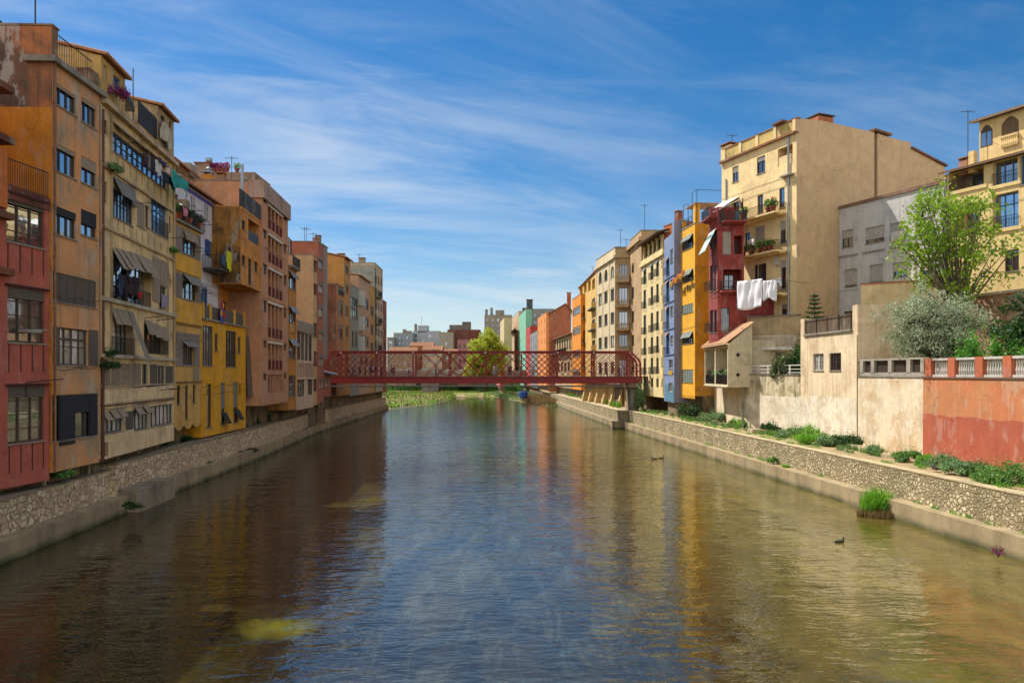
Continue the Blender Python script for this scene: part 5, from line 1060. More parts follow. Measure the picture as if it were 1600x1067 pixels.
WB=plaster('#c4beb4','#8f8a80',.35); q=MB(); q2=MB(); q3=MB(); q.fb(F,0,F.L,8.86,9.0,-.45,-.1); q.fb(F,0,F.L,7.802,7.95,-.45,-.1); k=0
pos=[F.u(p) for p in (1449,1485,1528,1572,1618,1666)]
for u in pos: q2.fb(F,max(0.01,u-.32),u+.32,7.802,9.02,-.5,-.04)
for a,c in zip(pos,pos[1:]):
    n=max(4,int((c-a-.7)/.2))
    for i in range(n): 
        u=a+.4+(c-a-.8)*(i+.5)/n; q3.lathe(F.p(u,7.95,-.27),[(.05,0),(.05,.08),(.085,.25),(.04,.5),(.04,.62),(.065,.72),(.05,.91)],8)
q.build('balustrade_rail',WB,r_); q2.each('balustrade_pier',plaster('#b4613e','#8f4f36',.3),r_); q3.build('baluster',WB,r_)
# brick wall and low house behind the garden
BRK=stonework('#8a5640','#b98462','#b09a7c',5.0,.16,.06,dark='#5d4636',darkamt=.6,name='old_brick')
F,r_=wallbox('brick_wall','old brick wall behind the garden trees below the villa',Vector((36,64)),Vector((40,50)),7,15.3,1,BRK); wall_mesh(F,r_,3,14.2,1,BRK); q=MB(); q.fb(F,0,F.L,14.202,14.4,-1.1,.15); q.build('coping',plaster('#b5a68a'),r_)
F=Face(1345,68.5,1500,64.5); b=Bld('low_house','low cream outbuilding with red tile coping behind the olive tree',F,7,16.3,plaster('#d6c193','#a8925f',.3),depth=3,gz=7); b.band(16.302,.1,.1,plain('#a0522e'),wrap=False,name='coping'); b.done()
m=MB(); m.quad((29.1,30,7.7),(60,30,7.7),(60,66,7.7),(27.9,49,7.7)); m.quad((27.9,49.01,7.7),(60,66.01,7.7),(31,66.3,7.7),(27.3,57,7.7)); m.quad((26,66.3,7.85),(24.2,74.2,7.85),(45,80,7.85),(45,60,7.85)); tag(m.build('garden_ground',EARTH),kind='structure')
# projecting white bay
BAYX=21.75; A_=Vector((22.1,84.4)); B_=Vector((21.65,73.8)); F=Face(0,0,0,0,pts=(A_,B_)); WBY=plaster('#cdbf9f','#94845f',.3); b=Bld('projecting_bay','white projecting bay with tiled lean-to roof, open front and diamond holes in its side',F,6.65,10.95,WBY,depth=2.4,cat='bay')
b.loggia(0,0,0,0,1.9,uz=(.25,F.L*.46,6.9,10.7),rail='iron',door='d'); b.loggia(0,0,0,0,1.9,uz=(F.L*.5,F.L-.25,6.9,10.7),rail='iron',door='cd'); g=b.faces[1]
q=MB(); 
for z in (9.9,7.9): 
    for du,dz in ((.0,.0),(.14,0),(-.14,0),(0,.14),(0,-.14)): q.fb(g,1.0+du-.08,1.0+du+.08,z+dz-.08,z+dz+.08,.003,.012)
q.build('cross_opening',plain('#1d1a17',.9),b.r)
q=MB(); P=F.p; q.hexa([P(-.2,10.95,.35),P(F.L+.15,10.95,.35),P(F.L+.15,13.1,-2.5),P(-.2,13.1,-2.5),P(-.2,11.07,.35),P(F.L+.15,11.07,.35),P(F.L+.15,13.22,-2.5),P(-.2,13.22,-2.5)])
for i in range(38): u=-.1+i*.28; q.tube(P(u,11.09,.38),P(u,13.24,-2.5),.07,n=6)
q.build('roof',plain('#c9a27c',.85),b.r)
for uu in (F.L-.01,.01): q=MB(); q.poly([P(uu,10.94,.0),P(uu,10.94,-2.4),P(uu,13.0,-2.4)]); q.build('gable',WBY,b.r)
q=MB()
for i in range(8): u0=F.L*i/8; q.fb(F,u0+.15,u0+F.L/8-.15,6.5,6.66,-.02,.02)
q.fb(F,-.1,F.L+.1,6.655,6.75,.002,.12); q.build('scalloped_sill',WBY,b.r); b.done()
q=MB(); q.tube((23.2,74.0,2.4),(23.2,74.0,12.6),.11,n=8); o=q.build('drainpipe',CONC); tag(o,'grey drainpipe rising beside the white bay','drainpipe')
# ------------------------------------------------------------------ RED LATTICE BRIDGE
BR=plain('#851c1b',.55,0,.15,2.0,1.0,'red_bridge_paint'); YB0,YB1=108.4,111.6; XL,XR=-27.4,18.9; ZB,ZT=7.2,11.25
br=wthing('footbridge','red iron lattice footbridge spanning the river between the house rows','bridge',(-4,110,7))
def truss(Y,name):
    o=MB(); w=.26
    o.box(XL+.6,XR-1.3,Y-w/2,Y+w/2,ZT-.2,ZT+.05); o.box(XL+.9,XR-1.6,Y-w*.9,Y+w*.9,ZT+.051,ZT+.11)
    o.box(XL-.6,XR+.3,Y-w/2,Y+w/2,ZB-.55,ZB+.25); o.box(XL-.6,XR+.3,Y-w*.95,Y+w*.95,ZB-.62,ZB-.551); o.box(XL-.6,XR+.3,Y-w*.9,Y+w*.9,ZB+.251,ZB+.31)
    n=7   # rounded ends
    for sx,xe in ((1,XR),(-1,XL-.0)):
        pts=[(xe-sx*1.4,ZT-.08),(xe-sx*.25,ZT-1.15),(xe-sx*.02,ZT-1.7),(xe,ZB+.2)]
        for a,b_ in zip(pts,pts[1:]): o.bar((a[0],Y,a[1]),(b_[0],Y,b_[1]),w,.24,up=(0,1,0))
    ch=o.build(name,BR,br)
    l=MB(); z0,z1=ZB+.3,ZT-.2; h=z1-z0; x=XL-h
    def clip(xa,za,xb,zb):
        lo,hi=XL+.1,XR-.1
        if xa>xb: xa,za,xb,zb=xb,zb,xa,za
        if xb<lo or xa>hi: return None
        if xa<lo: za=za+(zb-za)*(lo-xa)/(xb-xa); xa=lo
        if xb>hi: zb=za+(zb-za)*(hi-xa)/(xb-xa); xb=hi
        return xa,za,xb,zb
    step=1.77; i=0
    while x<XR+.1:
        xm=x+h/2; dense=(xm<XL+15 or xm>1)
        if dense or i%2==0:
            t_=.075 if dense else .1
            for k,(xa,za,xb,zb) in enumerate(((x,z0,x+h,z1),(x,z1,x+h,z0))):
                c_=clip(xa,za,xb,zb)
                if c_ and abs(c_[2]-c_[0])>.2: yy=Y-.04 if k==0 else Y+.04; l.hexa(flatbar(c_,yy,t_,.03))
        x+=step*.5; i+=1
    l.build('lattice',BR,br)
    p=MB(); X=XL+2.2
    while X<XR-1: p.box(X-.09,X+.09,Y-.1,Y+.1,z0,z1); X+=5.32
    p.build('upright',BR,br)
def flatbar(c,Y,t,d):
    xa,za,xb,zb=c; v=Vector((xb-xa,0,zb-za)).normalized(); n_=Vector((-v.z,0,v.x))*t/2; D=Vector((0,d/2,0)); A=Vector((xa,Y,za)); B=Vector((xb,Y,zb))
    return [A-n_-D,A+n_-D,B+n_-D,B-n_-D,A-n_+D,A+n_+D,B+n_+D,B-n_+D]
truss(YB0,'chord'); truss(YB1,'chord')
q=MB(); q.box(XL-1,XR+1.2,YB0+.16,YB1-.16,ZB+.3,ZB+.42); X=XL
while X<XR: q.box(X-.1,X+.1,YB0+.16,YB1-.16,ZB-.5,ZB+.299); X+=2.66
q.build('deck',plain('#5d4a3c',.8),br)
q=MB(); X=XL+2.2
while X<XR-1: 
    q.box(X-.08,X+.08,YB0+.14,YB1-.14,ZT-.19,ZT-.05)
    X+=5.32
q.build('crossbeam',BR,br)
q=MB(); q.tube((XL-1,YB0-.5,ZB-1.0),(XR,YB0-.5,ZB-1.0),.11,n=8); q.tube((XL-1,YB0+.2,ZB-1.05),(XR,YB0+.2,ZB-1.05),.08,n=8); X=XL
while X<XR: q.box(X-.03,X+.03,YB0-.53,YB0+.1,ZB-1.15,ZB-.62); X+=2.66
q.build('service_pipe',plain('#6d6a64',.5),br)
q=MB(); X=XL+2.2
while X<XR-1: q.lathe((X,YB0-.2,ZT-.28),[(.02,0),(.13,.06),(.13,.18),(.02,.24)],8); X+=5.32
q.build('lamp',plain('#d8d2c8',.4),br)
q=MB(); q.box(17.4,18.6,107.9,112.2,-1,6.6); q.box(17.1,18.9,107.6,112.5,6.0,6.55); o=q.build('bridge_pier',plaster('#7d705c','#3f382c',.7)); tag(o,'weathered stone pier carrying the right end of the red bridge','pier')
q=MB(); q.box(-29.6,-27.9,107.6,112.4,1,6.55); o=q.build('bridge_pier',plaster('#7d6a54','#3f3226',.6)); tag(o,'shaded pier carrying the left end of the red bridge','pier')
# lower yard wall behind the right end of the bridge
o=wthing('yard_wall','ochre buttressed wall under the stone-coloured house behind the bridge','wall',(15,128,2.4)); G=Face(914,148,984,119.5); m=MB(); m.fb(G,0,G.L,2.3,6.78,-1,0)
for i in range(6): u=G.L*i/6+1; m.hexa([G.p(u,2.3,0),G.p(u+.7,2.3,0),G.p(u+.7,2.3,1.1),G.p(u,2.3,1.1),G.p(u,6.2,0),G.p(u+.7,6.2,0),G.p(u+.7,6.2,.1),G.p(u,6.2,.1)])
m.build('wall',plaster('#cfae74','#8a7048',.55),o); m=MB(); m.fb(G,0,G.L,6.3,6.5,.11,1.6); m.build('canopy',CONC,o)
# ------------------------------------------------------------------ PEOPLE
def ind(name,hexc,rough=.8):
    t=NT(name); t.b.inputs['Base Color'].default_value=lin(hexc); n=t.noise(t.mapping(),20,3,.6); t.l(t.mix(1.0,lin(hexc),t.ramp(n,.2,.8,(.8,.8,.8,1),(1.1,1.1,1.1,1)),'MULTIPLY'),t.b.inputs['Base Color']); t.b.inputs['Roughness'].default_value=rough; return t.m
SKIN=ind('skin','#a8745a',.6); HAIRS=[ind('hair','#2a1c14'),ind('hair','#5c3d22'),ind('hair','#8f7a5a')]
def person_mesh(pose,seed):
    r_=random.Random(seed); st={'walk':.26,'stand':.07,'lean':.1}[pose]; ln={'walk':.04,'stand':0,'lean':.16}[pose]
    J={}; E=[]
    def a(n_,x,y,z,r1,par=None):
        J[n_]=(len(J),(x,y,z),r1); 
        if par: E.append((J[par][0],J[n_][0]))
    a('pel',0,0,.95,.135); a('wst',0,ln*.3,1.08,.125,'pel'); a('chs',0,ln*.7,1.28,.155,'wst'); a('nk',0,ln,1.47,.06,'chs'); a('hd0',0,ln+.01,1.56,.085,'nk'); a('hd1',0,ln+.02,1.68,.095,'hd0')
    a('nose',0,ln+.115,1.62,.018,'hd0')
    for s,k in ((-1,1),(1,-1)):
        f=st*k
        a('hip%d'%s,.1*s,0,.9,.095,'pel'); a('kn%d'%s,.11*s,f*.55+.03,.5,.062,'hip%d'%s); a('an%d'%s,.11*s,f,.09,.042,'kn%d'%s); a('to%d'%s,.12*s,f+.17,.045,.035,'an%d'%s)
        a('sh%d'%s,.19*s,ln*.8,1.41,.065,'chs')
        if pose=='lean': e=(.25*s,ln+.12,1.16); h=(.16*s,ln+.36,1.12)
        else: e=(.25*s,ln-.06-f*.5,1.14); h=(.24*s,ln+.06-f*.9,.92)
        a('el%d'%s,*e,.045,'sh%d'%s); a('wr%d'%s,*h,.032,'el%d'%s)
        d=(Vector(h)-Vector(e)).normalized(); pw=Vector(h)+d*.07; a('pm%d'%s,*pw,.034,'wr%d'%s)
        for i in range(4):
            q_=pw+d*(.075-.012*abs(i-1))+Vector((0,.018*(i-1.5),0)) if pose!='lean' else pw+d*(.075-.012*abs(i-1))+Vector((.018*(i-1.5),0,0)); a('f%d%d'%(s,i),*q_,.009,'pm%d'%s)
        q_=Vector(h)+d*.05+Vector((-.045*s,.02,0)); a('th%d'%s,*q_,.01,'wr%d'%s)
    me=bpy.data.meshes.new('body'); me.from_pydata([v[1] for v in J.values()],E,[]); o=bpy.data.objects.new('tmp',me); COL.objects.link(o)
    sk=o.modifiers.new('s','SKIN'); 
    for i,v in enumerate(J.values()):
        me.skin_vertices[0].data[i].radius=(v[2],v[2]*.85) if i<3 else (v[2],v[2]); me.skin_vertices[0].data[i].use_root=(i==0)
    sb=o.modifiers.new('u','SUBSURF'); sb.levels=1; sb.render_levels=1
    dg=bpy.context.evaluated_depsgraph_get(); nm=bpy.data.meshes.new_from_object(o.evaluated_get(dg)); nm.name='person_body'
    bpy.data.objects.remove(o); nm.materials.clear()
    for _ in range(4): nm.materials.append(SKIN)
    for p_ in nm.polygons:
        c=p_.center; ax=abs(c.x); p_.use_smooth=True
        p_.material_index=0
        if c.z<.93 and not(ax>.2 and c.z>.75): p_.material_index=1
        elif c.z<1.49 and not (ax>.2 and c.z<1.2): p_.material_index=2
        if c.z<.1: p_.material_index=3
    # hair cap
    hm=MB(); n=10
    for j in range(5):
        t0=math.pi/2*j/5*1.25; t1=math.pi/2*(j+1)/5*1.25
        for k in range(n):
            p0=2*math.pi*k/n; p1=2*math.pi*(k+1)/n
            def S(t_,p_): return (math.sin(t_)*math.cos(p_)*.112,ln+math.sin(t_)*math.sin(p_)*.118-.015,1.665+math.cos(t_)*.115)
            if j>=3 and math.sin((p0+p1)/2)>.3: continue
            hm.quad(S(t0,p0),S(t0,p1),S(t1,p1),S(t1,p0))
    me2=bpy.data.meshes.new('hair'); me2.from_pydata(hm.v,[],hm.f); me2.materials.append(HAIRS[0])
    return nm,me2
BODIES=[person_mesh('stand',1),person_mesh('walk',2),person_mesh('lean',3)]
CL={}
def cloth_m(h): 
    if h not in CL: CL[h]=ind('cloth',h,.85)
    return CL[h]
PPL=[(544,1,'#8c2f36','#20232c','red jacket and dark trousers',0),(552,1,'#1c1d22','#22242b','black coat mid-stride',1),(566,2,'#2c3140','#15161a','navy top leaning on the rail',0),(570.5,0,'#191a1e','#2b2f3a','black top standing close to the leaning one',1),(579,0,'#2f3b6e','#1d2130','blue jacket',0),(583,1,'#b9b6c4','#2c2a38','pale shirt beside the blue jacket',1),(590,2,'#1e2028','#26262c','dark top bending over the rail',0),(596,0,'#4b2a30','#1b1c22','maroon jersey',2),(612,1,'#56607c','#2a2e3c','slate blue top',0),(615.5,0,'#20222a','#3c4150','dark jacket near the slate blue top',1),(640,2,'#c9c4bc','#3b3f4c','white top leaning, alone left of mid-span',0),(681,0,'#7d2c34','#23252c','dark red top near mid-span',1),(687,1,'#8d8f98','#4b2028','grey top near mid-span',2),(772,0,'#c4c8d8','#8f94a8','white-lilac outfit right of mid-span',0),(776,1,'#a8a4c0','#6f6a8c','lilac top beside the white outfit',1),(795,0,'#7d3a2c','#2b2622','rust shirt',0),(798,2,'#3a2a26','#1f1d1c','brown coat beside the rust shirt',1),(814,1,'#2f3440','#1c2028','dark top walking before the mint-green house',0),(829,0,'#b6bccb','#7f8494','pale grey top before the crimson house',2),(833,2,'#cfd2da','#5d6270','white top leaning before the orange house',0),(939,0,'#4b4462','#2c2a3a','plum top near the right end',0),(948.5,0,'#7c78a0','#3c3c54','violet top near the right end',1),(958,1,'#b55a2c','#5f6a8c','orange top near the right end',2),(967,0,'#5a5f7c','#343748','steel blue top near the right end',0),(986,2,'#1f2a24','#1a1b1c','dark green top at the far right end',1)]
for i,(px,b_,top,bot,desc,hi) in enumerate(PPL):
    Y=109.0+ (i*37%19)/19*1.9; x=(px-CX)/FP*Y; bm,hm=BODIES[b_]
    o=bpy.data.objects.new('person',bm); COL.objects.link(o); o.location=(x,Y,ZB+.425); 
    o.rotation_euler=(0,0,{0:rnd.uniform(-2,2),1:R(90) if i%3 else R(-90),2:math.pi if i%2==0 else math.pi*.95}[b_]); 
    if b_==2: o.location.y=108.62+.35
    s=rnd.uniform(.92,1.04); o.scale=(s,s,s)
    for k,mm in ((1,cloth_m(bot)),(2,cloth_m(top)),(3,cloth_m('#1a1816'))): o.material_slots[k].link='OBJECT'; o.material_slots[k].material=mm
    h=bpy.data.objects.new('hair',hm); COL.objects.link(h); h.parent=o; h.material_slots[0].link='OBJECT'; h.material_slots[0].material=HAIRS[hi]
    tag(o,'person on the red bridge, '+desc,'person','people on the red bridge')
# ------------------------------------------------------------------ FOLIAGE
LEAVES={}
def leaf(mb,c,s,r_,nrm=None,asp=.55,m=0):
    d=Vector((r_.gauss(0,1),r_.gauss(0,1),r_.gauss(0,.7))); 
    if nrm is not None: d=d*.8+nrm
    if d.length<1e-3: d=Vector((0,0,1))
    d.normalize(); x=d.orthogonal().normalized(); y=d.cross(x); a=r_.uniform(0,6.28); x,y=x*math.cos(a)+y*math.sin(a),y*math.cos(a)-x*math.sin(a); c=Vector(c)
    mb.quad(c-x*s,c-y*s*asp,c+x*s,c+y*s*asp,m)
def clump(mb,c,r,n,s,r_,flat=.8,m=0,shell=.35):
    for _ in range(n):
        v=Vector((r_.gauss(0,1),r_.gauss(0,1),r_.gauss(0,1))).normalized(); k=r_.random()**shell; p=Vector((c[0]+v.x*r*k,c[1]+v.y*r*k,c[2]+v.z*r*k*flat)); leaf(mb,p,s*r_.uniform(.6,1.3),r_,v*.5,m=m)
BARK=plain('#4b3d2e',.9,0,.3,9,name='bark'); BARKG=plain('#6a5d4c',.9,0,.3,9,name='bark')
SPR=leafmat('#a0bd30','#55801f',trans=.5); OLV=leafmat('#b4bd9c','#82916a'); DKG=leafmat('#3f6a22','#22421a',k=.8); LIME=leafmat('#bcc43e','#8f9c2c',trans=.5); BSH=leafmat('#78a048','#4c7a30'); BSH2=leafmat('#8aa86a','#5d8050'); GRS=leafmat('#8cc038','#5a9424',trans=.45); DRY=leafmat('#a88a5c','#7d6a3c',k=.8); IVY=leafmat('#74b438','#3f7c24',trans=.4); PNKF=leafmat('#a83a78','#7a2a5c',k=.9)
def tree(name,label,base,h,crown,n_limbs,leafn,leafs,mat,seed,trunk_r=.2,bark=None,droop=0,flat=.8,cl=.9,group=None,fork=.35,lean=(0,0),cat='tree'):
    r_=random.Random(seed); t_=wthing(name,label,cat,base,group); tm=MB(); lm=MB(); b0=Vector(base); top=b0+Vector((lean[0],lean[1],h*fork)); tm.tube(b0-Vector((0,0,.3)),top,trunk_r,trunk_r*.75,8)
    rx_,ry_,rz_=crown; cc=b0+Vector((lean[0],lean[1],h-rz_))
    for i in range(n_limbs):
        v=Vector((r_.gauss(0,1),r_.gauss(0,1),r_.gauss(.15,1))).normalized(); k=r_.uniform(.55,1.0); e=cc+Vector((v.x*rx_*k,v.y*ry_*k,v.z*rz_*k))
        mid=top.lerp(e,.5)+Vector((r_.uniform(-.3,.3),r_.uniform(-.3,.3),r_.uniform(0,.4)))*min(rx_,2)*.5
        tm.tube(top,mid,trunk_r*.42,trunk_r*.24,6,cap=False); tm.tube(mid,e,trunk_r*.24,trunk_r*.07,5,cap=False)
        for _ in range(4):
            s_=mid.lerp(e,r_.uniform(0,1)); g_=s_+Vector((r_.gauss(0,1),r_.gauss(0,1),r_.gauss(.2,.7)))*cl*.8; tm.tube(s_,g_,trunk_r*.1,trunk_r*.03,4,cap=False)
            clump(lm,g_,cl*r_.uniform(.5,.9),int(leafn*.6),leafs,r_,flat)
        clump(lm,e,cl*r_.uniform(.7,1.1),leafn,leafs,r_,flat)
    tm.build('trunk',bark or BARK,t_,smooth=True); lm.build('crown',mat,t_); return t_
# fresh green tree above the garden wall: airy, limbs visible
tree('broadleaf_tree','airy fresh-green spring tree with bare limbs showing, in front of the villa',(35.2,58.0,7.6),15.8,(4.9,3.4,5.0),42,38,.17,SPR,11,.26,BARKG,fork=.3,cl=1.0,flat=.75)
# olive tree behind the balustrade
tree('olive_tree','broad silvery olive tree behind the grey-post balustrade',(28.9,51.0,7.2),6.6,(3.3,2.3,2.7),60,110,.085,OLV,5,.22,BARK,fork=.3,cl=.85,lean=(.3,0),flat=.85)
tree('evergreen_shrub','dark green leafy shrub tree at the right edge behind the red balustrade',(33.8,46.5,7.2),6.2,(2.2,2.0,2.7),34,95,.12,DKG,8,.18,fork=.35,cl=.8)
def bush(name,label,loc,rad,mat,seed,n=900,s=.09,cat='bush',group=None,flat=.75,core=True):
    r_=random.Random(seed); o=wthing(name,label,cat,loc,group); m=MB(); 
    for k in range(13):
        a=r_.uniform(0,6.28); d=math.sqrt(r_.random())*.85; c=(loc[0]+math.cos(a)*rad[0]*d,loc[1]+math.sin(a)*rad[1]*d,loc[2]+rad[2]*r_.uniform(.12,.62)*(1.1-.6*d))
        clump(m,c,min(rad[0],rad[1])*r_.uniform(.22,.48)+.04,n//13,s,r_,flat*rad[2]/min(rad[0],rad[1])*r_.uniform(.7,1.2),shell=.6)
    for k in range(n//18):   # stray shoots
        a=r_.uniform(0,6.28); d=r_.uniform(.2,1.05); h_=rad[2]*r_.uniform(.3,1.15)*(1.15-.5*d); p=Vector((loc[0]+math.cos(a)*rad[0]*d,loc[1]+math.sin(a)*rad[1]*d,loc[2])); e=p+Vector((r_.gauss(0,.1),r_.gauss(0,.1),h_))
        for j in range(4): leaf(m,p.lerp(e,.4+.2*j),s*.9,r_,asp=.3)
    m.build('foliage',mat,o); st=MB()
    for k in range(6): a=r_.uniform(0,6.28); st.tube((loc[0],loc[1],loc[2]-.1),(loc[0]+math.cos(a)*rad[0]*.5,loc[1]+math.sin(a)*rad[1]*.5,loc[2]+rad[2]*.6),.02,.008,4)
    st.build('stem',BARK,o); return o
def at(px,py,z): Y=(EYE-z)*FP/(py-HY); return ((px-CX)/FP*Y,Y,z)
# right walkway planting, from near to far
BL=[(1585,755,1.5,1.1,.95,'big bush at the right picture edge below the red wall'),(1510,738,.95,.75,.6,'low broad bush below the middle of the red wall'),(1527,740,.7,.6,.55,'small bush touching the broad one below the red wall'),(1473,727,.65,.55,.65,'bush below the left part of the red wall'),(1448,722,.35,.3,.4,'tiny bush exactly below the edge between cream and red walls'),(1418,718,.6,.5,.65,'two-green bush below the right end of the peeling wall'),(1369,708,.5,.45,.55,'round bush below the middle of the peeling wall'),(1326,696,.9,.8,.8,'bush below the corner of garden house and peeling wall'),(1300,694,.9,.8,.85,'pale bush below the right window of the garden house'),(1262,690,1.1,.9,.85,'large mixed bush below the left end of the garden house'),(1283,680,1.0,.8,1.1,'tall bright bush against the garden house foot'),(1247,678,.8,.6,.6,'grey-green bush left of the tall bright bush'),(1204,674,.7,.6,.8,'bush beside the stone step under the courtyard railing'),(1222,681,.5,.5,.5,'small bush right of the stone step'),(1170,666,1.1,.9,.9,'bush with pink blossoms under the drainpipe'),(1151,662,.5,.5,.6,'small bush left of the pink-blossomed one'),(1128,657,1.9,1.2,1.0,'long low bush under the white bay'),(1103,652,2.3,1.8,1.9,'largest bush mass in the corner by the yellow house'),(1066,643,.8,.6,.5,'grassy tuft bush below the blue house'),(1018,636,.9,.8,1.8,'bush beside the foot of the palazzo next to the bridge pier')]
for i,(px,py,rx_,ry_,h_,d_) in enumerate(BL):
    z=2.68; p_=at(px,py,z); bush('shrub',d_,p_,(rx_*1.35,ry_*1.35,h_*1.35),(BSH,BSH2,DKG,BSH2,GRS)[i%5] if i not in (10,18) else GRS,100+i,int(2300*max(.5,rx_)),.055+.0006*p_[1],group='shrubs along the right walkway')
# hanging plants on bridge pier, courtyard trees, garden edge
bush('climbing_ivy','straggly ivy climbing the pier at the right end of the bridge',(18.6,107.2,3.0),(.9,.5,4.8),BSH2,31,1500,.14,'ivy')
bush('ivy_hedge','bright green ivy heap along the red wall balustrade, left half',(29.8,47.2,7.7),(1.9,1.1,3.8),IVY,41,2600,.11,'hedge'); bush('ivy_hedge','bright green ivy heap just behind the middle of the balustrade',(31.6,46.9,7.7),(1.9,1.1,3.5),IVY,42,2600,.11,'hedge'); bush('ivy_hedge','ivy heap behind the balustrade nearest the right edge',(31.4,43.6,7.7),(1.9,1.1,3.2),IVY,43,2000,.1,'hedge')
bush('creeper','fresh green creeper peeking over the pier of the garden house',(27.6,57.6,12.9),(.8,.6,.7),IVY,44,500,.1,'creeper')
# norfolk pine with tiered boughs
def tiered(label,base,h,seed):
    r_=random.Random(seed); o=wthing('tiered_pine',label,'tree',base); tm=MB(); lm=MB(); b0=Vector(base); tm.tube(b0,b0+Vector((0,0,h)),.13,.02,7); k=0; z=h*.12
    while z<h*.98:
        f=1-(z/h); L_=.25+2.2*f; n=6
        for i in range(n):
            a=6.28*i/n+k*.5; d=Vector((math.cos(a),math.sin(a),.16)); e=b0+Vector((0,0,z))+d*L_; tm.tube(b0+Vector((0,0,z)),e,.03,.012,4)
            for j in range(int(26*L_)):
                t_=r_.uniform(.12,1); c=b0+Vector((0,0,z))+d*L_*t_+Vector((r_.gauss(0,.07),r_.gauss(0,.07),r_.uniform(-.02,.12))); leaf(lm,c,.16,r_,asp=.25); 
        z+=.32+.5*f; k+=1
    tm.build('trunk',BARK,o); lm.build('bough',DKG,o)
tiered('pine with flat tiered boughs rising from the courtyard left of the garden house',(29.2,71.0,7.9),8.0,3)
bush('laurel','round pale-flowered laurel in the courtyard behind the white railing',(25.9,69.5,7.9),(1.4,1.1,2.6),leafmat('#6f7d4c','#3c4a28'),51,2200,.12,'laurel'); bush('fir','dense dark fir boughs against the garden house side in the courtyard',(27.2,69.0,7.9),(1.3,1.1,3.6),DKG,52,2600,.13,'fir')
# left bank plants
for i,(px,py,rx_,h_,d_) in enumerate(((108,748,.7,.55,'dark plant growing on the wall below the orange house'),(300,690,.5,.4,'small plant on the wall below the yellow houses'),(345,678,.5,.35,'tuft at the foot of the golden house'),(386,664,.6,.8,'dark weed at the corner of the golden house'),(404,664,.5,.9,'dark bush under the salmon block, left'),(416,660,.9,1.1,'larger dark bush under the salmon block'),(440,652,.5,.7,'bush at the right foot of the salmon block'),(500,637,1.4,1.2,'long bush below the rust-orange house'),(481,640,1.2,.7,'low bush below the pinkish block'))):
    p_=at(px,py,2.7); bush('weed',d_,(p_[0]-.4,p_[1],2.75),(rx_,rx_,h_*1.3),DKG if i!=0 else BSH,200+i,600,.05+.0007*p_[1],'weed','weeds on the left embankment')
for (px,py,z,d_) in ((213,787,1.0,'tuft sprouting at the water by the concrete block'),(398,702,1.05,'tuft on the ledge halfway to the bridge')):
    p_=at(px,py,z); bush('weed',d_,(p_[0]-.2,p_[1]-.1,z-.2),(.5,.5,.5),DKG,230+int(px),500,.06,'weed','weeds on the left embankment')
def fplant(F,px,py,label,mat,s=.6,out=.3,seed=1): u=F.u(px); z=F.z(px,py); c=F.p(u,z,out); bush('wall_plant',label,(c[0],c[1],c[2]),(s,s,s*1.1),mat,seed,600,.07,'plant')
FO=Face(82,35.8,155,40.1); FC=Face(156.5,40.3,272,52.8)
fplant(FC,173,150,'purple bougainvillea spilling over the cornice of the cream tenement',PNKF,.75,.3,61); fplant(FC,168,266,'grassy tuft on the pilaster ledge of the cream tenement',BSH2,.5,.3,62); fplant(FC,160,575,'dark cascading plant on the drainpipe between orange and cream houses',DKG,.6,.3,63); fplant(FC,161,555,'upper part of the dark plant by the drainpipe',DKG,.45,.3,64); fplant(FC,266,393,'little plant at the right pilaster of the cream tenement',BSH,.35,.25,65)
# reeds in the water by the right ledge
def reeds(label,c,rx_,ry_,h_,n,mat,seed,name='reed_clump',cat='reeds',kind=None,w=.02):
    r_=random.Random(seed); m=MB(); 
    for _ in range(n):
        a=r_.uniform(0,6.28); k=math.sqrt(r_.random()); x=c[0]+math.cos(a)*rx_*k; y=c[1]+math.sin(a)*ry_*k; hh=h_*r_.uniform(.3,1.15)*(1-.35*k); b_=Vector((r_.gauss(0,.12),r_.gauss(0,.12),0))*hh; t_=r_.uniform(0,3.14); s_=Vector((math.cos(t_)*w,math.sin(t_)*w,0)); p0=Vector((x,y,c[2])); p1=p0+b_*.4+Vector((0,0,hh*.6)); p2=p0+b_*1.4+Vector((0,0,hh)); m.quad(p0-s_,p0+s_,p1+s_*.8,p1-s_*.8); m.poly([p1-s_*.8,p1+s_*.8,p2])
    o=m.build(name,mat); tag(o,label,cat if not kind else None,None,kind); return o
pc=at(1378,806,0.0); o=reeds('green reed clump standing in the water beside the right ledge',(pc[0]-.1,pc[1]+.3,-.05),.9,.7,1.9,1000,GRS,71,w=.032); 
pd=reeds('dry brown stalks round the foot of the reed clump',(pc[0]-.2,pc[1]-.15,-.05),1.25,.8,.7,1300,DRY,72,'dry_reed')
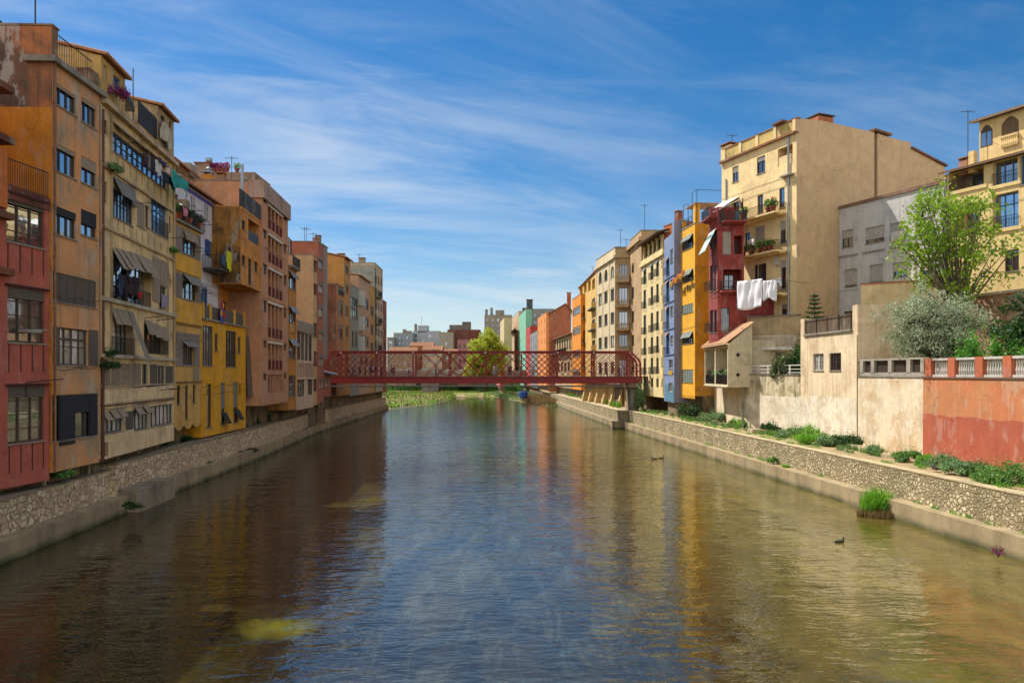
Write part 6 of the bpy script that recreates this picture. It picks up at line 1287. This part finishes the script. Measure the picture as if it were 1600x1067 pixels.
# grass on the islets and banks (nobody could count it)
def islet(poly,zt,name):
    m=MB(); n=len(poly); cx=sum(p[0] for p in poly)/n; cy=sum(p[1] for p in poly)/n; V=[(cx,cy,zt)]
    for i in range(n):
        a=poly[i]; b_=poly[(i+1)%n]; A2=(cx+(a[0]-cx)*.85,cy+(a[1]-cy)*.85,zt*.8); B2=(cx+(b_[0]-cx)*.85,cy+(b_[1]-cy)*.85,zt*.8); m.quad((a[0],a[1],-.4),(b_[0],b_[1],-.4),B2,A2); m.poly([A2,B2,(cx,cy,zt)])
    tag(m.build(name,EARTH),kind='structure')
def inpoly(x,y,P):
    c=False; j=len(P)-1
    for i in range(len(P)):
        if (P[i][1]>y)!=(P[j][1]>y) and x<(P[j][0]-P[i][0])*(y-P[i][1])/(P[j][1]-P[i][1])+P[i][0]: c=not c
        j=i
    return c
def grassfield(P,n,h0,h1,z,mat,seed,name,w=.07):
    r_=random.Random(seed); m=MB(); xs=[p[0] for p in P]; ys=[p[1] for p in P]; k=0
    while k<n:
        x=r_.uniform(min(xs),max(xs)); y=r_.uniform(min(ys),max(ys))
        if not inpoly(x,y,P): continue
        k+=1; f=noise.noise(Vector((x*.12,y*.06,seed))); hh=(h0+(h1-h0)*r_.random())*(1+.7*f); t_=r_.uniform(0,3.14); s_=Vector((math.cos(t_)*w,math.sin(t_)*w,0)); p0=Vector((x,y,z)); p2=p0+Vector((r_.gauss(0,.2)*hh,r_.gauss(0,.2)*hh,hh)); m.poly([p0-s_,p0+s_,p2])
    o=m.build(name,mat); o['kind']='stuff'; return o
def pxy(px,Y): return ((px-CX)/FP*Y,Y)
IA=[pxy(606,168),pxy(640,182),pxy(672,196),pxy(702,225),pxy(712,262),pxy(700,300),pxy(650,300),pxy(560,260),pxy(560,185)]
IB=[pxy(770,262),pxy(815,215),pxy(866,178),(13.5,196),(12,235),(12,300),pxy(740,330)]
IC=[pxy(690,285),pxy(730,258),pxy(790,255),pxy(800,335),pxy(600,344),pxy(560,300)]
for P in (IA,IB,IC): islet(P,.5,'river_islet')
grassfield(IA,7000,.25,.95,.1,GRS,1,'islet_grass',.14); grassfield(IA,2600,.3,1.2,.1,DRY,21,'islet_dry_grass',.12); grassfield(IA,2500,.3,1.2,.1,DKG,22,'islet_sedge',.14); grassfield(IB,7000,.4,1.2,.1,BSH2,2,'islet_grass',.16); grassfield(IC,4000,.3,1.0,.1,GRS,3,'islet_grass',.2)
ID=[pxy(815,212),pxy(864,180),(13,196),pxy(840,225)]; grassfield(ID,3500,.8,2.3,.1,DRY,4,'dry_grass',.12)
# small tufts on the walkway and ledge joints
def tufts(P,z,n,seed,name,hh=.18,mat=GRS,w=.02,off=(0,0),lo=30,hi=108):
    r_=random.Random(seed); m=MB()
    for _ in range(n):
        Y=lo+(hi-lo)*r_.random(); x=interp(P,Y)+r_.uniform(*off); s=r_.uniform(.15,.5); 
        for k in range(60):
            a=r_.uniform(0,6.28); d=s*math.sqrt(r_.random()); p0=Vector((x+math.cos(a)*d*.6,Y+math.sin(a)*d*1.6,z)); h_=hh*r_.uniform(.4,1.2); t_=r_.uniform(0,3.14); s_=Vector((math.cos(t_)*w,math.sin(t_)*w,0)); m.poly([p0-s_,p0+s_,p0+Vector((r_.gauss(0,.05),r_.gauss(0,.05),h_))])
    o=m.build(name,mat); o['kind']='stuff'
tufts(RWN,2.56,46,9,'walkway_grass',off=(1.9,4.2)); tufts(RWN,2.58,70,19,'walkway_weeds',.42,BSH,.03,off=(3.3,4.9),lo=34); tufts(RWN,2.58,60,20,'walkway_weeds',.3,BSH2,.03,off=(2.9,4.9),lo=34)
tufts(RWN,2.685,16,10,'wall_top_grass',off=(1.4,1.9),hh=.22); tufts(RWN,1.0,30,11,'ledge_grass',.16,off=(.75,.86)); tufts(LW,1.05,18,12,'ledge_grass',.2,DKG,off=(-.6,-.5),lo=48,hi=160); tufts(LW,2.83,40,13,'wall_top_grass',.35,DKG,off=(-2.3,-1.9),lo=48,hi=160)
tufts(RWF,2.6,30,14,'bank_grass',.9,GRS,.06,off=(2.2,3.6),lo=112,hi=190)
for (px,py,z,s,d_) in ((1206,720,1.25,.55,'bright weed tuft growing from the ledge joint right of centre'),(1227,728,1.1,.3,'small weed right of the bright ledge tuft'),(1164,708,1.05,.35,'yellow-green weed at the wall base, left of the bright ledge tuft'),(1119,694,1.05,.5,'weed at the wall base below the white bay'),(1045,675,1.05,.6,'weed at the wall base near the bridge')):
    p_=at(px,py,z); bush('weed',d_,(p_[0]+.1,p_[1],z-.15),(s,s,s*1.2),IVY if s>.3 else GRS,300+int(px),500,.06,'weed','weeds on the right embankment')
p_=at(1562,868,.3); o=bush('valerian_plant','spindly plant with pink flowers hanging from the right ledge at the picture edge',(p_[0]-.05,p_[1],.35),(.28,.25,.5),PNKF,77,160,.04,'flowering plant')
# stones, steps and small things on the walkway
def stone(label,c,s,h_,cat='stone block',name='stone_block',rz=0):
    q=MB(); j=lambda: rnd.uniform(-.04,.04); a,b_=s; q.hexa([(c[0]-a+j(),c[1]-b_+j(),c[2]-.1),(c[0]+a+j(),c[1]-b_+j(),c[2]-.1),(c[0]+a+j(),c[1]+b_+j(),c[2]-.1),(c[0]-a+j(),c[1]+b_+j(),c[2]-.1),(c[0]-a*.95+j(),c[1]-b_*.95,c[2]+h_),(c[0]+a*.95,c[1]-b_*.95+j(),c[2]+h_+j()),(c[0]+a*.95+j(),c[1]+b_*.95,c[2]+h_),(c[0]-a*.95,c[1]+b_*.95+j(),c[2]+h_+j())]); o=q.build(name,STONEC); tag(o,label,cat)
stone('low stone step beside the shrubs under the courtyard railing',at(1186,676,2.56),(.9,.7),.35); stone('upright grey stone post at the foot of the garden house',at(1272,676,2.56),(.16,.16),1.0,'stone post','stone_post'); stone('small kerb stone left of the pink-blossomed bush',at(1148,660,2.56),(.35,.5),.3); stone('long low kerb stone at the foot of the peeling wall',at(1348,704,2.56),(.35,1.6),.28); stone('low kerb stone at the foot of the wall nearer the red wall',at(1398,717,2.56),(.3,1.3),.25)
# ------------------------------------------------------------------ BIRDS
def bird(label,c,rz,s,body,headc,cat,name,kind='duck'):
    o=thing(name,label,cat,c,rz); m=MB()
    n=10; prof=[(-.28,.02,.05),(-.2,.06,.04),(-.08,.1,.03),(.06,.105,.02),(.16,.08,.04),(.22,.04,.07)]
    if kind=='pigeon': prof=[(-.24,.015,.06),(-.16,.03,.07),(-.06,.065,.08),(.04,.075,.1),(.1,.06,.13),(.13,.035,.16)]
    i=len(m.v)
    for x,r_,z in prof:
        for k in range(n): t_=6.283*k/n; m.v.append((x*s,math.cos(t_)*r_*s,(z+math.sin(t_)*r_*.85)*s))
    for j in range(len(prof)-1):
        for k in range(n): m.f.append((i+j*n+k,i+j*n+(k+1)%n,i+(j+1)*n+(k+1)%n,i+(j+1)*n+k)); m.mi.append(0)
    hx,hz=(.2,.2) if kind=='duck' else (.14,.2)
    m.tube(((hx-.04)*s,0,(.06 if kind=='duck' else .14)*s),(hx*s,0,hz*s),.04*s,.03*s,8); m.lathe((hx*s,0,(hz-.035)*s),[(.01*s,0),(.042*s,.02*s),(.045*s,.05*s),(.02*s,.085*s)],8)
    m.build('body',body,o,True); q=MB(); q.tube(((hx+.03)*s,0,(hz+.01)*s),((hx+.1)*s,0,(hz-.005)*s),.014*s,.006*s,5); q.build('beak',headc,o)
    q=MB(); 
    for sg in (-1,1): q.poly([(-.25*s,sg*.05*s,.08*s),(.08*s,sg*.1*s,.09*s),(.1*s,sg*.085*s,.0*s+.04*s),(-.1*s,sg*.1*s,.02*s+.02*s)])
    q.build('wing',plain('#4a4038',.8),o)
    if kind=='pigeon':
        q=MB(); 
        for sg in (-1,1): q.tube((0,sg*.03*s,.03*s),(.01*s,sg*.03*s,-.06*s),.008*s,n=4)
        q.build('leg',plain('#8a4a3c'),o)
DKB=plain('#2b231b',.7); BKY=plain('#8a6a2c',.6)
bird('dark duck swimming alone below the reed clump',at(1312,847,0),R(10),1.0,DKB,BKY,'duck','duck')
bird('left duck of the pair drifting in mid-river before the bridge',at(1022,717,0),R(170),1.2,plain('#5a4c3c',.7),BKY,'duck','duck'); bird('right duck of the pair drifting in mid-river before the bridge',at(1033,716,0),R(20),1.2,plain('#5a4c3c',.7),BKY,'duck','duck')
p_=at(1462,737,2.56); bird('grey pigeon walking on the sandy walkway below the red wall',(p_[0],p_[1],2.62),R(200),1.5,plain('#6d6468',.7),plain('#3a3433'),'pigeon','pigeon','pigeon')
# ------------------------------------------------------------------ WASHING AND POTS
def garment(label,F,px0,px1,yt,yb,out,mat,shape='sheet',cat='washing',group=None,uz=None,amp=.05,seed=1,tail=.1):
    r_=random.Random(seed); u0,u1=sorted((F.u(px0),F.u(px1))) if not uz else uz[:2]; z1=F.z(px0,yt) if not uz else uz[3]; z0=F.z(px0,yb) if not uz else uz[2]; m=MB(); nu,nz=16,12; V=[]
    for j in range(nz+1):
        for i in range(nu+1):
            a=i/nu; t_=j/nz; wd=1.0
            if shape=='shirt': wd=1.0 if t_<.3 else .62
            if shape=='trousers' : wd=1-.2*t_
            uu=(u0+u1)/2+(a-.5)*(u1-u0)*wd; sag=.03*math.sin(a*math.pi)*(1-t_)
            zz=z1-(z1-z0)*t_*(1+tail*math.sin(a*5+seed))-sag; d=out+amp*math.sin(a*9+seed)*(.3+t_)+amp*.6*math.sin(a*23+2*seed+t_*4)+amp*.3*math.sin(a*5+t_*9)
            V.append(F.p(uu,zz,d))
    m.v=V; 
    for j in range(nz):
        for i in range(nu):
            if shape=='trousers' and j>4 and i in (7,8): continue
            k=j*(nu+1)+i; m.f.append((k,k+1,k+nu+2,k+nu+1)); m.mi.append(0)
    o=m.build('hanging_cloth',mat,None,True); sd=o.modifiers.new('t','SOLIDIFY'); sd.thickness=.012; tag(o,label,cat,group); return o
def fab(h): return cloth_m(h)
FCf=FC
garment('dark purple garment on the top rack of the cream tenement',FC,198,205,236,256,.9,fab('#3a2438'),'shirt',seed=2); garment('grey-brown garment on the top rack of the cream tenement',FC,206,212,240,262,.9,fab('#6a5e62'),'shirt',seed=3); garment('black trousers hanging beside the white towel on the cream tenement',FC,212,218,243,268,.9,fab('#24222a'),'trousers',seed=4); garment('white towel hanging on the top rack of the cream tenement',FC,219.5,228,248,268,.9,fab('#b8b6b4'),seed=5); garment('navy cloth folded over the line above the white towel',FC,222,234,244,251,1.0,fab('#20284c'),seed=6); garment('bunched pale pink cloth left of the teal sheet',FC,236,244,256,268,.9,fab('#c0a8a0'),seed=7); garment('big teal sheet sagging off the cream tenement rack',FC,243,271,262,289,1.0,fab('#1f8a84'),seed=8,tail=.3,amp=.12); garment('navy sheet hanging behind the teal one',FC,237,252,268,284,.8,fab('#1c2f48'),seed=9)
garment('pale draped cloth hanging from the right attic of the cream tenement',FC,246,262,187,218,.25,fab('#a8a08c'),seed=10,amp=.1)
for i,(a,c,y0,y1,h_,d_) in enumerate(((174,181,427,460,'#1f2f4c','blue garment in the open gallery of the cream tenement'),(181,189,428,466,'#2a1a22','dark plum coat in the gallery, left one'),(189,198,430,462,'#33222c','dark plum coat in the gallery, middle one'),(198,207,431,464,'#2a1c26','dark plum coat in the gallery, right one'),(204.5,210,455,465,'#b01a1a','small bright red cloth in the gallery'))): garment(d_,FC,a,c,y0,y1,.35,fab(h_),'shirt' if i else 'sheet',seed=20+i,amp=.1)
garment('patterned cloth over the small balcony window of the cream tenement',FC,249.5,259,459,480,.12,fab('#8a8492'),seed=26,amp=.02)
FWH=Face(273,55.4,341.5,65.2)
for i,(a,c,y0,y1,h_,d_) in enumerate(((324.5,331,391,421,'#b5b51c','yellow-green towel on the white house balcony'),(331,334.5,394,416,'#b8401c','orange-red towel next to the yellow-green one'),(335.5,339.5,396,417,'#2a4470','dark blue jeans on the white house balcony'),(340,344,398,414,'#5a7aa8','light blue jeans at the end of the white house balcony line'),(314,323,396,414,'#2c4a66','blue cover on the left part of the white house balcony rail'))): garment(d_,FWH,a,c,y0,y1,1.62,fab(h_),'trousers' if 'jeans' in d_ else 'sheet',seed=30+i)
garment('pink cloth drying on the planted balcony of the narrow yellow house',Face(272.5,52.9,313.8,58.0),275,283,323,337,.5,fab('#c0708c'),seed=40); FGY=Face(314.5,58.2,384,69.2)
garment('red cloth on the golden house terrace line',FGY,313.5,317,459,482,-.3,fab('#a02420'),seed=41); garment('blue cloth on the golden house terrace line',FGY,317,325,456,476,-.5,fab('#243f80'),seed=42)
# a loose grey canvas on the corner of the golden house
q=MB(); G=FGY; P=G.p; L=G.L
for k in range(8): z=11.6-k*.72; q.hexa([P(L+.05,z,0.0+k*.02),P(L+.9+.08*k,z,.05+k*.09),P(L+.95+.08*k,z,.02+k*.09),P(L+.1,z,-.05+k*.02),P(L+.05,z-.72,.0+(k+1)*.02),P(L+.98+.08*k,z-.72,.05+(k+1)*.09),P(L+1.03+.08*k,z-.72,.02+(k+1)*.09),P(L+.1,z-.72,-.05+(k+1)*.02)])
o=q.build('canvas_blind',SLB); tag(o,'tall grey canvas blind hanging off the corner of the golden yellow house','blind')
# white sheets on the right
SHT=ind('white_sheet','#e4e2e6',.8); SF=Face(0,0,0,0,pts=(Vector(((1150-CX)/FP*76.5,76.5)),Vector(((1216-CX)/FP*72.5,72.5))))
garment('large white sheet on the line in front of the crimson wall, left one',SF,1152,1191,440,484,.0,SHT,seed=50,amp=.1,tail=.04); garment('smaller white sheet on the line, right of the large sheet',SF,1192.5,1213,439,470,.0,SHT,seed=53,amp=.08,tail=.12)
q=MB(); q.tube(SF.p(SF.u(1146),SF.z(1150,439)),SF.p(SF.u(1222),SF.z(1222,437)),.02); q.tube(SF.p(SF.u(1222),SF.z(1222,437)),SF.p(SF.u(1222)+.3,SF.z(1222,437)-.1,-4.5),.02); q.tube(SF.p(SF.u(1146),SF.z(1150,439)),SF.p(SF.u(1146)-.1,SF.z(1150,439),-2.5),.02); o=q.build('washing_line',IRON); tag(o,'washing line carrying the two white sheets','washing line')
TF=Face(0,0,0,0,pts=(TA,TB))
for i,(a,c,y0,y1,h_,d_) in enumerate(((1149,1156,323,342,'#a8a8a8','striped grey shirt on the upper balcony of the tall block'),(1164,1169,319,325,'#3c5a6a','teal cloth on the upper balcony line of the tall block'),(1171,1175,318,329,'#1f2430','black cloth on the upper balcony line of the tall block'),(1181,1192,377,389,'#e0e0e2','white towel over the middle balcony rail of the tall block'),(1228,1235,436,449,'#e0dedc','white cloth by the lower balcony of the tall block'))): garment(d_,TF,a,c,y0,y1,1.2,fab(h_),seed=60+i)
def potted(label,c,s,pot,leafm,seed,group=None,flower=None):
    o=wthing('potted_plant',label,'potted plant',c,group); q=MB(); q.lathe((c[0],c[1],c[2]),[(.12*s,0),(.17*s,.24*s),(.2*s,.25*s),(.2*s,.3*s),(.15*s,.3*s)],10); q.build('pot',pot,o); m=MB(); r_=random.Random(seed); clump(m,(c[0],c[1],c[2]+.5*s),.28*s,130,.075*s,r_,1.0); m.build('leaves',leafm,o)
    if flower: f_=MB(); clump(f_,(c[0],c[1],c[2]+.58*s),.28*s,40,.06*s,r_,1.0); f_.build('blossom',flower,o)
POT=plain('#9a4f30',.85); REDF=ind('blossom','#b0302c')
for i,p_ in enumerate(POTP): potted('%s potted plant on the parapet of the brown rear block'%('first','second','third','fourth','fifth')[i]+' from left',p_,1.7,plain('#7d3c34',.85),(PNKF if i<4 else BSH),400+i,'pots on the brown parapet')
for i,(px,y,d_) in enumerate(((1219,391,'terracotta potted plant at the right end of the middle balcony of the tall block'),(1212,392,'bushy potted plant second from the right on the middle balcony of the tall block'),(1203,393,'orange-flowered pot near the middle of the middle balcony of the tall block'),(1190,394,'pot right of the folding chair on the middle balcony of the tall block'),(1176,395,'pot left of the white towel on the middle balcony of the tall block'))): z=TF.z(1231,391)+.02; potted(d_,TF.p(TF.u(px),z,1.3),1.7,POT,BSH,420+i,'pots on the middle balcony',REDF if i%2 else None)
for i,(px,d_) in enumerate(((1222,'big red-flowered pot at the right end of the upper balcony of the tall block'),(1215,'cactus-like pot next to the big red-flowered pot'),(1176,'small red-flowered pot in the middle of the upper balcony of the tall block'))): potted(d_,TF.p(TF.u(px),TF.z(1228,331)+.02,1.2),1.9,POT,BSH,430+i,'pots on the upper balcony',REDF if i!=1 else None)
FYA=Face(272.5,52.9,313.8,58.0)
for i in range(5): potted('%s pot from left on the planted balcony of the narrow yellow house'%('first','second','third','fourth','fifth')[i],FYA.p(.6+i*.95,19.2,-.05 if i%2 else .05),1.6,plain('#3a332f',.8) if i%2 else POT,DKG,440+i,'pots on the planted balcony')
BF=Face(0,0,0,0,pts=(A_,B_))
for i in range(4): potted('%s pot from left inside the open front of the white bay'%('first','second','third','fourth')[i],BF.p(1.2+i*2.4,6.95,-.5),2.0,POT,BSH2 if i%2 else DKG,450+i,'pots in the white bay',REDF if i==0 else None)
# ------------------------------------------------------------------ FAR BACKGROUND
tree('lime_tree','big yellow-green tree rising behind the middle of the bridge',(pxy(760,250)[0],250,2.4),20,(5.8,5.4,8.0),60,150,.36,LIME,21,.5,cl=2.2,fork=.16)
def block(name,label,px0,px1,yt,Y,mat,rows=3,cols=4,depth=12,z0=2.3,roof='flat',pane='d',extra=None,skip=()):
    F=Face(px0,Y,px1,Y+.01); z1=F.z(px0,yt); b=Bld(name,label,F,z0,z1,mat,depth=depth); w=F.L/max(1,cols)
    for r_ in range(rows):
        zt=z1-1.3-r_*3.2
        for c_ in range(cols):
            if (r_,c_) in skip: continue
            u=w*(c_+.5); b.win(0,0,0,0,cols=2,fr='d',pane=pane,uz=(u-w*.22,u+w*.22,zt-1.7,zt),sill=False)
    if roof=='tile': b.tile_roof(.6,.3,depth*.5,rib=.8)
    else: b.flat_roof(.6)
    if extra: extra(b)
    return b.done()
WH=plaster('#a9aeb4','#8a8e92',.25); 
block('far_block','far white-grey apartment block with dark balconies at the left of the skyline',605,615,529,420,plaster('#8f9498'),5,1)
block('far_block','far grey-blue windowed block left on the skyline',615,645,522,430,plaster('#8d959c','#70767a',.2),5,5,extra=lambda b:(b.chimney(631,0,2,3,3,CONC,cap=False),b.chimney(638,0,3,2,3,CONC,cap=False)))
block('far_block','far pale block with aerial in the middle of the skyline',645,687,519,440,WH,3,4,skip=((0,1),(1,2),(2,0)),extra=lambda b:(b.chimney(649,0,1.5,5,2,CONC,cap=False),b.chimney(661,0,6,4,3,WH,cap=False),b.antenna(658,9,3)))
block('far_block','far brown-brick block with stepped grey roof hut right of the skyline',699,750,517,400,plaster('#6f3f34','#55322a',.3),0,0,extra=lambda b:(sub_block(b,'roof_hut',702,735,b.z1,b.z1+3.3,plaster('#6a6664'),6,off=-.5),sub_block(b,'roof_hut',722,735,b.z1+3.35,b.z1+5.0,plaster('#5d5856'),6,off=-.6)))
block('far_block','far cream balconied block beside the brown-brick block',686,708,521,392,plaster('#a39a86','#7d7466',.3),7,3)
block('far_house','far terracotta-roofed cream house low on the skyline, left',608,650,549,330,plaster('#b59d78'),4,6,roof='tile'); block('far_house','far orange-walled house with tiled roof above the bridge',640,676,541,345,plaster('#b0704a'),3,5,roof='tile'); block('far_house','far cream row house with green shutters above the bridge',660,690,547,325,plaster('#c0ae88'),4,5,roof='tile',pane='cd'); block('far_house','far pale yellow house between cream row and pink house',688,716,552,335,plaster('#c8b080'),4,4,roof='tile',pane='cd'); block('far_house','far rose-pink house left of the lime-green tree',715,737,533,320,plaster('#a0706c','#7d524c',.3),5,3)
block('far_house','low far house under the lime-green tree',730,780,566,330,plaster('#a89a80'),2,7)
block('far_block','large far concrete block with glazed top floor behind the lime-green tree',757,800,494,420,plaster('#958c7a','#756c5c',.3),4,5,extra=lambda b:(b.chimney(760,0,1.5,4,2,CONC,cap=False),b.chimney(768,0,1.5,5,2,CONC,cap=False),b.chimney(781,0,5,3.5,3,CONC,cap=False)))
block('far_block','grey rear block behind the mint-green and crimson houses',830,866,485,330,plaster('#8b8a84','#66645f',.3),2,3)
block('far_block','rust-red rear gable left of the grey rear block',820,836,490,345,plaster('#8a4a38'),1,1)
q=MB(); q.box(-70,12,338.5,341,-1,5.6); q.box(-70,12,338.2,341,5.601,6.0); o=q.build('far_river_wall',plaster('#857a66','#4f4a3a',.6)); tag(o,'low stone river wall at the far end of the water','river wall'); grassfield([(-60,326),(12,326),(12,338),(-60,338)],2500,1.5,4.5,.2,BSH,8,'far_bank_scrub',.35)
# concrete road bridge far upstream, with parked cars
rb=wthing('road_bridge','low concrete road bridge far behind the red footbridge','bridge',(-30,300,5)); q=MB(); CY=300
q.box(-80,14,CY,CY+14,6.4,8.2); q.box(-80,14,CY-.3,CY-.02,8.0,9.3); q.build('deck',plaster('#8a8378','#5d574c',.4),rb); q=MB(); q.hexa([(-36.5,CY+1,-1),(-30.5,CY+1,-1),(-30.5,CY+12,-1),(-36.5,CY+12,-1),(-37.5,CY+1,6.398),(-29.5,CY+1,6.398),(-29.5,CY+12,6.398),(-37.5,CY+12,6.398)]); q.build('pier',plaster('#7d776c','#4b463c',.5),rb)
def car():
    o=thing('parked_car','','car'); m=MB(); pts=[(-2.1,.35),(-2.1,.75),(-1.75,.95),(-1.2,1.0),(-.6,1.42),(.75,1.45),(1.35,1.02),(2.0,.9),(2.15,.6),(2.1,.3)]
    n=len(pts)
    for s_ in (-.8,.8): m.poly([(x,s_*(1 if z<1.05 else .85),z) for x,z in pts])
    for i in range(n): (x0,z0_),(x1,z1_)=pts[i],pts[(i+1)%n]; a=.8*(1 if z0_<1.05 else .85); b_=.8*(1 if z1_<1.05 else .85); m.quad((x0,-a,z0_),(x0,a,z0_),(x1,b_,z1_),(x1,-b_,z1_))
    m.build('body',plain('#b4b4b2',.3),o); g=MB()
    for s_ in (-1,1): g.poly([(-1.0,s_*.79,1.03),(-.55,s_*.705,1.36),(.7,s_*.705,1.38),(1.15,s_*.79,1.05)])
    g.build('window',GLD,o)
    for x in (-1.3,1.35):
        for s_ in (-1,1): w_=MB(); w_.tube((x,s_*.62,.32),(x,s_*.83,.32),.32,n=12); w_.build('wheel',plain('#17171a',.8),o)
    return o
c0=car(); CARS=[(-47,'white'),(-42,'white'),(-36.5,'silver'),(-31,'dark'),(-25.5,'white'),(-20,'white')]; ORD=('first','second','third','fourth','fifth','sixth'); CM={'white':plain('#c8c8c6',.3),'silver':plain('#8d9094',.3,.3),'dark':plain('#2a2d33',.3)}
for i,(x,cn) in enumerate(CARS):
    o=c0 if i==0 else c0.copy()
    if i: COL.objects.link(o)
    kids=[k for k in bpy.data.objects if k.parent is c0]
    if i:
        for k in kids: d=k.copy(); COL.objects.link(d); d.parent=o
    o.location=(x,CY+1.4,8.5); tag(o,'%s car on the far road bridge, %s from left'%(cn,ORD[i]),'car','cars on the far road bridge')
    for k in [k for k in bpy.data.objects if k.parent is o and k.name.startswith('body')]: k.material_slots[0].link='OBJECT'; k.material_slots[0].material=CM[cn]
q=MB(); q.lathe((pxy(818,205)[0],205,1.2),[(.9,0),(1.25,.3),(1.3,1.6),(1.2,1.9)],16); o=q.build('blue_tank',plain('#1c4f9a',.5)); tag(o,'bright blue tank on the grassy bank under the bridge','tank')
FNO=Face(450.5,81,463,84.8)
u=FNO.u(456); z=FNO.z(456,516); q=MB(); q.fb(FNO,u-.6,u-.1,z,z+.75,.03,.05); o=q.build('pale_banner',fab('#d8cfa8')); tag(o,'small pale banner with a cross on the narrow ochre house','banner'); q=MB(); q.fb(FNO,u-.4,u-.3,z+.1,z+.65,.051,.06); q.fb(FNO,u-.55,u-.15,z+.33,z+.42,.0605,.065); q.build('cross',fab('#8a5a1c'),o)
q=MB(); q.fb(FNO,u+.2,u+1.1,z-.1,z+.95,.03,.05); o=q.build('striped_banner',fab('#d8b21c')); tag(o,'yellow banner with red stripes on the narrow ochre house','banner'); q=MB()
for k in range(4): q.fb(FNO,u+.2,u+1.1,z+.02+k*.24,z+.12+k*.24,.051,.056)
q.build('stripes',fab('#b0301c'),o)
q=MB(); c=FGY.p(FGY.u(343),13.4,.22)
for k,(dx,dz,r_,m_) in enumerate(((0,.5,.42,0),(0,-.3,.6,1),(-.3,-.1,.28,2),(.3,-.2,.3,3),(0,.55,.2,2))):
    cc=FGY.p(FGY.u(343)+dx,13.2+dz,.2+.03*k); t0=len(q.v); n_=12
    for j in range(n_): a=6.283*j/n_; e=FGY.p(FGY.u(343)+dx+math.cos(a)*r_,13.2+dz+math.sin(a)*r_*1.1,.2+.03*k); q.v.append(e)
    for j in range(n_): a=6.283*j/n_; e=FGY.p(FGY.u(343)+dx+math.cos(a)*r_,13.2+dz+math.sin(a)*r_*1.1,.22+.03*k); q.v.append(e)
    q.f.append(tuple(range(t0,t0+n_))); q.f.append(tuple(range(t0+n_,t0+2*n_))); q.mi+=[m_,m_]
    for j in range(n_): q.f.append((t0+j,t0+(j+1)%n_,t0+n_+(j+1)%n_,t0+n_+j)); q.mi.append(m_)
o=q.build('painted_ornament',[fab('#a03a5a'),fab('#4a4a9a'),fab('#c88a2c'),fab('#a8301c')]); tag(o,'colourful cut-out ornament hung on the terrace screen of the golden house','ornament')
finish_parents()
